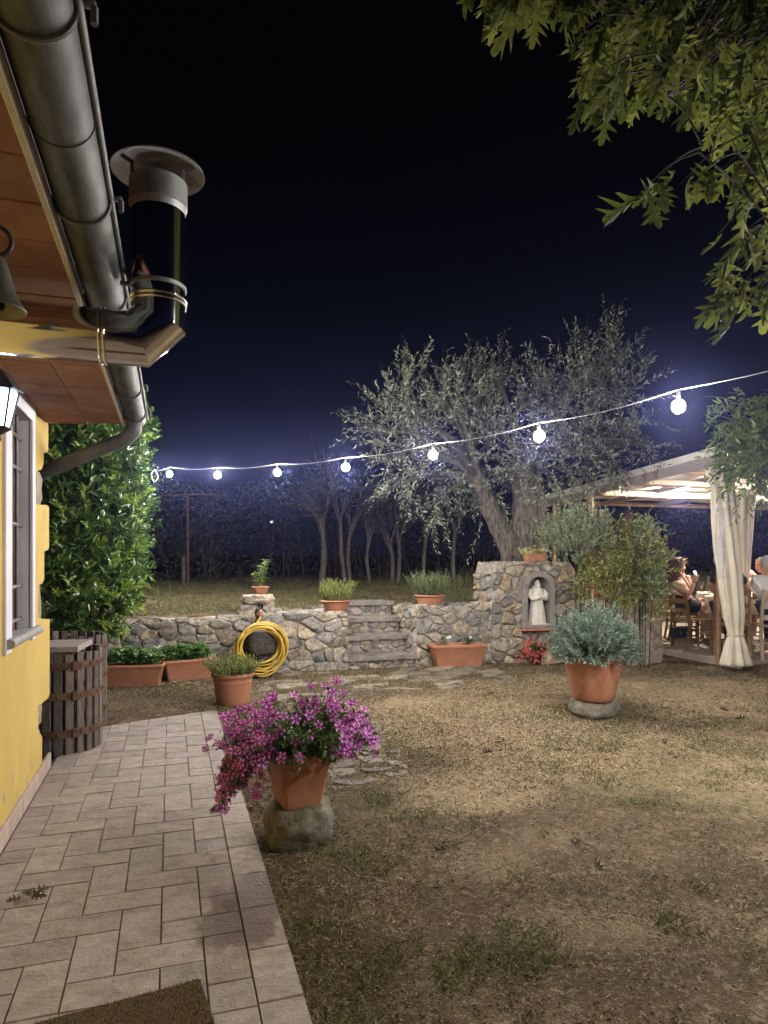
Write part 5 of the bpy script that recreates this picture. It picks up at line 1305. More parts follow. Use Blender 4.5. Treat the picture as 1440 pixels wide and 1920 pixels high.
# ---------------------------------------------------------------- boundary hedge and slim trees at the back
hl = [P(255, 1050, 15.5), P(420, 1050, 17), P(640, 1050, 18), P(860, 1050, 19), P(1080, 1050, 21), P(1300, 1050, 24), P(1500, 1050, 26), P(1800, 1050, 28)]
def hedge_pts(n, zmax, thick):
    seg = rng.integers(0, len(hl) - 1, n); f = rng.random(n); out = []
    for s_, t_ in zip(seg, f):
        q = hl[s_].lerp(hl[s_ + 1], t_); out.append((q.x, q.y, gh(q.x, q.y)))
    out = np.array(out); out[:, :2] += rng.normal(0, thick, (n, 2)); u_ = rng.random(n) ** .85
    hmax = zmax * (1 + .18 * np.array([noise.noise((x * .5, y * .5, 2)) for x, y, _ in out])); out[:, 2] += u_ * hmax; return out, u_
hp_, u_ = hedge_pts(26000, 2.55, .45)
hroot = thing('boundary_hedge', 'dark overgrown hedge closing the garden behind the terrace', 'hedge', hl[2])
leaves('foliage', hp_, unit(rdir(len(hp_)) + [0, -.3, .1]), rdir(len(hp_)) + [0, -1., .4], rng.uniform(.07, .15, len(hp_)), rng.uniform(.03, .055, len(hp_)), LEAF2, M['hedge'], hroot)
t = MB()
for i in range(120):
    s_ = rr.randrange(len(hl) - 1); q = hl[s_].lerp(hl[s_ + 1], rr.random()) + V(rr.gauss(0, .35), rr.gauss(0, .35) - .3, 0); q.z = gh(q.x, q.y)
    a = q + V(rr.uniform(-.3, .3), rr.uniform(-.3, .2), rr.uniform(.6, 1.2)); b = a + V(rr.uniform(-.5, .5), rr.uniform(-.3, .3), rr.uniform(.6, 1.5)); t.tube(spline([q, a, b], 3), [.024, .019, .015, .012, .009, .007, .004], 5, cap=False)
t.build('stems', M['darkbark'], hroot, smooth=60)
# slim trees
def slim(px, pyb, pyt, d, lean, r, lab, nb=6):
    q = P(px, pyb, d); q.z = gh(q.x, q.y) - .02; tp = P(px + lean, pyt, d)
    root = thing('slim_tree', lab, 'tree', q, 0, 'slim trees before the boundary hedge')
    t = MB(); mid = q.lerp(tp, .5) + V(rr.uniform(-.06, .06), rr.uniform(-.06, .06), 0); limb(t, [q, mid, tp], r, r * .62, 9, .012, px); t.build('trunk', M['bark'], root, smooth=180)
    t = MB(); B, D_, Ln_ = [], [], []
    for i in range(nb):
        a = rr.uniform(0, 2 * PI); e = tp + V(.55 * math.cos(a), .55 * math.sin(a), rr.uniform(.5, 1.3)); limb(t, [tp - V(0, 0, rr.uniform(0, .25)), tp.lerp(e, .5) + V(0, 0, .1), e], r * .5, r * .12, 6, .01, i)
        for k in range(16):
            f = rr.uniform(.25, 1); b = tp.lerp(e, f); dr = (e - tp).normalized() + Vector(rdir(1)[0]) * .9; B.append(b[:]); D_.append(dr[:]); Ln_.append(rr.uniform(.3, .7)); t.tube([b, b + dr.normalized() * Ln_[-1]], [.007, .002], 4, cap=False)
    t.build('branches', M['bark'], root, smooth=60)
    p, dd, nn = shoots(B, D_, Ln_, 6, .8); leaves('crown', p, dd, nn, rng.uniform(.05, .09, len(p)), .03, LEAF2, M['hedge'], root)
for args in ((602, 1086, 985, 15.6, 2, .085, 'pale single trunk forking into a broom of twigs, above the left bowl'),
             (646, 1078, 965, 15.8, -8, .06, 'slim trunk leaning left, just right of the single pale trunk'),
             (656, 1078, 985, 15.9, 2, .055, 'slim straight trunk paired with the left-leaning one'),
             (694, 1080, 1010, 16.2, -3, .05, 'thin trunk standing midway between two pairs of trunks'),
             (734, 1077, 1012, 16.4, -4, .06, 'slim trunk behind the steps, left of a close pair'),
             (745, 1077, 1008, 16.4, 3, .055, 'slim trunk behind the steps, right of a close pair'),
             (792, 1080, 1000, 16.8, 6, .06, 'dim trunk behind the right bowl planter'),
             (850, 1080, 990, 17.0, 4, .07, 'dim trunk beside the hanging olive branches')): slim(*args)
# iron T post
tp = P(352, 1098, 15.2); tp.z = gh(tp.x, tp.y); tz = P(352, 930, 15.2).z
po = thing('clothesline_post', 'rusty T-shaped clothesline post standing before the hedge', 'post', tp)
t = MB(); t.tube([tp - V(0, 0, .05), V(tp.x, tp.y, tz)], .032, 10); t.build('upright', M['rust'], po, smooth=60)
t = MB(); e0, e1 = P(296, 929, 15.2), P(404, 927, 15.2); t.tube([e0, e1], .024, 8); t.build('crossbar', M['rust'], po, smooth=60)
t = MB(); b_ = P(344, 1098, 15.1); b_.z = gh(b_.x, b_.y); t.tube([b_, b_ + V(0, 0, .62)], .045, 10); tag(t.build('stake', M['bark'], smooth=60), 'short stake at the foot of the clothesline post', 'stake')
# white moth over the terrace
mo = P(510, 980, 9.0); t = MB()
t.tube([mo - V(.016, 0, .004), mo + V(.016, 0, .004)], [.003, .005], 6)
for s_ in (-1, 1): t.add([mo, mo + V(.015, s_ * .03, .028), mo + V(-.018, s_ * .036, .02), mo + V(-.02, s_ * .012, 0)], [(0, 1, 2, 3)])
tag(t.build('moth', pm('white_moth', (.7, .66, .58), None, .8, bs=0), smooth=None), 'pale moth in flight over the terrace', 'moth')
# ---------------------------------------------------------------- overhanging oak
oakt = V(4.9, .6, 0)
oak = thing('oak_tree', 'oak tree whose lobed leaves hang into the night sky at the upper right', 'tree', oakt)
t = MB(); limb(t, [oakt - V(0, 0, .1), oakt + V(.05, .05, 1.6), oakt + V(-.15, .2, 3.2), oakt + V(-.3, .5, 5)], .24, .13, 16, .03, 2); t.build('trunk', M['bark'], oak, smooth=180)
fork = oakt + V(-.2, .3, 4.0)
LP, LD, LN, LS = [], [], [], []
t = MB()
def spray(px, py, d, n, base=None, big=1.0, hang=1.15):
    c = P(px, py, d); bdir = (c - fork).normalized()
    st0 = c - bdir * rr.uniform(.18, .35) + V(0, 0, rr.uniform(.02, .12)); t.tube(spline([st0, st0.lerp(c, .5) + V(0, 0, .03), c], 3), [.004, .0038, .0035, .003, .0026, .0022, .0018], 5, cap=False)
    for i in range(n):
        a = 2.4 * i + rr.uniform(-.5, .5); f = rr.uniform(.45, 1.0)
        q = st0.lerp(c, f); side = Vector((math.cos(a), math.sin(a), 0))
        LP.append(q[:]); LD.append((bdir * .5 + side * .55 + V(0, 0, -hang) + Vector(rdir(1)[0]) * .35)[:]); LN.append((side * .7 + V(0, 0, .55) + Vector(rdir(1)[0]) * .6)[:]); LS.append(rr.uniform(.09, .17) * big)
    return st0
poly = [(866, -70), (900, 10), (925, 60), (975, 62), (1010, 50), (1070, 95), (1095, 130), (1085, 170), (1110, 235), (1150, 215), (1180, 225), (1230, 215), (1270, 260), (1330, 300), (1380, 340), (1450, 380), (1900, 420), (1900, -420), (866, -420)]
def inside(x, y):
    r = False; j = len(poly) - 1
    for i in range(len(poly)):
        (xi, yi), (xj, yj) = poly[i], poly[j]
        if (yi > y) != (yj > y) and x < (xj - xi) * (y - yi) / (yj - yi) + xi: r = not r
        j = i
    return r
cnt = 0; starts = []
while cnt < 500:
    x, y = rr.uniform(866, 1900), rr.uniform(-420, 420)
    if not inside(x, y + 40): continue
    if x > 1460 and rr.random() < .55: continue
    if y < -80 and rr.random() < .5: continue
    d = rr.uniform(2.3, 4.3) if x > 1000 else rr.uniform(2.4, 3.1)
    starts.append(spray(x, y, d, rr.randint(4, 7))); cnt += 1
for (x, y, d, n) in ((905, 15, 2.6, 4), (925, 30, 2.5, 3), (970, 20, 2.6, 4), (1080, 180, 2.7, 4), (1110, 215, 2.7, 4), (1200, 365, 2.45, 5), (1225, 350, 2.5, 3), (1275, 345, 2.55, 3), (1296, 350, 2.5, 3), (1345, 440, 2.4, 3), (1372, 455, 2.45, 5), (1410, 440, 2.5, 6), (1345, 545, 2.5, 5), (1380, 545, 2.45, 6), (1415, 540, 2.5, 6), (1436, 560, 2.5, 5), (1330, 520, 2.6, 2), (1450, 500, 2.6, 6), (1480, 560, 2.7, 7), (1500, 430, 2.7, 7), (1440, 380, 2.8, 6), (1390, 360, 2.7, 5), (1340, 330, 2.7, 4), (1365, 575, 2.6, 4)):
    starts.append(spray(x, y, d, n, big=1.0, hang=.9))
# limbs from the fork to groups of sprays
nodes = [P(x, y, d) for x, y, d in ((1500, 60, 3.2), (1300, 40, 3.0), (1120, 10, 2.9), (1350, 200, 3.2), (1520, 330, 3.0), (1480, 470, 2.8), (1600, 200, 3.6), (1700, -200, 3.8), (1250, 180, 2.9), (1010, -20, 2.75))]
for i, nd in enumerate(nodes): limb(t, [fork, fork.lerp(nd, .5) + V(0, 0, .25), nd], .035, .007, 7, .01, i)
for s_ in starts:
    nd = min(nodes, key=lambda q: (q - s_).length); t.tube(spline([nd, nd.lerp(s_, .5) + V(0, 0, .04), s_], 2), [.006, .0055, .005, .0045, .004], 5, cap=False)
t.build('branches', M['darkbark'], oak, smooth=60)
LP, LD, LN, LS = (np.array(a) for a in (LP, LD, LN, LS)); pick = rng.integers(0, 4, len(LS))
for k_ in range(4):
    q = pick == k_; leaves('crown', LP[q], LD[q], LN[q], LS[q], LS[q] * rng.uniform(.5, .82, q.sum()), OAKS[k_], M['oak'], oak, tint=rng.random(q.sum()) ** 1.2)
# climbing plant at the pavilion corner
vp = P(1470, 900, 7.3)
vine = thing('climbing_plant', 'dark drooping climber covering the near corner of the pavilion roof', 'climber', V(vp.x, vp.y, 0))
t = MB(); limb(t, [V(vp.x + .1, vp.y, 0), V(vp.x + .1, vp.y, 1.4), vp, P(1440, 800, 7.2)], .035, .012, 8, .01, 3)
B, D_, Ln_ = [], [], []
for (px, py, d, rp_, n) in ((1402, 812, 7.4, 34, 50), (1392, 850, 7.3, 26, 42), (1424, 795, 7.3, 30, 36), (1436, 852, 7.2, 34, 50), (1408, 882, 7.3, 18, 16), (1475, 830, 7.3, 44, 40), (1500, 860, 7.3, 36, 30), (1380, 775, 7.4, 18, 14)):
    h = P(px, py, d); limb(t, [P(1470, 850, 7.25), P(1470, 850, 7.25).lerp(h, .5) + V(0, 0, .08), h], .014, .006, 5)
    for i in range(n):
        o = Vector(rdir(1)[0]) * rp_ * d / FPX * rr.uniform(.4, 1.05); B.append((h + o)[:]); D_.append((o.normalized() * .8 + V(0, 0, -.15) + Vector(rdir(1)[0]) * .3)[:]); Ln_.append(rr.uniform(.18, .36))
for (px, py) in ((1318, 743), (1322, 778), (1322, 828), (1418, 745)):
    e = P(px, py, 7.4); b0 = P(1385, py + 15, 7.4); t.tube(spline([b0, b0.lerp(e, .5) + V(0, 0, .03), e], 3), [.006, .006, .005, .005, .004, .003, .002], 5, cap=False); B.append(b0[:]); D_.append((e - b0)[:]); Ln_.append((e - b0).length * .9)
t.build('stems', M['bark'], vine, smooth=60)
p, dd, nn = shoots(B, D_, Ln_, 12, .75, down=.35)
leaves('foliage', p, dd + [0, 0, -.35], nn, rng.uniform(.07, .115, len(p)), rng.uniform(.02, .03, len(p)), LEAF, leafmat('climber_leaf', (.03, .06, .018), (.15, .21, .06), .4, .3), vine)
# ---------------------------------------------------------------- grass
def grass(name, n, fx, mask, lmin, lmax, w, mat, upv, lab=None):
    x, y = fx(n); keep = np.array([mask(a, b) for a, b in zip(x, y)]); x, y = x[keep], y[keep]; m = len(x)
    z = np.array([gh(a, b) for a, b in zip(x, y)]) - .002
    D = unit(np.stack([rng.normal(size=m), rng.normal(size=m), np.full(m, upv) * rng.uniform(.5, 1.5, m)], 1)); Nn = unit(np.stack([rng.normal(size=m), rng.normal(size=m), np.full(m, .7)], 1))
    return tag(leaves(name, np.stack([x, y, z], 1), D, Nn, rng.uniform(lmin, lmax, m), w, TRI if lmax < .07 else BLADE, mat, None), kind='stuff')
def free(x, y):    # not on pavers
    return not (x < .418 and y < 6.42) and not (y > 8.36 and x < 6.9) and x < 9 and not (x > 6.95 and y > 6.75)
def yardxy(n):
    d = 2.0 + 7.2 * rng.random(n) ** 1.25; px = rng.uniform(60, 1560, n); k = (px - 720) / FPX
    return d * (cy_ * k + sy_), d * (-sy_ * k + cy_)
def nz(x, y, s, o): return noise.noise((x * s, y * s, o)) + .5 * noise.noise((x * s * 2.7, y * s * 2.7, o + 4))
M['straw'] = leafmat('dry_straw', (.20, .15, .075), (.47, .39, .23), .8, .15); M['green'] = leafmat('green_grass', (.055, .075, .018), (.15, .17, .05), .6, .3); M['mixed'] = leafmat('tired_grass', (.07, .085, .026), (.22, .215, .09), .7, .25)
grass('dry_grass', 150000, yardxy, lambda x, y: free(x, y) and nz(x, y, .9, 2) + (y - 3.6) * .17 > rr.uniform(-.45, .75), .018, .055, .0038, M['straw'], .25)
grass('mixed_grass', 90000, yardxy, lambda x, y: free(x, y) and nz(x, y, 1.3, 9)  + .55 * max(0, 1 - math.hypot((x - 3.3) / 1.5, (y - 3.9) / .9)) + .3 * max(0, 1 - math.hypot((x - .75) / .5, (y - 3.1) / 1.2)) > rr.uniform(.05, .9), .02, .06, .0042, M['mixed'], .55)
def greenmask(x, y):
    v = nz(x, y, 2.1, 21)
    if (x - lp.x) ** 2 / .65 ** 2 + (y - lp.y - .25) ** 2 / .4 ** 2 < 1 + v: return True
    if 1.0 < x < 4.2 and 7.0 < y < 8.35: return v > .05
    if .43 < x < .95 and 2.0 < y < 4.6: return v > .28
    if 2.4 < x < 4.6 and 3.2 < y < 4.8: return v > .15
    if y > 7.9: return v > .0
    return v > .45
grass('green_grass', 70000, yardxy, greenmask if False else (lambda x, y: free(x, y) and greenmask(x, y)), .025, .068, .0052, M['green'], .9)
def terrxy(n):
    return rng.uniform(-2.5, 9.5, n), 8.75 + 10.5 * rng.random(n) ** 1.5
def terr(x, y): return (not (STX0 - .05 < x < STX1 + .05 and y < STY + .02)) and x < 6.9 + max(0, (y - 12)) * .8
grass('terrace_grass', 85000, terrxy, lambda x, y: terr(x, y) and nz(x, y, .8, 31) + .25 * (y > 10) > rr.uniform(-.5, .5), .03, .13, .005, M['mixed'], 1.0)
grass('terrace_straw', 22000, terrxy, lambda x, y: terr(x, y) and nz(x, y, .8, 41) > rr.uniform(-.6, .5), .02, .06, .0035, M['straw'], .25)
grass('far_lawn_grass', 16000, lambda n: (rng.uniform(6, 18, n), rng.uniform(13, 22, n)), lambda x, y: True, .05, .16, .01, M['mixed'], 1.0)
M['litter'] = leafmat('dry_litter_flake', (.035, .025, .014), (.60, .475, .30), .85, .1)
def litter(name, n, fx, mask, l0, l1, w0, w1, upv, pale=1.0):
    x, y = fx(n); keep = np.array([mask(a, b) for a, b in zip(x, y)]); x, y = x[keep], y[keep]; m = len(x)
    z = np.array([gh(a, b) for a, b in zip(x, y)]) + .001
    D = unit(np.stack([rng.normal(size=m), rng.normal(size=m), np.abs(rng.normal(size=m)) * upv], 1)); Nn = unit(rng.normal(size=(m, 3)) * .55 + [0, 0, 1])
    t_ = pale * np.where(rng.random(m) < .30, rng.random(m) * .15, .28 + .72 * rng.random(m) ** 1.3); ks = np.clip(y / 6.5, .42, 1.0)
    tag(leaves(name, np.stack([x, y, z], 1), D, Nn, rng.uniform(l0, l1, m) * ks, rng.uniform(w0, w1, m) * ks, LEAF2, M['litter'], None, tint=t_), kind='stuff')
def strawy(x, y):
    a = max(0, 1 - math.hypot((x - 2.6) / 2.9, (y - 5.0) / 1.7)); return nz(x, y, 1.1, 12) * .8 + a * 1.6
litter('dry_litter', 230000, yardxy, lambda x, y: free(x, y) and strawy(x, y) + .12 - .35 * (y < 3.8) > rr.uniform(-.1, 1.0), .012, .042, .0045, .009, .4)
litter('soil_crumbs', 50000, yardxy, lambda x, y: free(x, y) and y < 5.4 and nz(x, y, 2.6, 17) > rr.uniform(-.6, .5), .012, .040, .008, .022, .2, .42)
litter('clumped_straw', 60000, yardxy, lambda x, y: free(x, y) and y < 5.6 and nz(x, y, 3.1, 57) + .25 * (x < 1.1) > rr.uniform(.1, .7), .03, .085, .005, .009, .7, .8)
litter('terrace_litter', 40000, terrxy, lambda x, y: terr(x, y) and y < 12 and nz(x, y, .9, 33) > rr.uniform(-.6, .5), .02, .06, .007, .014, .4)
# fallen leaves on the yard
fl_ = []
for (px, py) in ((752, 1523), (1190, 1492), (1310, 1553), (840, 1588), (990, 1405), (905, 1408), (1092, 1570), (735, 1265), (690, 1270), (1400, 1345), (1225, 1330), (1040, 1395), (1110, 1605), (215, 1340), (1350, 1325), (1010, 1300), (790, 1290), (650, 1262)):
    q = G(px, py); q.z = gh(q.x, q.y) + .008; fl_.append(q)
for i, q in enumerate(fl_):
    tag(leaves('dead_leaf', [q[:]], unit(rng.normal(size=(1, 3)) * [1, 1, .2]), unit(rng.normal(size=(1, 3)) * .35 + [0, 0, 1]), rng.uniform(.06, .12, 1), rng.uniform(.04, .07, 1), OAKS[1 + i % 3], M['deadleaf'], tint=rng.uniform(0, 1, 1)), 'brown oak leaf fallen on the bare yard', 'dead leaf', 'fallen leaves in the yard')
# ---------------------------------------------------------------- pavilion
M['fabric'] = pm('cream_canvas', (.60, .54, .42), (.72, .66, .53), .85, scale=4, bs=.25, bd=.01, bscale=9)
M['roofcloth'] = pm('white_awning_fabric', (.70, .68, .63), (.80, .78, .74), .7, scale=3, bs=.3, bd=.01, bscale=7)
M['beam'] = pm('grey_painted_beam', (.26, .24, .215), (.36, .335, .30), .7, scale=6, sc3=(2, 2, 6), bs=.15)
M['polewood'] = pm('brown_pole', (.28, .165, .09), (.40, .26, .15), .6, scale=8, bs=.15)
PX = 7.0
A_ = WX(1026, 938, PX); B_ = WX(1345, 851, PX)
pav = thing('pavilion', 'open dining pavilion with a sloping white awning roof on slender poles', 'pavilion', (PX + 2, 9.5, PFZ))
W_ = 6.5
def roofpt(f, g_): p = A_.lerp(B_, f); return p + V(W_ * g_, 0, 0)
t = MB(); nu, nv = 14, 30; vs = []
for i in range(nu + 1):
    for j in range(nv + 1):
        p = roofpt(i / nu, j / nv); p.z += .05 + .03 * math.sin(i / nu * PI * 3) - .0 + .01 * math.sin(j * 1.3); vs.append(p)
fs = [(i * (nv + 1) + j, i * (nv + 1) + j + 1, (i + 1) * (nv + 1) + j + 1, (i + 1) * (nv + 1) + j) for i in range(nu) for j in range(nv)]
t.add(vs, fs); t.add([v + V(0, 0, .012) for v in vs], [f[::-1] for f in fs]); t.build('awning', M['roofcloth'], pav, smooth=60)
def beam(mb, a, b, w, h, col=(1, 1, 1)):
    a, b = Vector(a), Vector(b); d = (b - a).normalized(); s = d.cross(V(0, 0, 1)).normalized() * w / 2; u_ = s.cross(d).normalized() * h / 2
    mb.loft([[p + s + u_, p - s + u_, p - s - u_, p + s - u_] for p in (a, b)], col=col)
t = MB(); beam(t, A_ + V(-.03, 0, .045), B_ + V(-.03, 0, .045), .03, .10); t.build('valance', M['roofcloth'], pav, smooth=None)
t = MB(); beam(t, A_ + V(.02, 0, -.05), B_ + V(.02, 0, -.075), .06, .13); t.build('rafter', M['beam'], pav, smooth=None)
for f in (.28, .34, .48, .54):
    p = A_.lerp(B_, f + .25) if f < .4 else A_.lerp(B_, f + .2); t = MB(); beam(t, p + V(-.045, .10, -.045), p + V(-.045, -.02, -.005), .02, .028); t.box(p + V(-.03, .04, -.07), (.03, .03, .12)); t.build('bracket', M['polewood'], pav, smooth=None)
for g_ in (.2, .4, .6, .8, 1.0):
    t = MB(); beam(t, roofpt(0, g_) + V(0, 0, -.03), roofpt(1, g_) + V(0, 0, -.03), .05, .09); t.build('rafter', M['beam'], pav, smooth=None)
for f in (.0, .25, .5, .75, 1.0):
    t = MB(); t.tube([roofpt(f, 0) + V(.05, 0, -.03), roofpt(f, 1) + V(0, 0, -.03)], .035 if f else .04, 12); t.build('purlin', M['polewood'], pav, smooth=60)
for (f, g_) in ((.33, 0), (0, .02), (1, 0), (0, 1), (1, 1), (1, .7)):
    p = roofpt(f, g_); t = MB(); t.tube([V(p.x + .02, p.y, 0), V(p.x + .02, p.y, p.z - .06)], .036, 12); t.build('post', M['polewood'], pav, smooth=60)
for (f, rr_) in ((.36, .05), (.62, .045)):   # rolled side blinds under the cloth
    t = MB(); t.tube([roofpt(f, .03) + V(0, 0, -.09), roofpt(f, .95) + V(0, 0, -.09)], rr_, 12); t.build('rolled_blind', M['fabric'], pav, smooth=60)
# curtains tied to the posts
def curtain(name, lab, prof, c, nf=9, seed=0, panel=None, ph=0.0):
    root = thing(name, lab, 'curtain', (c.x, c.y, PFZ), 0, 'tied pavilion curtains')
    right = V(cy_, -sy_, 0); fwd = V(sy_, cy_, 0); n = 96; rings = []
    zs_ = [p[0] for p in prof]
    def at(z):
        for a, b in zip(prof, prof[1:]):
            if a[0] >= z >= b[0]:
                t_ = (a[0] - z) / (a[0] - b[0]); t_ = t_ * t_ * (3 - 2 * t_) * .5 + t_ * .5
                return [x + (y - x) * t_ for x, y in zip(a, b)]
        return prof[-1]
    for z in np.linspace(zs_[0], zs_[-1], 60):
        _, off, w, fd = at(z); ring = []
        for j in range(n):
            a = 2 * PI * j / n; f = 1 + fd * (math.sin(nf * a + ph + z * .7 + .5 * math.sin(z * 3 + seed)) * .6 + .5 * noise.noise((math.cos(a) * 2.2, math.sin(a) * 2.2, z * .9 + seed)))
            ring.append(V(c.x, c.y, z) + right * (off + w * f * math.cos(a)) + fwd * (w * .62 * f * math.sin(a)))
        rings.append(ring)
    t = MB(); t.loft(rings, True, True); t.build('drape', M['fabric'], root, smooth=180)
    return root, right, fwd
cc = P(1372, 1100, 8.42); sc8 = 8.42 / FPX
def zc8(py): return CAMH + (HORIZ - py) * sc8
def pr(py, xa, xb, fd): return (zc8(py), ((xa + xb) / 2 - 1372) * sc8, (xb - xa) / 2 * sc8 * .92, fd)
cu, cr_, cf_ = curtain('curtain', 'large cream curtain gathered and knotted at the near pavilion post', [pr(880, 1321, 1376, .22), pr(920, 1332, 1378, .2), pr(965, 1334, 1381, .22), pr(1020, 1338, 1386, .24), pr(1090, 1346, 1392, .26), pr(1150, 1355, 1396, .26), pr(1190, 1364, 1394, .16), pr(1215, 1357, 1402, .22), pr(1247, 1350, 1410, .3)], cc, 8, 1)
t = MB(); wv = []
for i in range(13):
    z = zc8(952 + i * 11); xl = 1331.5 + i * .95 + (1.2 * math.sin(i * .8)); 
    for j in range(5): wv.append(V(cc.x, cc.y, z) + cr_ * ((xl + j * 3.2 - 1372) * sc8) + cf_ * (-.07 - .02 * math.sin(j * 1.6 + i * .5) - .03 * j / 4))
t.add(wv, [(i * 5 + j, i * 5 + j + 1, i * 5 + j + 6, i * 5 + j + 5) for i in range(12) for j in range(4)])
m, nt, b = newmat('clear_vinyl'); b.inputs['Base Color'].default_value = (.62, .64, .74, 1); b.inputs['Roughness'].default_value = .12; b.inputs['Alpha'].default_value = .38; M['vinyl'] = m
t.build('clear_panel', M['vinyl'], cu, smooth=60)
t = MB(); t.tube([V(cc.x, cc.y, zc8(1190)) + cr_ * ((1379 - 1372) * sc8 + .098 * math.cos(a)) + cf_ * .07 * math.sin(a) for a in np.linspace(0, 2 * PI, 20, endpoint=False)], .012, 8, closed=True); t.build('tie', M['fabric'], cu, smooth=60)
c2_ = P(1396, 1000, 9.6); sc9 = 9.6 / FPX
def pr2(py, xa, xb, fd): return (CAMH + (HORIZ - py) * sc9, ((xa + xb) / 2 - 1396) * sc9, (xb - xa) / 2 * sc9 * .92, fd)
cu2, _, _ = curtain('curtain', 'second cream curtain hanging just behind the knotted one, with a grey clear strip', [pr2(929, 1374, 1418, .2), pr2(970, 1377, 1413, .2), pr2(1040, 1381, 1408, .22), pr2(1100, 1384, 1405, .2), pr2(1150, 1382, 1408, .25), pr2(1200, 1378, 1412, .3)], c2_, 7, 4, ph=1.)
t = MB(); wv = []
for i in range(9):
    z = CAMH + (HORIZ - (968 + i * 11)) * sc9
    for j in range(4): wv.append(V(c2_.x, c2_.y, z) + cr_ * ((1400.5 + j * 3 - i * .55 - 1396) * sc9) + cf_ * (-.085 + .015 * j))
t.add(wv, [(i * 4 + j, i * 4 + j + 1, i * 4 + j + 5, i * 4 + j + 4) for i in range(8) for j in range(3)]); t.build('clear_panel', M['vinyl'], cu2, smooth=60)
# ---------------------------------------------------------------- chairs
M['chairwood'] = pm('honey_chair_wood', (.17, .088, .035), (.27, .15, .062), .5, scale=9, sc3=(4, 4, 1), bs=.1, tint=False); M['chairgrey'] = pm('bleached_chair_wood', (.36, .28, .21), (.48, .39, .31), .6, scale=9, sc3=(4, 4, 1), bs=.15)
M['rush'] = pm('rush_seat', (.30, .20, .09), (.42, .30, .15), .8, scale=30, sc3=(1, 8, 1), bs=.4)
def chair(name, lab):      # local: seat centre at the origin, front towards +y
    root = thing(name, lab, 'chair', (0, 0, 0), 0, 'ladder back chairs at the table')
    hw, hd = .205, .19
    t = MB(); t.box((0, 0, .445), (.44, .42, .035), b=.014); t.build('seat', M['rush'], root)
    for s_ in (-1, 1):
        t = MB(); pts = [(s_ * hw, -hd - .045, 0), (s_ * hw, -hd - .005, .25), (s_ * hw, -hd, .45), (s_ * hw, -hd - .045, .70), (s_ * hw, -hd - .105, .94)]
        pts = spline(pts, 4); t.loft([[V(p.x + a * .019, p.y + b * .016, p.z) for a, b in ((1, 1), (-1, 1), (-1, -1), (1, -1))] for p in pts]); t.build('leg', M['chairwood'], root, smooth=40)
        t = MB(); t.tube([(s_ * hw, hd, 0), (s_ * hw, hd, .47)], [.016, .019], 10); t.build('leg', M['chairwood'], root, smooth=40)
        for z in (.16, .30): t = MB(); t.tube([(s_ * hw, -hd - .02, z), (s_ * hw, hd, z)], .0105, 8); t.build('stretcher', M['chairwood'], root, smooth=40)
    for y, zz in ((hd, (.20, .33)), (-hd - .02, (.22,))):
        for z in zz: t = MB(); t.tube([(-hw, y, z), (hw, y, z)], .0105, 8); t.build('stretcher', M['chairwood'], root, smooth=40)
    for z, dy in ((.56, -.018), (.71, -.05), (.88, -.088)):
        t = MB(); pts = [V(-hw + .01 + (2 * hw - .02) * i / 10, -hd + dy - .028 * math.sin(PI * i / 10), z) for i in range(11)]
        t.loft([[V(p.x, p.y - .008, p.z - .034), V(p.x, p.y + .008, p.z - .034), V(p.x, p.y + .008 - .006, p.z + .034 + .006 * math.sin(PI * i / 10)), V(p.x, p.y - .008 - .006, p.z + .034 + .006 * math.sin(PI * i / 10))] for i, p in enumerate(pts)]); t.build('back_slat', M['chairwood'], root, smooth=40)
    return root
def face_rz(dx, dy):   # rotation that turns local +y to the direction (right, forward) of the camera
    w = V(cy_ * dx + sy_ * dy, -sy_ * dx + cy_ * dy, 0); return math.atan2(-w.x, w.y)
def gpos(px, py): q = G(px, py, PFZ); return V(q.x, q.y, PFZ)
ch1 = chair('dining_chair', 'honey wood ladder back chair of the woman in black shorts, a handbag hung on it')
ch1.location = P(1301, 0, 10.05).xy.to_3d() + V(0, 0, PFZ); ch1.rotation_euler = (0, 0, face_rz(1, .10))
q = P(1371, 0, 9.22); ch2 = dup(ch1, (q.x, q.y, PFZ), face_rz(.42, .9), 'honey wood ladder back chair under the man in black, half behind the curtain')
q = P(1450, 0, 8.98); ch3 = dup(ch1, (q.x, q.y, PFZ), face_rz(.22, .97), 'bleached ladder back chair of the man in white at the picture edge', {'honey_chair_wood': M['chairgrey']})
q = P(1278, 0, 11.2); ch4 = dup(ch1, (q.x, q.y, PFZ), face_rz(1, -.25), 'ladder back chair of the woman in the white strap top, mostly hidden')
q = P(1462, 0, 10.9); ch5 = dup(ch1, (q.x, q.y, PFZ), face_rz(-.9, .1), 'ladder back chair of the brown haired diner behind the man in white')
q = P(1385, 0, 11.75); ch6 = dup(ch1, (q.x, q.y, PFZ), face_rz(-.2, -1), 'ladder back chair of the white sleeved diner behind the curtain')
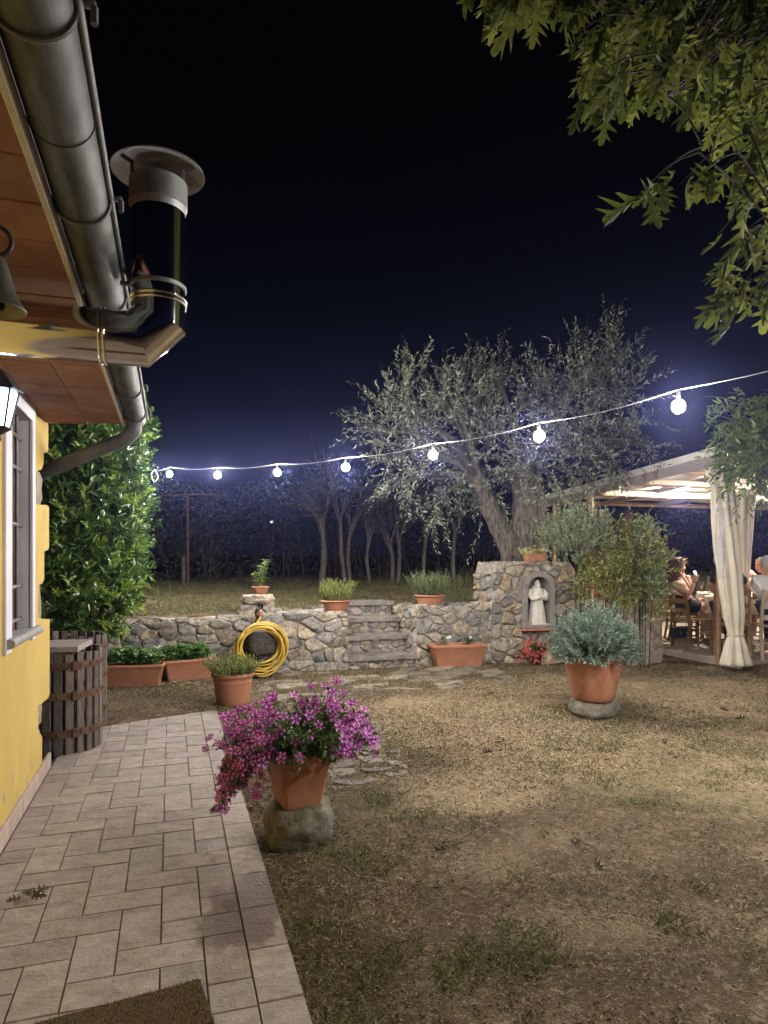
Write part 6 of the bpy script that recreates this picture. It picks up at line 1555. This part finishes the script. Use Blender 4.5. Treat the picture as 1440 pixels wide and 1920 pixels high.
# ---------------------------------------------------------------- table
TZ = .86
tq = P(1372, 0, 10.55); tb = thing('dining_table', 'dining table under a cream cloth where the group sits', 'table', (tq.x, tq.y, PFZ))
trz = face_rz(.35, .95); RT = Matrix.Rotation(trz, 3, 'Z')
def tp_(x, y, z=0): return V(tq.x, tq.y, TZ + z) + RT @ V(x, y, 0)
TW, TL = .44, .80
t = MB(); t.box((tq.x, tq.y, TZ - .03), (TW * 2 - .04, TL * 2 - .04, .03), RT, .004); t.build('tabletop', M['polewood'], tb)
for sx_ in (-1, 1):
    for sy2 in (-1, 1): t = MB(); p = tp_(sx_ * (TW - .08), sy2 * (TL - .1)); t.tube([V(p.x, p.y, PFZ), V(p.x, p.y, TZ - .05)], .03, 10); t.build('leg', M['polewood'], tb)
t = MB(); ring_ = rrect(TW, TL, .03, 4)
def cl_ring(drop, ex): 
    out = []
    n = 120
    P2 = [V(*p, 0) for p in ring_]; per = [0]
    for i in range(len(P2)): per.append(per[-1] + (P2[(i + 1) % len(P2)] - P2[i]).length)
    for j in range(n):
        s_ = per[-1] * j / n; i = max(k for k in range(len(P2)) if per[k] <= s_ + 1e-9); f = (s_ - per[i]) / (per[i + 1] - per[i]); p = P2[i].lerp(P2[(i + 1) % len(P2)], f)
        w = 1 + (ex + ex * .8 * math.sin(s_ * 16 + math.sin(s_ * 5))) / max(TW, p.length); out.append(tp_(p.x * w, p.y * w, -drop))
    return out
t.loft([cl_ring(.0, -.01), cl_ring(.003, .004), cl_ring(.03, .010), cl_ring(.12, .016), cl_ring(.25, .026)][::-1], False, True)
tag(t.build('tablecloth', M['fabric'], smooth=60), 'cream cloth hanging over the diners\' table', 'tablecloth')
def onT(px, py_, d): q = P(px, py_, d); return V(q.x, q.y, TZ + .006)
M['bottle'] = pm('dark_bottle_glass', (.012, .02, .008), None, .08, bs=0, spec=.6)
m, nt, b = newmat('clear_glass'); b.inputs['Base Color'].default_value = (.9, .93, .95, 1); b.inputs['Roughness'].default_value = .03; b.inputs['Transmission Weight'].default_value = .95; b.inputs['IOR'].default_value = 1.3; M['glass'] = m
q = onT(1302, 0, 10.5); t = MB(); wb_ = thing('wine_bottle', 'dark wine bottle with a pale neck foil on the table', 'bottle', q)
t.lathe([(0, .002), (.036, 0), (.037, .19), (.03, .215), (.015, .24), (.014, .255)], 20, q); t.build('body', M['bottle'], wb_, smooth=40); t = MB(); t.lathe([(.0145, .25), (.0145, .315), (.012, .318), (0, .318)], 16, q); t.build('foil', M['fabric'], wb_, smooth=40)
q = onT(1331, 0, 10.9); t = MB(); t.lathe([(0, .005), (.045, 0), (.055, .10), (.042, .20), (.036, .24), (.045, .27), (.041, .27), (.033, .24), (.05, .10), (.04, .012), (0, .012)], 24, q); tag(t.build('carafe', M['glass'], smooth=60), 'clear glass water carafe near the man in black', 'carafe')
q = onT(1322, 0, 10.35); t = MB(); t.lathe([(0, .0), (.07, .002), (.115, .018), (.117, .022), (.07, .008), (0, .006)], 32, q); tag(t.build('plate', M['white_statue'], smooth=60), 'white plate on the near end of the cloth', 'plate')
q = onT(1315, 0, 10.75); t = MB(); t.lathe([(0, .0), (.032, .0), (.005, .006), (.004, .08), (.03, .11), (.036, .15), (.03, .19), (.028, .19), (.033, .15), (.027, .112), (0, .085)], 20, q); tag(t.build('wine_glass', M['glass'], smooth=60), 'stemmed wine glass beside the dark bottle', 'glass')
# ---------------------------------------------------------------- people
M['skin'] = pm('warm_skin', (.46, .27, .19), (.54, .33, .24), .55, scale=9, bs=0); M['skin2'] = pm('tanned_skin', (.44, .21, .13), (.52, .27, .17), .5, scale=9, bs=0)
M['blackcloth'] = pm('black_cotton', (.008, .008, .010), (.018, .018, .020), .9, scale=12, bs=.3, bd=.006, bscale=9); M['whitecloth'] = pm('white_cotton', (.66, .65, .66), (.76, .75, .76), .85, scale=9, bs=.35, bd=.012, bscale=8)
M['jeans'] = pm('dark_trousers', (.02, .024, .035), (.04, .045, .06), .85, scale=12, bs=.2); M['shoe'] = pm('dark_shoe', (.02, .018, .016), None, .5, bs=0)
def hairmat(n, a, b): return leafmat(n, a, b, .45, .0, .5)
M['auburn'] = hairmat('auburn_hair', (.06, .022, .010), (.17, .075, .033)); M['blond'] = hairmat('dark_blond_hair', (.14, .085, .035), (.30, .20, .09)); M['greyhair'] = hairmat('grey_hair', (.30, .28, .26), (.55, .53, .50)); M['brown'] = hairmat('greying_brown_hair', (.08, .055, .035), (.20, .15, .10))
M['eye'] = pm('dark_eye', (.02, .015, .01), None, .2, bs=0); M['lip'] = pm('lip_skin', (.42, .13, .11), None, .5, bs=0)
def skin(nodes, edges, root):
    """one continuous surface grown over a skeleton; nodes = {name: (point, radius)}"""
    names = list(nodes); names.remove(root); names.insert(0, root); ix = {n: i for i, n in enumerate(names)}
    me = bpy.data.meshes.new('skel'); me.from_pydata([nodes[n][0][:] for n in names], [(ix[a], ix[b]) for a, b in edges], [])
    o = bpy.data.objects.new('skel', me); C.objects.link(o); o.modifiers.new('s', 'SKIN'); 
    for i, n in enumerate(names):
        r = nodes[n][1]; me.skin_vertices[0].data[i].radius = (r, r) if not isinstance(r, tuple) else r
    me.skin_vertices[0].data[0].use_root = True
    o.modifiers.new('d', 'SUBSURF').levels = 2; o.modifiers['d'].render_levels = 2
    dg = bpy.context.evaluated_depsgraph_get(); dg.update(); m2 = bpy.data.meshes.new_from_object(o.evaluated_get(dg))
    mb = MB(); mb.add([v.co[:] for v in m2.vertices], [list(p.vertices) for p in m2.polygons])
    bpy.data.objects.remove(o); bpy.data.meshes.remove(me); bpy.data.meshes.remove(m2)
    return mb
def hand(mb, w, e, palm_n, curl=.8, s=1.0, hold=None):
    """palm and five bent fingers; w wrist, e direction of the hand, palm_n out of the palm"""
    e = e.normalized(); pn = (palm_n - e * palm_n.dot(e)).normalized(); sd = e.cross(pn)
    mb.blob(w + e * .045 * s, (.5, .5, .5), 2, 0, rot=None) if False else None
    rot = Matrix((sd, e, pn)).transposed()
    mb.blob(w + e * .05 * s, (.042 * s, .055 * s, .016 * s), 2, .02, rot=rot)
    for i, ln in enumerate((.070, .080, .075, .058)):
        p0 = w + e * .095 * s + sd * (.03 - .02 * i) * s; d1 = (e * math.cos(curl * .5) + pn * math.sin(curl * .5)); d2 = (e * math.cos(curl * 1.3) + pn * math.sin(curl * 1.3)); d3 = (e * math.cos(curl * 2) + pn * math.sin(curl * 2))
        mb.tube([p0 - e * .02 * s, p0, p0 + d1 * ln * .45 * s, p0 + (d1 * .45 + d2 * .32) * ln * s, p0 + (d1 * .45 + d2 * .32 + d3 * .23) * ln * s], [.0095 * s, .0095 * s, .0088 * s, .008 * s, .005 * s], 8)
    t0 = w + e * .03 * s + sd * .036 * s; mb.tube([t0 - sd * .02 * s, t0, t0 + (e * .7 + sd * .7) * .035 * s, t0 + (e * .95 + sd * .55 + pn * .3) * .06 * s], [.012 * s, .0115 * s, .0105 * s, .006 * s], 8)
def head_parts(mb, c, f, up=V(0, 0, 1), s=1.0):
    """skull with brow, nose, lips, chin and ears; f = facing direction"""
    f = f.normalized(); r = f.cross(up).normalized(); u_ = r.cross(f); rot = Matrix((r, f, u_)).transposed()
    L3 = lambda x, y, z: c + (r * x + f * y + u_ * z) * s
    vs, fs = ico(4); out = []
    for v in vs:
        x, y, z = v.x * .073, v.y * .093, v.z * .115
        if z < -.02: k = (-.02 - z) / .095; x *= 1 - .42 * k; y = y * (1 - .25 * k) + .018 * k
        if y > .05: y = .05 + (y - .05) * .72 + (.008 if -.075 < z < -.05 else 0)
        ey = math.exp(-((abs(x) - .032) ** 2 + (z - .012) ** 2) / .00028); y -= .010 * ey * (1 if v.y > 0 else 0)
        br = math.exp(-((z - .038) ** 2) / .00018) * (1 if v.y > .5 else 0); y += .004 * br
        ns = math.exp(-(x * x) / .00012) * (1 if v.y > 0 else 0); 
        if -.035 < z < .03: y += .026 * ns * ((.03 - z) / .065)
        elif -.045 < z <= -.035: y += .026 * ns * ((z + .045) / .01)
        lp_ = math.exp(-((z + .062) ** 2) / .00007 - x * x / .0006) * (1 if v.y > 0 else 0); y += .005 * lp_
        out.append(L3(x, y, z))
    mb.add(out, fs)
    for s_ in (-1, 1):
        mb.blob(L3(s_ * .074, -.005, -.003), (.010 * s, .022 * s, .032 * s), 2, .05, rot=rot)
    return L3, rot
def person(lab, nodes, edges, root, facing, head, skinm, clothes, hairm, hairfn, hands=(), up=V(0, 0, 1), hs=1.0):
    r0 = thing('person', lab, 'person', (nodes[root][0].x, nodes[root][0].y, PFZ), 0, 'people dining in the pavilion')
    mb = skin(nodes, edges, root); L3, rot = head_parts(mb, head, facing, up, hs)
    for h in hands: hand(mb, *h)
    mb.build('body', skinm, r0, smooth=180)
    t = MB()
    for s_ in (-1, 1): t.blob(L3(s_ * .031, .068, .012), (.013 * hs, .006 * hs, .006 * hs), 2, 0, rot=rot)
    t.build('eyes', M['eye'], r0, smooth=180); t = MB(); t.blob(L3(0, .083, -.063), (.022 * hs, .006 * hs, .007 * hs), 2, 0, rot=rot); t.build('lips', M['lip'], r0, smooth=180)
    for nm, nd, ed, rt_, mt_ in clothes:
        t = skin(nd, ed, rt_) if not isinstance(nd, MB) else nd
        for i, v in enumerate(t.v): w = Vector(v); t.v[i] = (w + noise.noise_vector(w * 11) * .008)[:]
        t.build(nm, mt_, r0, smooth=180)
    pts, D2, N2, Lw, Ww = hairfn(L3, rot); 
    cap_ = MB(); vs, fs = ico(3); cap_.add([L3(v.x * .080, v.y * .100 - .008, v.z * .115 + .012) if (v.z > -.1 - .9 * max(0, -v.y) and not (v.y > .35 and v.z < .62)) else L3(v.x * .05, v.y * .06 - .02, v.z * .07 + .02) for v in vs], fs); cap_.build('hair', hairm, r0, smooth=180)
    leaves('hair_strands', pts, D2, N2, Lw, Ww, BLADE, hairm, r0)
    return r0
def hair_short(n=900, cover=.0, ln=.03):
    def f(L3, rot):
        d = rdir(n * 2); ok = (d[:, 2] > -.15 - .5 * np.maximum(0, -d[:, 1])) & ~((d[:, 1] > .3) & (d[:, 2] < .55)); d = d[ok]
        if cover: d = d[(d[:, 2] < cover) | (rng.random(len(d)) < .25)]
        p = np.array([L3(x * .079, y * .099 - .008, z * .113 + .012)[:] for x, y, z in d]); R_ = np.array(rot); dw = d @ R_.T
        return p, unit(np.cross(dw, rdir(len(d))) + [0, 0, -.6] + dw * .5), dw, rng.uniform(.6, 1.2, len(d)) * ln, .006
    return f
def hair_long(n=1500, vol=.04, ln=.10, drop=.26):
    def f(L3, rot):
        d = rdir(n * 2); ok = ~((d[:, 1] > .35) & (d[:, 2] < .5)); d = d[ok]; R_ = np.array(rot); dw = d @ R_.T
        dz = np.where(d[:, 1] < .25, rng.random(len(d)) ** 1.5 * drop, 0) * (d[:, 2] < .4); ex = rng.uniform(0, vol, len(d))
        p = np.array([L3(x * (.079 + e), y * (.098 + e) - .012, z * (.112 + e * .7) + .012 - q)[:] for (x, y, z), e, q in zip(d, ex, dz)])
        return p, unit(rdir(len(d)) * 1.1 + [0, 0, -.7]), unit(dw + rdir(len(d)) * .4), rng.uniform(.5, 1.2, len(d)) * ln, .012
    return f
RV = V(cy_, -sy_, 0); FV = V(sy_, cy_, 0)
def camdir(x, y, z=0): return (RV * x + FV * y + V(0, 0, z)).normalized()
BASE = [('pel', 'spn'), ('spn', 'che'), ('che', 'nek'), ('nek', 'hed'), ('che', 'sl'), ('sl', 'el'), ('el', 'wl'), ('che', 'sr'), ('sr', 'er'), ('er', 'wr'), ('pel', 'hl_'), ('hl_', 'kl'), ('kl', 'al'), ('al', 'fl'), ('pel', 'hr'), ('hr', 'kr'), ('kr', 'ar'), ('ar', 'fr')]
def body(pel, che, head, sl, el, wl_, sr, er, wr_, kl, kr, al, ar, ftd, thin=1.0):
    hd = (kl + kr) / 2 - pel; hd.z = 0; hd.normalize(); sd = V(hd.y, -hd.x, 0)
    nk = che.lerp(head, .62)
    n = {'pel': (pel, .125 * thin), 'spn': (pel.lerp(che, .5), .115 * thin), 'che': (che, .12 * thin), 'nek': (nk, .055 * thin), 'hed': (head - V(0, 0, .03), .055), 'sl': (sl, .058 * thin), 'el': (el, .042), 'wl': (wl_, .030), 'sr': (sr, .058 * thin), 'er': (er, .042), 'wr': (wr_, .030),
         'hl_': (pel - sd * .09 + V(0, 0, -.03), .095 * thin), 'hr': (pel + sd * .09 + V(0, 0, -.03), .095 * thin), 'kl': (kl, .062), 'kr': (kr, .062), 'al': (al, .042), 'ar': (ar, .042), 'fl': (al + ftd * .14 - V(0, 0, .045), .032), 'fr': (ar + ftd * .14 - V(0, 0, .045), .032)}
    return n
def grow(n, keys, add): return {k: (n[k][0], n[k][1] + add if not isinstance(n[k][1], tuple) else n[k][1]) for k in keys}
def sub(n, keys): return [(a, b) for a, b in BASE if a in keys and b in keys]
def cloth(n, keys, root, add, mids=()):
    d = grow(n, keys, add); e = sub(n, keys)
    for a, b, f, r in mids:     # sleeves or legs that stop part of the way along a limb
        d[a + b] = (n[a][0].lerp(n[b][0], f), r); e.append((a, a + b))
    return d, e, root
# woman with the phone, nearest on the left
d1 = 10.02
n1 = body(P(1288, 1132, d1), P(1273, 1101, d1), P(1265, 1068, d1), P(1275, 1091, d1 + .16), P(1276, 1118, d1 + .22), P(1288, 1123, d1 - .02), P(1264, 1093, d1 - .15), P(1293, 1115, d1 - .24), P(1301, 1092, d1 - .2), P(1330, 1126, d1 + .22), P(1332, 1138, d1 - .02), P(1334, 1192, d1 + .3), P(1326, 1193, d1 + .05), camdir(1, 0), .92)
sh = cloth(n1, ['pel', 'spn', 'hl_', 'hr'], 'pel', .018, (('hl_', 'kl', .62, .098), ('hr', 'kr', .62, .10))); tp1 = cloth(n1, ['pel', 'spn', 'che'], 'spn', .012, (('spn', 'che', .85, .132),))
person('curly auburn haired woman in black shorts looking at the phone she holds up', n1, BASE, 'pel', camdir(.97, .1, -.12), P(1267, 1064, d1), M['skin'], [('shorts', *sh, M['blackcloth']), ('top', *cloth(n1, ['pel', 'spn'], 'pel', .014, (('spn', 'che', .72, .128),)), M['blackcloth'])], M['auburn'], hair_long(2200, .035, .045, .17), [(n1['wr'][0], camdir(.35, 0, .95), camdir(.2, 1, .1), .9, 1.0), (n1['wl'][0], camdir(1, -.2, -.1), camdir(0, 0, -1), .5, .95)])
ph = n1['wr'][0] + camdir(.45, .35, .95) * .115; t = MB(); phr = Matrix.Rotation(face_rz(1, .1), 3, 'Z') @ Matrix.Rotation(R(12), 3, 'X')
phone = thing('smartphone', 'lit smartphone held up by the curly haired woman', 'phone', ph)
t.box(ph, (.072, .009, .15), phr, .003); t.build('case', M['black'], phone); t = MB(); t.box(ph + phr @ V(0, -.0055, 0), (.066, .002, .14), phr); t.build('screen', emit('phone_screen', (.72, .50, 1.0), 9), phone)
# woman behind her
d2 = 11.0
n2 = body(P(1276, 1130, d2), P(1280, 1096, d2), P(1276, 1068, d2 - .04), P(1278, 1083, d2 + .17), P(1300, 1103, d2 + .2), P(1290, 1096, d2 + .05), P(1290, 1081, d2 - .17), P(1294, 1103, d2 - .24), P(1279, 1080, d2 - .20), P(1318, 1130, d2 + .12), P(1318, 1133, d2 - .1), P(1320, 1182, d2 + .12), P(1320, 1184, d2 - .1), camdir(1, 0), .92)
person('blond woman in a white strap top leaning her chin on her hand', n2, BASE, 'pel', camdir(.9, -.1, -.05), P(1274, 1062, d2 - .05), M['skin'], [('top', *cloth(n2, ['pel', 'spn', 'che'], 'pel', .012, ()), M['whitecloth']), ('trousers', *cloth(n2, ['pel', 'hl_', 'hr', 'kl', 'kr'], 'pel', .016, ()), M['jeans'])], M['blond'], hair_long(1300, .03, .08, .12), [(n2['wr'][0], camdir(-.3, 0, .8), camdir(-.5, .2, -.2), 1.2, .95), (n2['wl'][0], camdir(-.7, 0, -.3), camdir(0, 0, -1), .6, .95)])
# man in black, back to the camera
d3 = 9.42
n3 = body(P(1362, 1140, d3), P(1360, 1090, d3 + .05), P(1352, 1055, d3 + .1), P(1339, 1077, d3 + .02), P(1337, 1108, d3 + .15), P(1352, 1113, d3 + .42), P(1384, 1079, d3 - .02), P(1402, 1104, d3 + .08), P(1390, 1108, d3 + .36), P(1362, 1142, d3 + .5), P(1388, 1142, d3 + .46), P(1364, 1194, d3 + .52), P(1390, 1195, d3 + .5), camdir(.3, .9), 1.12)
person('grey haired man in a black T-shirt sitting with his back to the yard', n3, BASE, 'pel', camdir(.3, .95, -.05), P(1350, 1052, d3 + .1), M['skin2'], [('shirt', *cloth(n3, ['pel', 'spn', 'che', 'sl', 'sr'], 'pel', .028, (('sl', 'el', .6, .075), ('sr', 'er', .6, .075))), M['blackcloth']), ('trousers', *cloth(n3, ['pel', 'hl_', 'hr', 'kl', 'kr', 'al', 'ar'], 'pel', .018, ()), M['jeans'])], M['greyhair'], hair_short(900, 0, .024), [(n3['wl'][0], camdir(.3, .9), V(0, 0, -1), .5), (n3['wr'][0], camdir(-.2, .9), V(0, 0, -1), .5)])
# diner in white sleeve at the far side
d4 = 11.5
n4 = body(P(1384, 1130, d4), P(1383, 1090, d4 - .05), P(1380, 1056, d4 - .08), P(1398, 1072, d4 - .05), P(1420, 1083, d4 - .3), P(1400, 1091, d4 - .5), P(1366, 1074, d4 - .05), P(1360, 1098, d4 - .25), P(1378, 1098, d4 - .5), P(1394, 1134, d4 - .45), P(1374, 1134, d4 - .45), P(1394, 1180, d4 - .48), P(1374, 1180, d4 - .48), camdir(-.1, -1), 1.05)
person('diner in a white short sleeved shirt resting folded arms on the table, behind the curtain', n4, BASE, 'pel', camdir(.5, -.8, -.1), P(1381, 1051, d4 - .1), M['skin2'], [('shirt', *cloth(n4, ['pel', 'spn', 'che', 'sl', 'sr'], 'pel', .024, (('sl', 'el', .62, .07), ('sr', 'er', .62, .07))), M['whitecloth']), ('trousers', *cloth(n4, ['pel', 'hl_', 'hr', 'kl', 'kr'], 'pel', .016, ()), M['jeans'])], M['brown'], hair_short(900, 0, .03), [(n4['wl'][0], camdir(-.8, -.4), V(0, 0, -1), .5), (n4['wr'][0], camdir(.8, -.3), V(0, 0, -1), .5)])
# diner seen in profile
d5 = 10.6
n5 = body(P(1452, 1136, d5), P(1446, 1096, d5), P(1432, 1066, d5), P(1442, 1083, d5 - .17), P(1424, 1104, d5 - .2), P(1404, 1103, d5 - .1), P(1444, 1083, d5 + .17), P(1424, 1104, d5 + .2), P(1404, 1101, d5 + .1), P(1412, 1136, d5 - .1), P(1412, 1136, d5 + .12), P(1414, 1186, d5 - .1), P(1414, 1185, d5 + .12), camdir(-1, 0), 1.05)
person('brown haired diner in profile leaning over the table, beyond the man in white', n5, BASE, 'pel', camdir(-.95, -.1, -.05), P(1427, 1060, d5), M['skin2'], [('shirt', *cloth(n5, ['pel', 'spn', 'che', 'sl', 'sr'], 'pel', .024, (('sl', 'el', .6, .068), ('sr', 'er', .6, .068))), M['blackcloth']), ('trousers', *cloth(n5, ['pel', 'hl_', 'hr', 'kl', 'kr'], 'pel', .016, ()), M['jeans'])], M['brown'], hair_short(1000, 0, .035), [(n5['wl'][0], camdir(-1, 0), V(0, 0, -1), .6), (n5['wr'][0], camdir(-1, 0), V(0, 0, -1), .6)])
# man in white at the picture edge
d6 = 9.1
n6 = body(P(1450, 1140, d6), P(1446, 1100, d6), P(1442, 1064, d6 + .05), P(1422, 1090, d6 + .02), P(1416, 1118, d6 + .16), P(1420, 1120, d6 + .44), P(1472, 1090, d6 - .05), P(1480, 1120, d6 + .1), P(1468, 1120, d6 + .36), P(1440, 1146, d6 + .45), P(1466, 1146, d6 + .42), P(1442, 1200, d6 + .48), P(1468, 1202, d6 + .46), camdir(.2, .95), 1.14)
person('white haired man in a loose white shirt seen from behind at the picture edge', n6, BASE, 'pel', camdir(-.35, .9, -.05), P(1438, 1060, d6 + .05), M['skin'], [('shirt', *cloth(n6, ['pel', 'spn', 'che', 'sl', 'sr', 'hl_', 'hr'], 'pel', .045, (('sl', 'el', .62, .08), ('sr', 'er', .62, .08))), M['whitecloth']), ('trousers', *cloth(n6, ['pel', 'hl_', 'hr', 'kl', 'kr', 'al', 'ar'], 'pel', .018, ()), M['jeans'])], M['greyhair'], hair_short(1000, 0, .024), [(n6['wl'][0], camdir(.2, .9), V(0, 0, -1), .5), (n6['wr'][0], camdir(-.1, .9), V(0, 0, -1), .5)], hs=1.06)
# handbag hung on the first chair
bg = P(1272, 1186, 9.80); bag = thing('handbag', 'black flap handbag with a silver clasp hanging from the woman\'s chair', 'handbag', bg); bR = Matrix.Rotation(face_rz(0, 1) + .12, 3, 'Z')
t = MB(); t.box(bg, (.245, .09, .155), bR, .02); t.build('bag_body', M['black'], bag)
t = MB(); t.loft([[bg + bR @ V(x, y, z) for x, y, z in ((-.12, -.05 - e, .08), (.12, -.05 - e, .08), (.10, -.05 - e, .0), (0, -.052 - e, -.045), (-.10, -.05 - e, .0))] for e in (0, .008)]); t.build('flap', M['black'], bag, smooth=None)
t = MB(); t.loft([[bg + bR @ V(x, -.0615 - e, z - .005) for x, z in ((0, .022), (.014, 0), (0, -.022), (-.014, 0))] for e in (0, .006)]); t.build('clasp', M['steel'], bag, smooth=None)
t = MB(); t.tube(spline([bg + bR @ V(-.12, 0, .06), P(1281, 1145, 9.92), P(1285, 1125, 9.95), P(1288, 1147, 9.95), bg + bR @ V(.12, 0, .06)], 5), .006, 6); t.build('strap', M['black'], bag, smooth=60)
# ---------------------------------------------------------------- string of bulbs
pix = [(318, 889), (408, 891), (520, 886), (648, 876), (812, 853), (1011, 818), (1272, 762)]
bpos = [P(x, y, 10.5 - i * 1.028) for i, (x, y) in enumerate(pix)]
step = (bpos[6] - bpos[4]) / 2
bpos += [bpos[6] + step + V(0, 0, .05), bpos[6] + step * 2 + V(0, 0, .14), V(4.3, .75, 2.85)]
names_ = ['first lit bulb of the string, nearest the laurel hedge', 'second lit bulb from the laurel hedge', 'third lit bulb from the hedge, over the small pot on the stones', 'fourth lit bulb from the hedge, left of the olive crown', 'lit bulb hanging before the left half of the olive crown', 'lit bulb hanging before the right half of the olive crown', 'lit bulb right of the olive crown, above the pavilion roof', 'lit bulb of the string just beyond the right edge', 'lit bulb of the string over the right side of the yard', 'lit bulb of the string beside the oak trunk']
for p, nm in zip(bpos, names_):
    b_ = thing('string_bulb', nm, 'light bulb', p, 0, 'bulbs on the light string')
    t = MB(); t.blob(p, (.042, .042, .044), 2, 0); t.build('globe', M['bulb'], b_, smooth=180)
    t = MB(); t.lathe([(.006, .105), (.012, .10), (.014, .07), (.014, .045)], 14, p); t.build('socket', M['black'], b_, smooth=40)
hang = [p + V(0, 0, .108) for p in bpos]
t = MB(); e0 = P(291, 880, 10.75); path = [e0] + hang + [V(2.4, -2.2, 3.1)]
pts = []
for a, b in zip(path, path[1:]):
    for k in range(6): f = k / 6; q = a.lerp(b, f); q.z -= .03 * math.sin(PI * f); pts.append(q)
pts.append(path[-1]); t.tube(pts, .0032, 6, cap=False)
cabl = thing('light_string', 'pale cable of the light string sloping across the night sky', 'light string', e0)
t.build('cable', M['cord'], cabl, smooth=180)
t = MB(); t.tube(spline([e0, e0 + V(-.02, 0, -.02), P(284, 890, 10.75), P(289, 903, 10.75), P(296, 895, 10.75), e0], 4), .006, 5); t.build('end_loop', M['cord'], cabl, smooth=180)
t = MB(); q = P(1401, 708, 4.02); q = hang[6].lerp(hang[7], .55); t.box(q - V(0, 0, .02), (.03, .03, .022), b=.006); t.build('cable_clip', M['cord'], cabl)
# pavilion lamps under the awning
M['warm'] = emit('lit_pavilion_bulb', (1.0, .86, .70), 4800)
for (q, lab) in ((WX(1280, 921, 8.6), 'small lit lamp under the awning left of the curtain'), (V(10.4, 8.6, 2.55), 'lit lamp under the awning beyond the right picture edge'), (V(9.2, 7.6, 2.55), 'lit lamp nearest the front edge of the awning'), (V(12.2, 9.0, 2.55), 'lit lamp under the far side of the awning')):
    q = V(q.x, q.y, min(q.z, 2.56)); lm = thing('pavilion_lamp', lab, 'lamp', q, 0, 'lamps under the awning')
    t = MB(); t.blob(q, (.042, .042, .042), 2, 0); t.build('globe', M['warm'], lm, smooth=180)
    t = MB(); t.lathe([(.02, .035), (.024, .07), (.008, .09), (.006, .16)], 12, q); t.build('socket', M['black'], lm)
# ---------------------------------------------------------------- violet-tinted haze, added to imitate the lens glow round the bulbs
hz = MB(); hz.box((0, 0, 5.0), (126, 126, 16.5)); hm = bpy.data.materials.new('bulb_glow_haze'); hm.use_nodes = True; nt = hm.node_tree; nt.nodes.remove(nt.nodes['Principled BSDF'])
pv = nt.nodes.new('ShaderNodeVolumePrincipled'); pv.inputs['Color'].default_value = (.36, .42, 1.0, 1); pv.inputs['Density'].default_value = HAZE; pv.inputs['Anisotropy'].default_value = .92
L(nt, pv.outputs[0], nt.nodes['Material Output'].inputs['Volume'])
ho = hz.build('haze', hm, smooth=None, tint=False); ho['kind'] = 'stuff'
# ---------------------------------------------------------------- night sky
w = bpy.data.worlds.new('World'); bpy.context.scene.world = w; w.use_nodes = True; nt = w.node_tree; bgn = nt.nodes['Background']
tc = nt.nodes.new('ShaderNodeTexCoord'); sx = nt.nodes.new('ShaderNodeSeparateXYZ'); L(nt, tc.outputs['Generated'], sx.inputs[0])
L(nt, ramp(nt, sx.outputs['Z'], [(0.0, (.0045, .0048, .015)), (.20, (.0025, .0034, .0105)), (.34, (.0010, .0016, .0034)), (.50, (.0007, .0007, .0007))]), bgn.inputs[0]); bgn.inputs[1].default_value = 1.0
# ---------------------------------------------------------------- camera and render settings
sc = bpy.context.scene
cd = bpy.data.cameras.new('Camera'); co = bpy.data.objects.new('Camera', cd); C.objects.link(co); sc.camera = co
co.location = (0, 0, CAMH); co.rotation_euler = (R(90), 0, -YAW)
cd.sensor_fit = 'VERTICAL'; cd.sensor_height = 36; cd.lens = 36 * FPX / 1920; cd.shift_y = (HORIZ - 960) / 1920; cd.clip_end = 500; cd.clip_start = .05
sc.view_settings.view_transform = 'Standard'; sc.view_settings.look = 'None'; sc.view_settings.exposure = EXPO; sc.view_settings.gamma = 1
cyc = sc.cycles; cyc.use_denoising = True; cyc.max_bounces = 6; cyc.diffuse_bounces = 3; cyc.glossy_bounces = 4; cyc.transmission_bounces = 6; cyc.transparent_max_bounces = 8; cyc.volume_bounces = 0
cyc.sample_clamp_indirect = 4; cyc.use_light_tree = True; cyc.caustics_reflective = False; cyc.caustics_refractive = False
try:
    cyc.denoiser = 'OPENIMAGEDENOISE'; cyc.denoising_input_passes = 'RGB_ALBEDO_NORMAL'
except Exception: pass
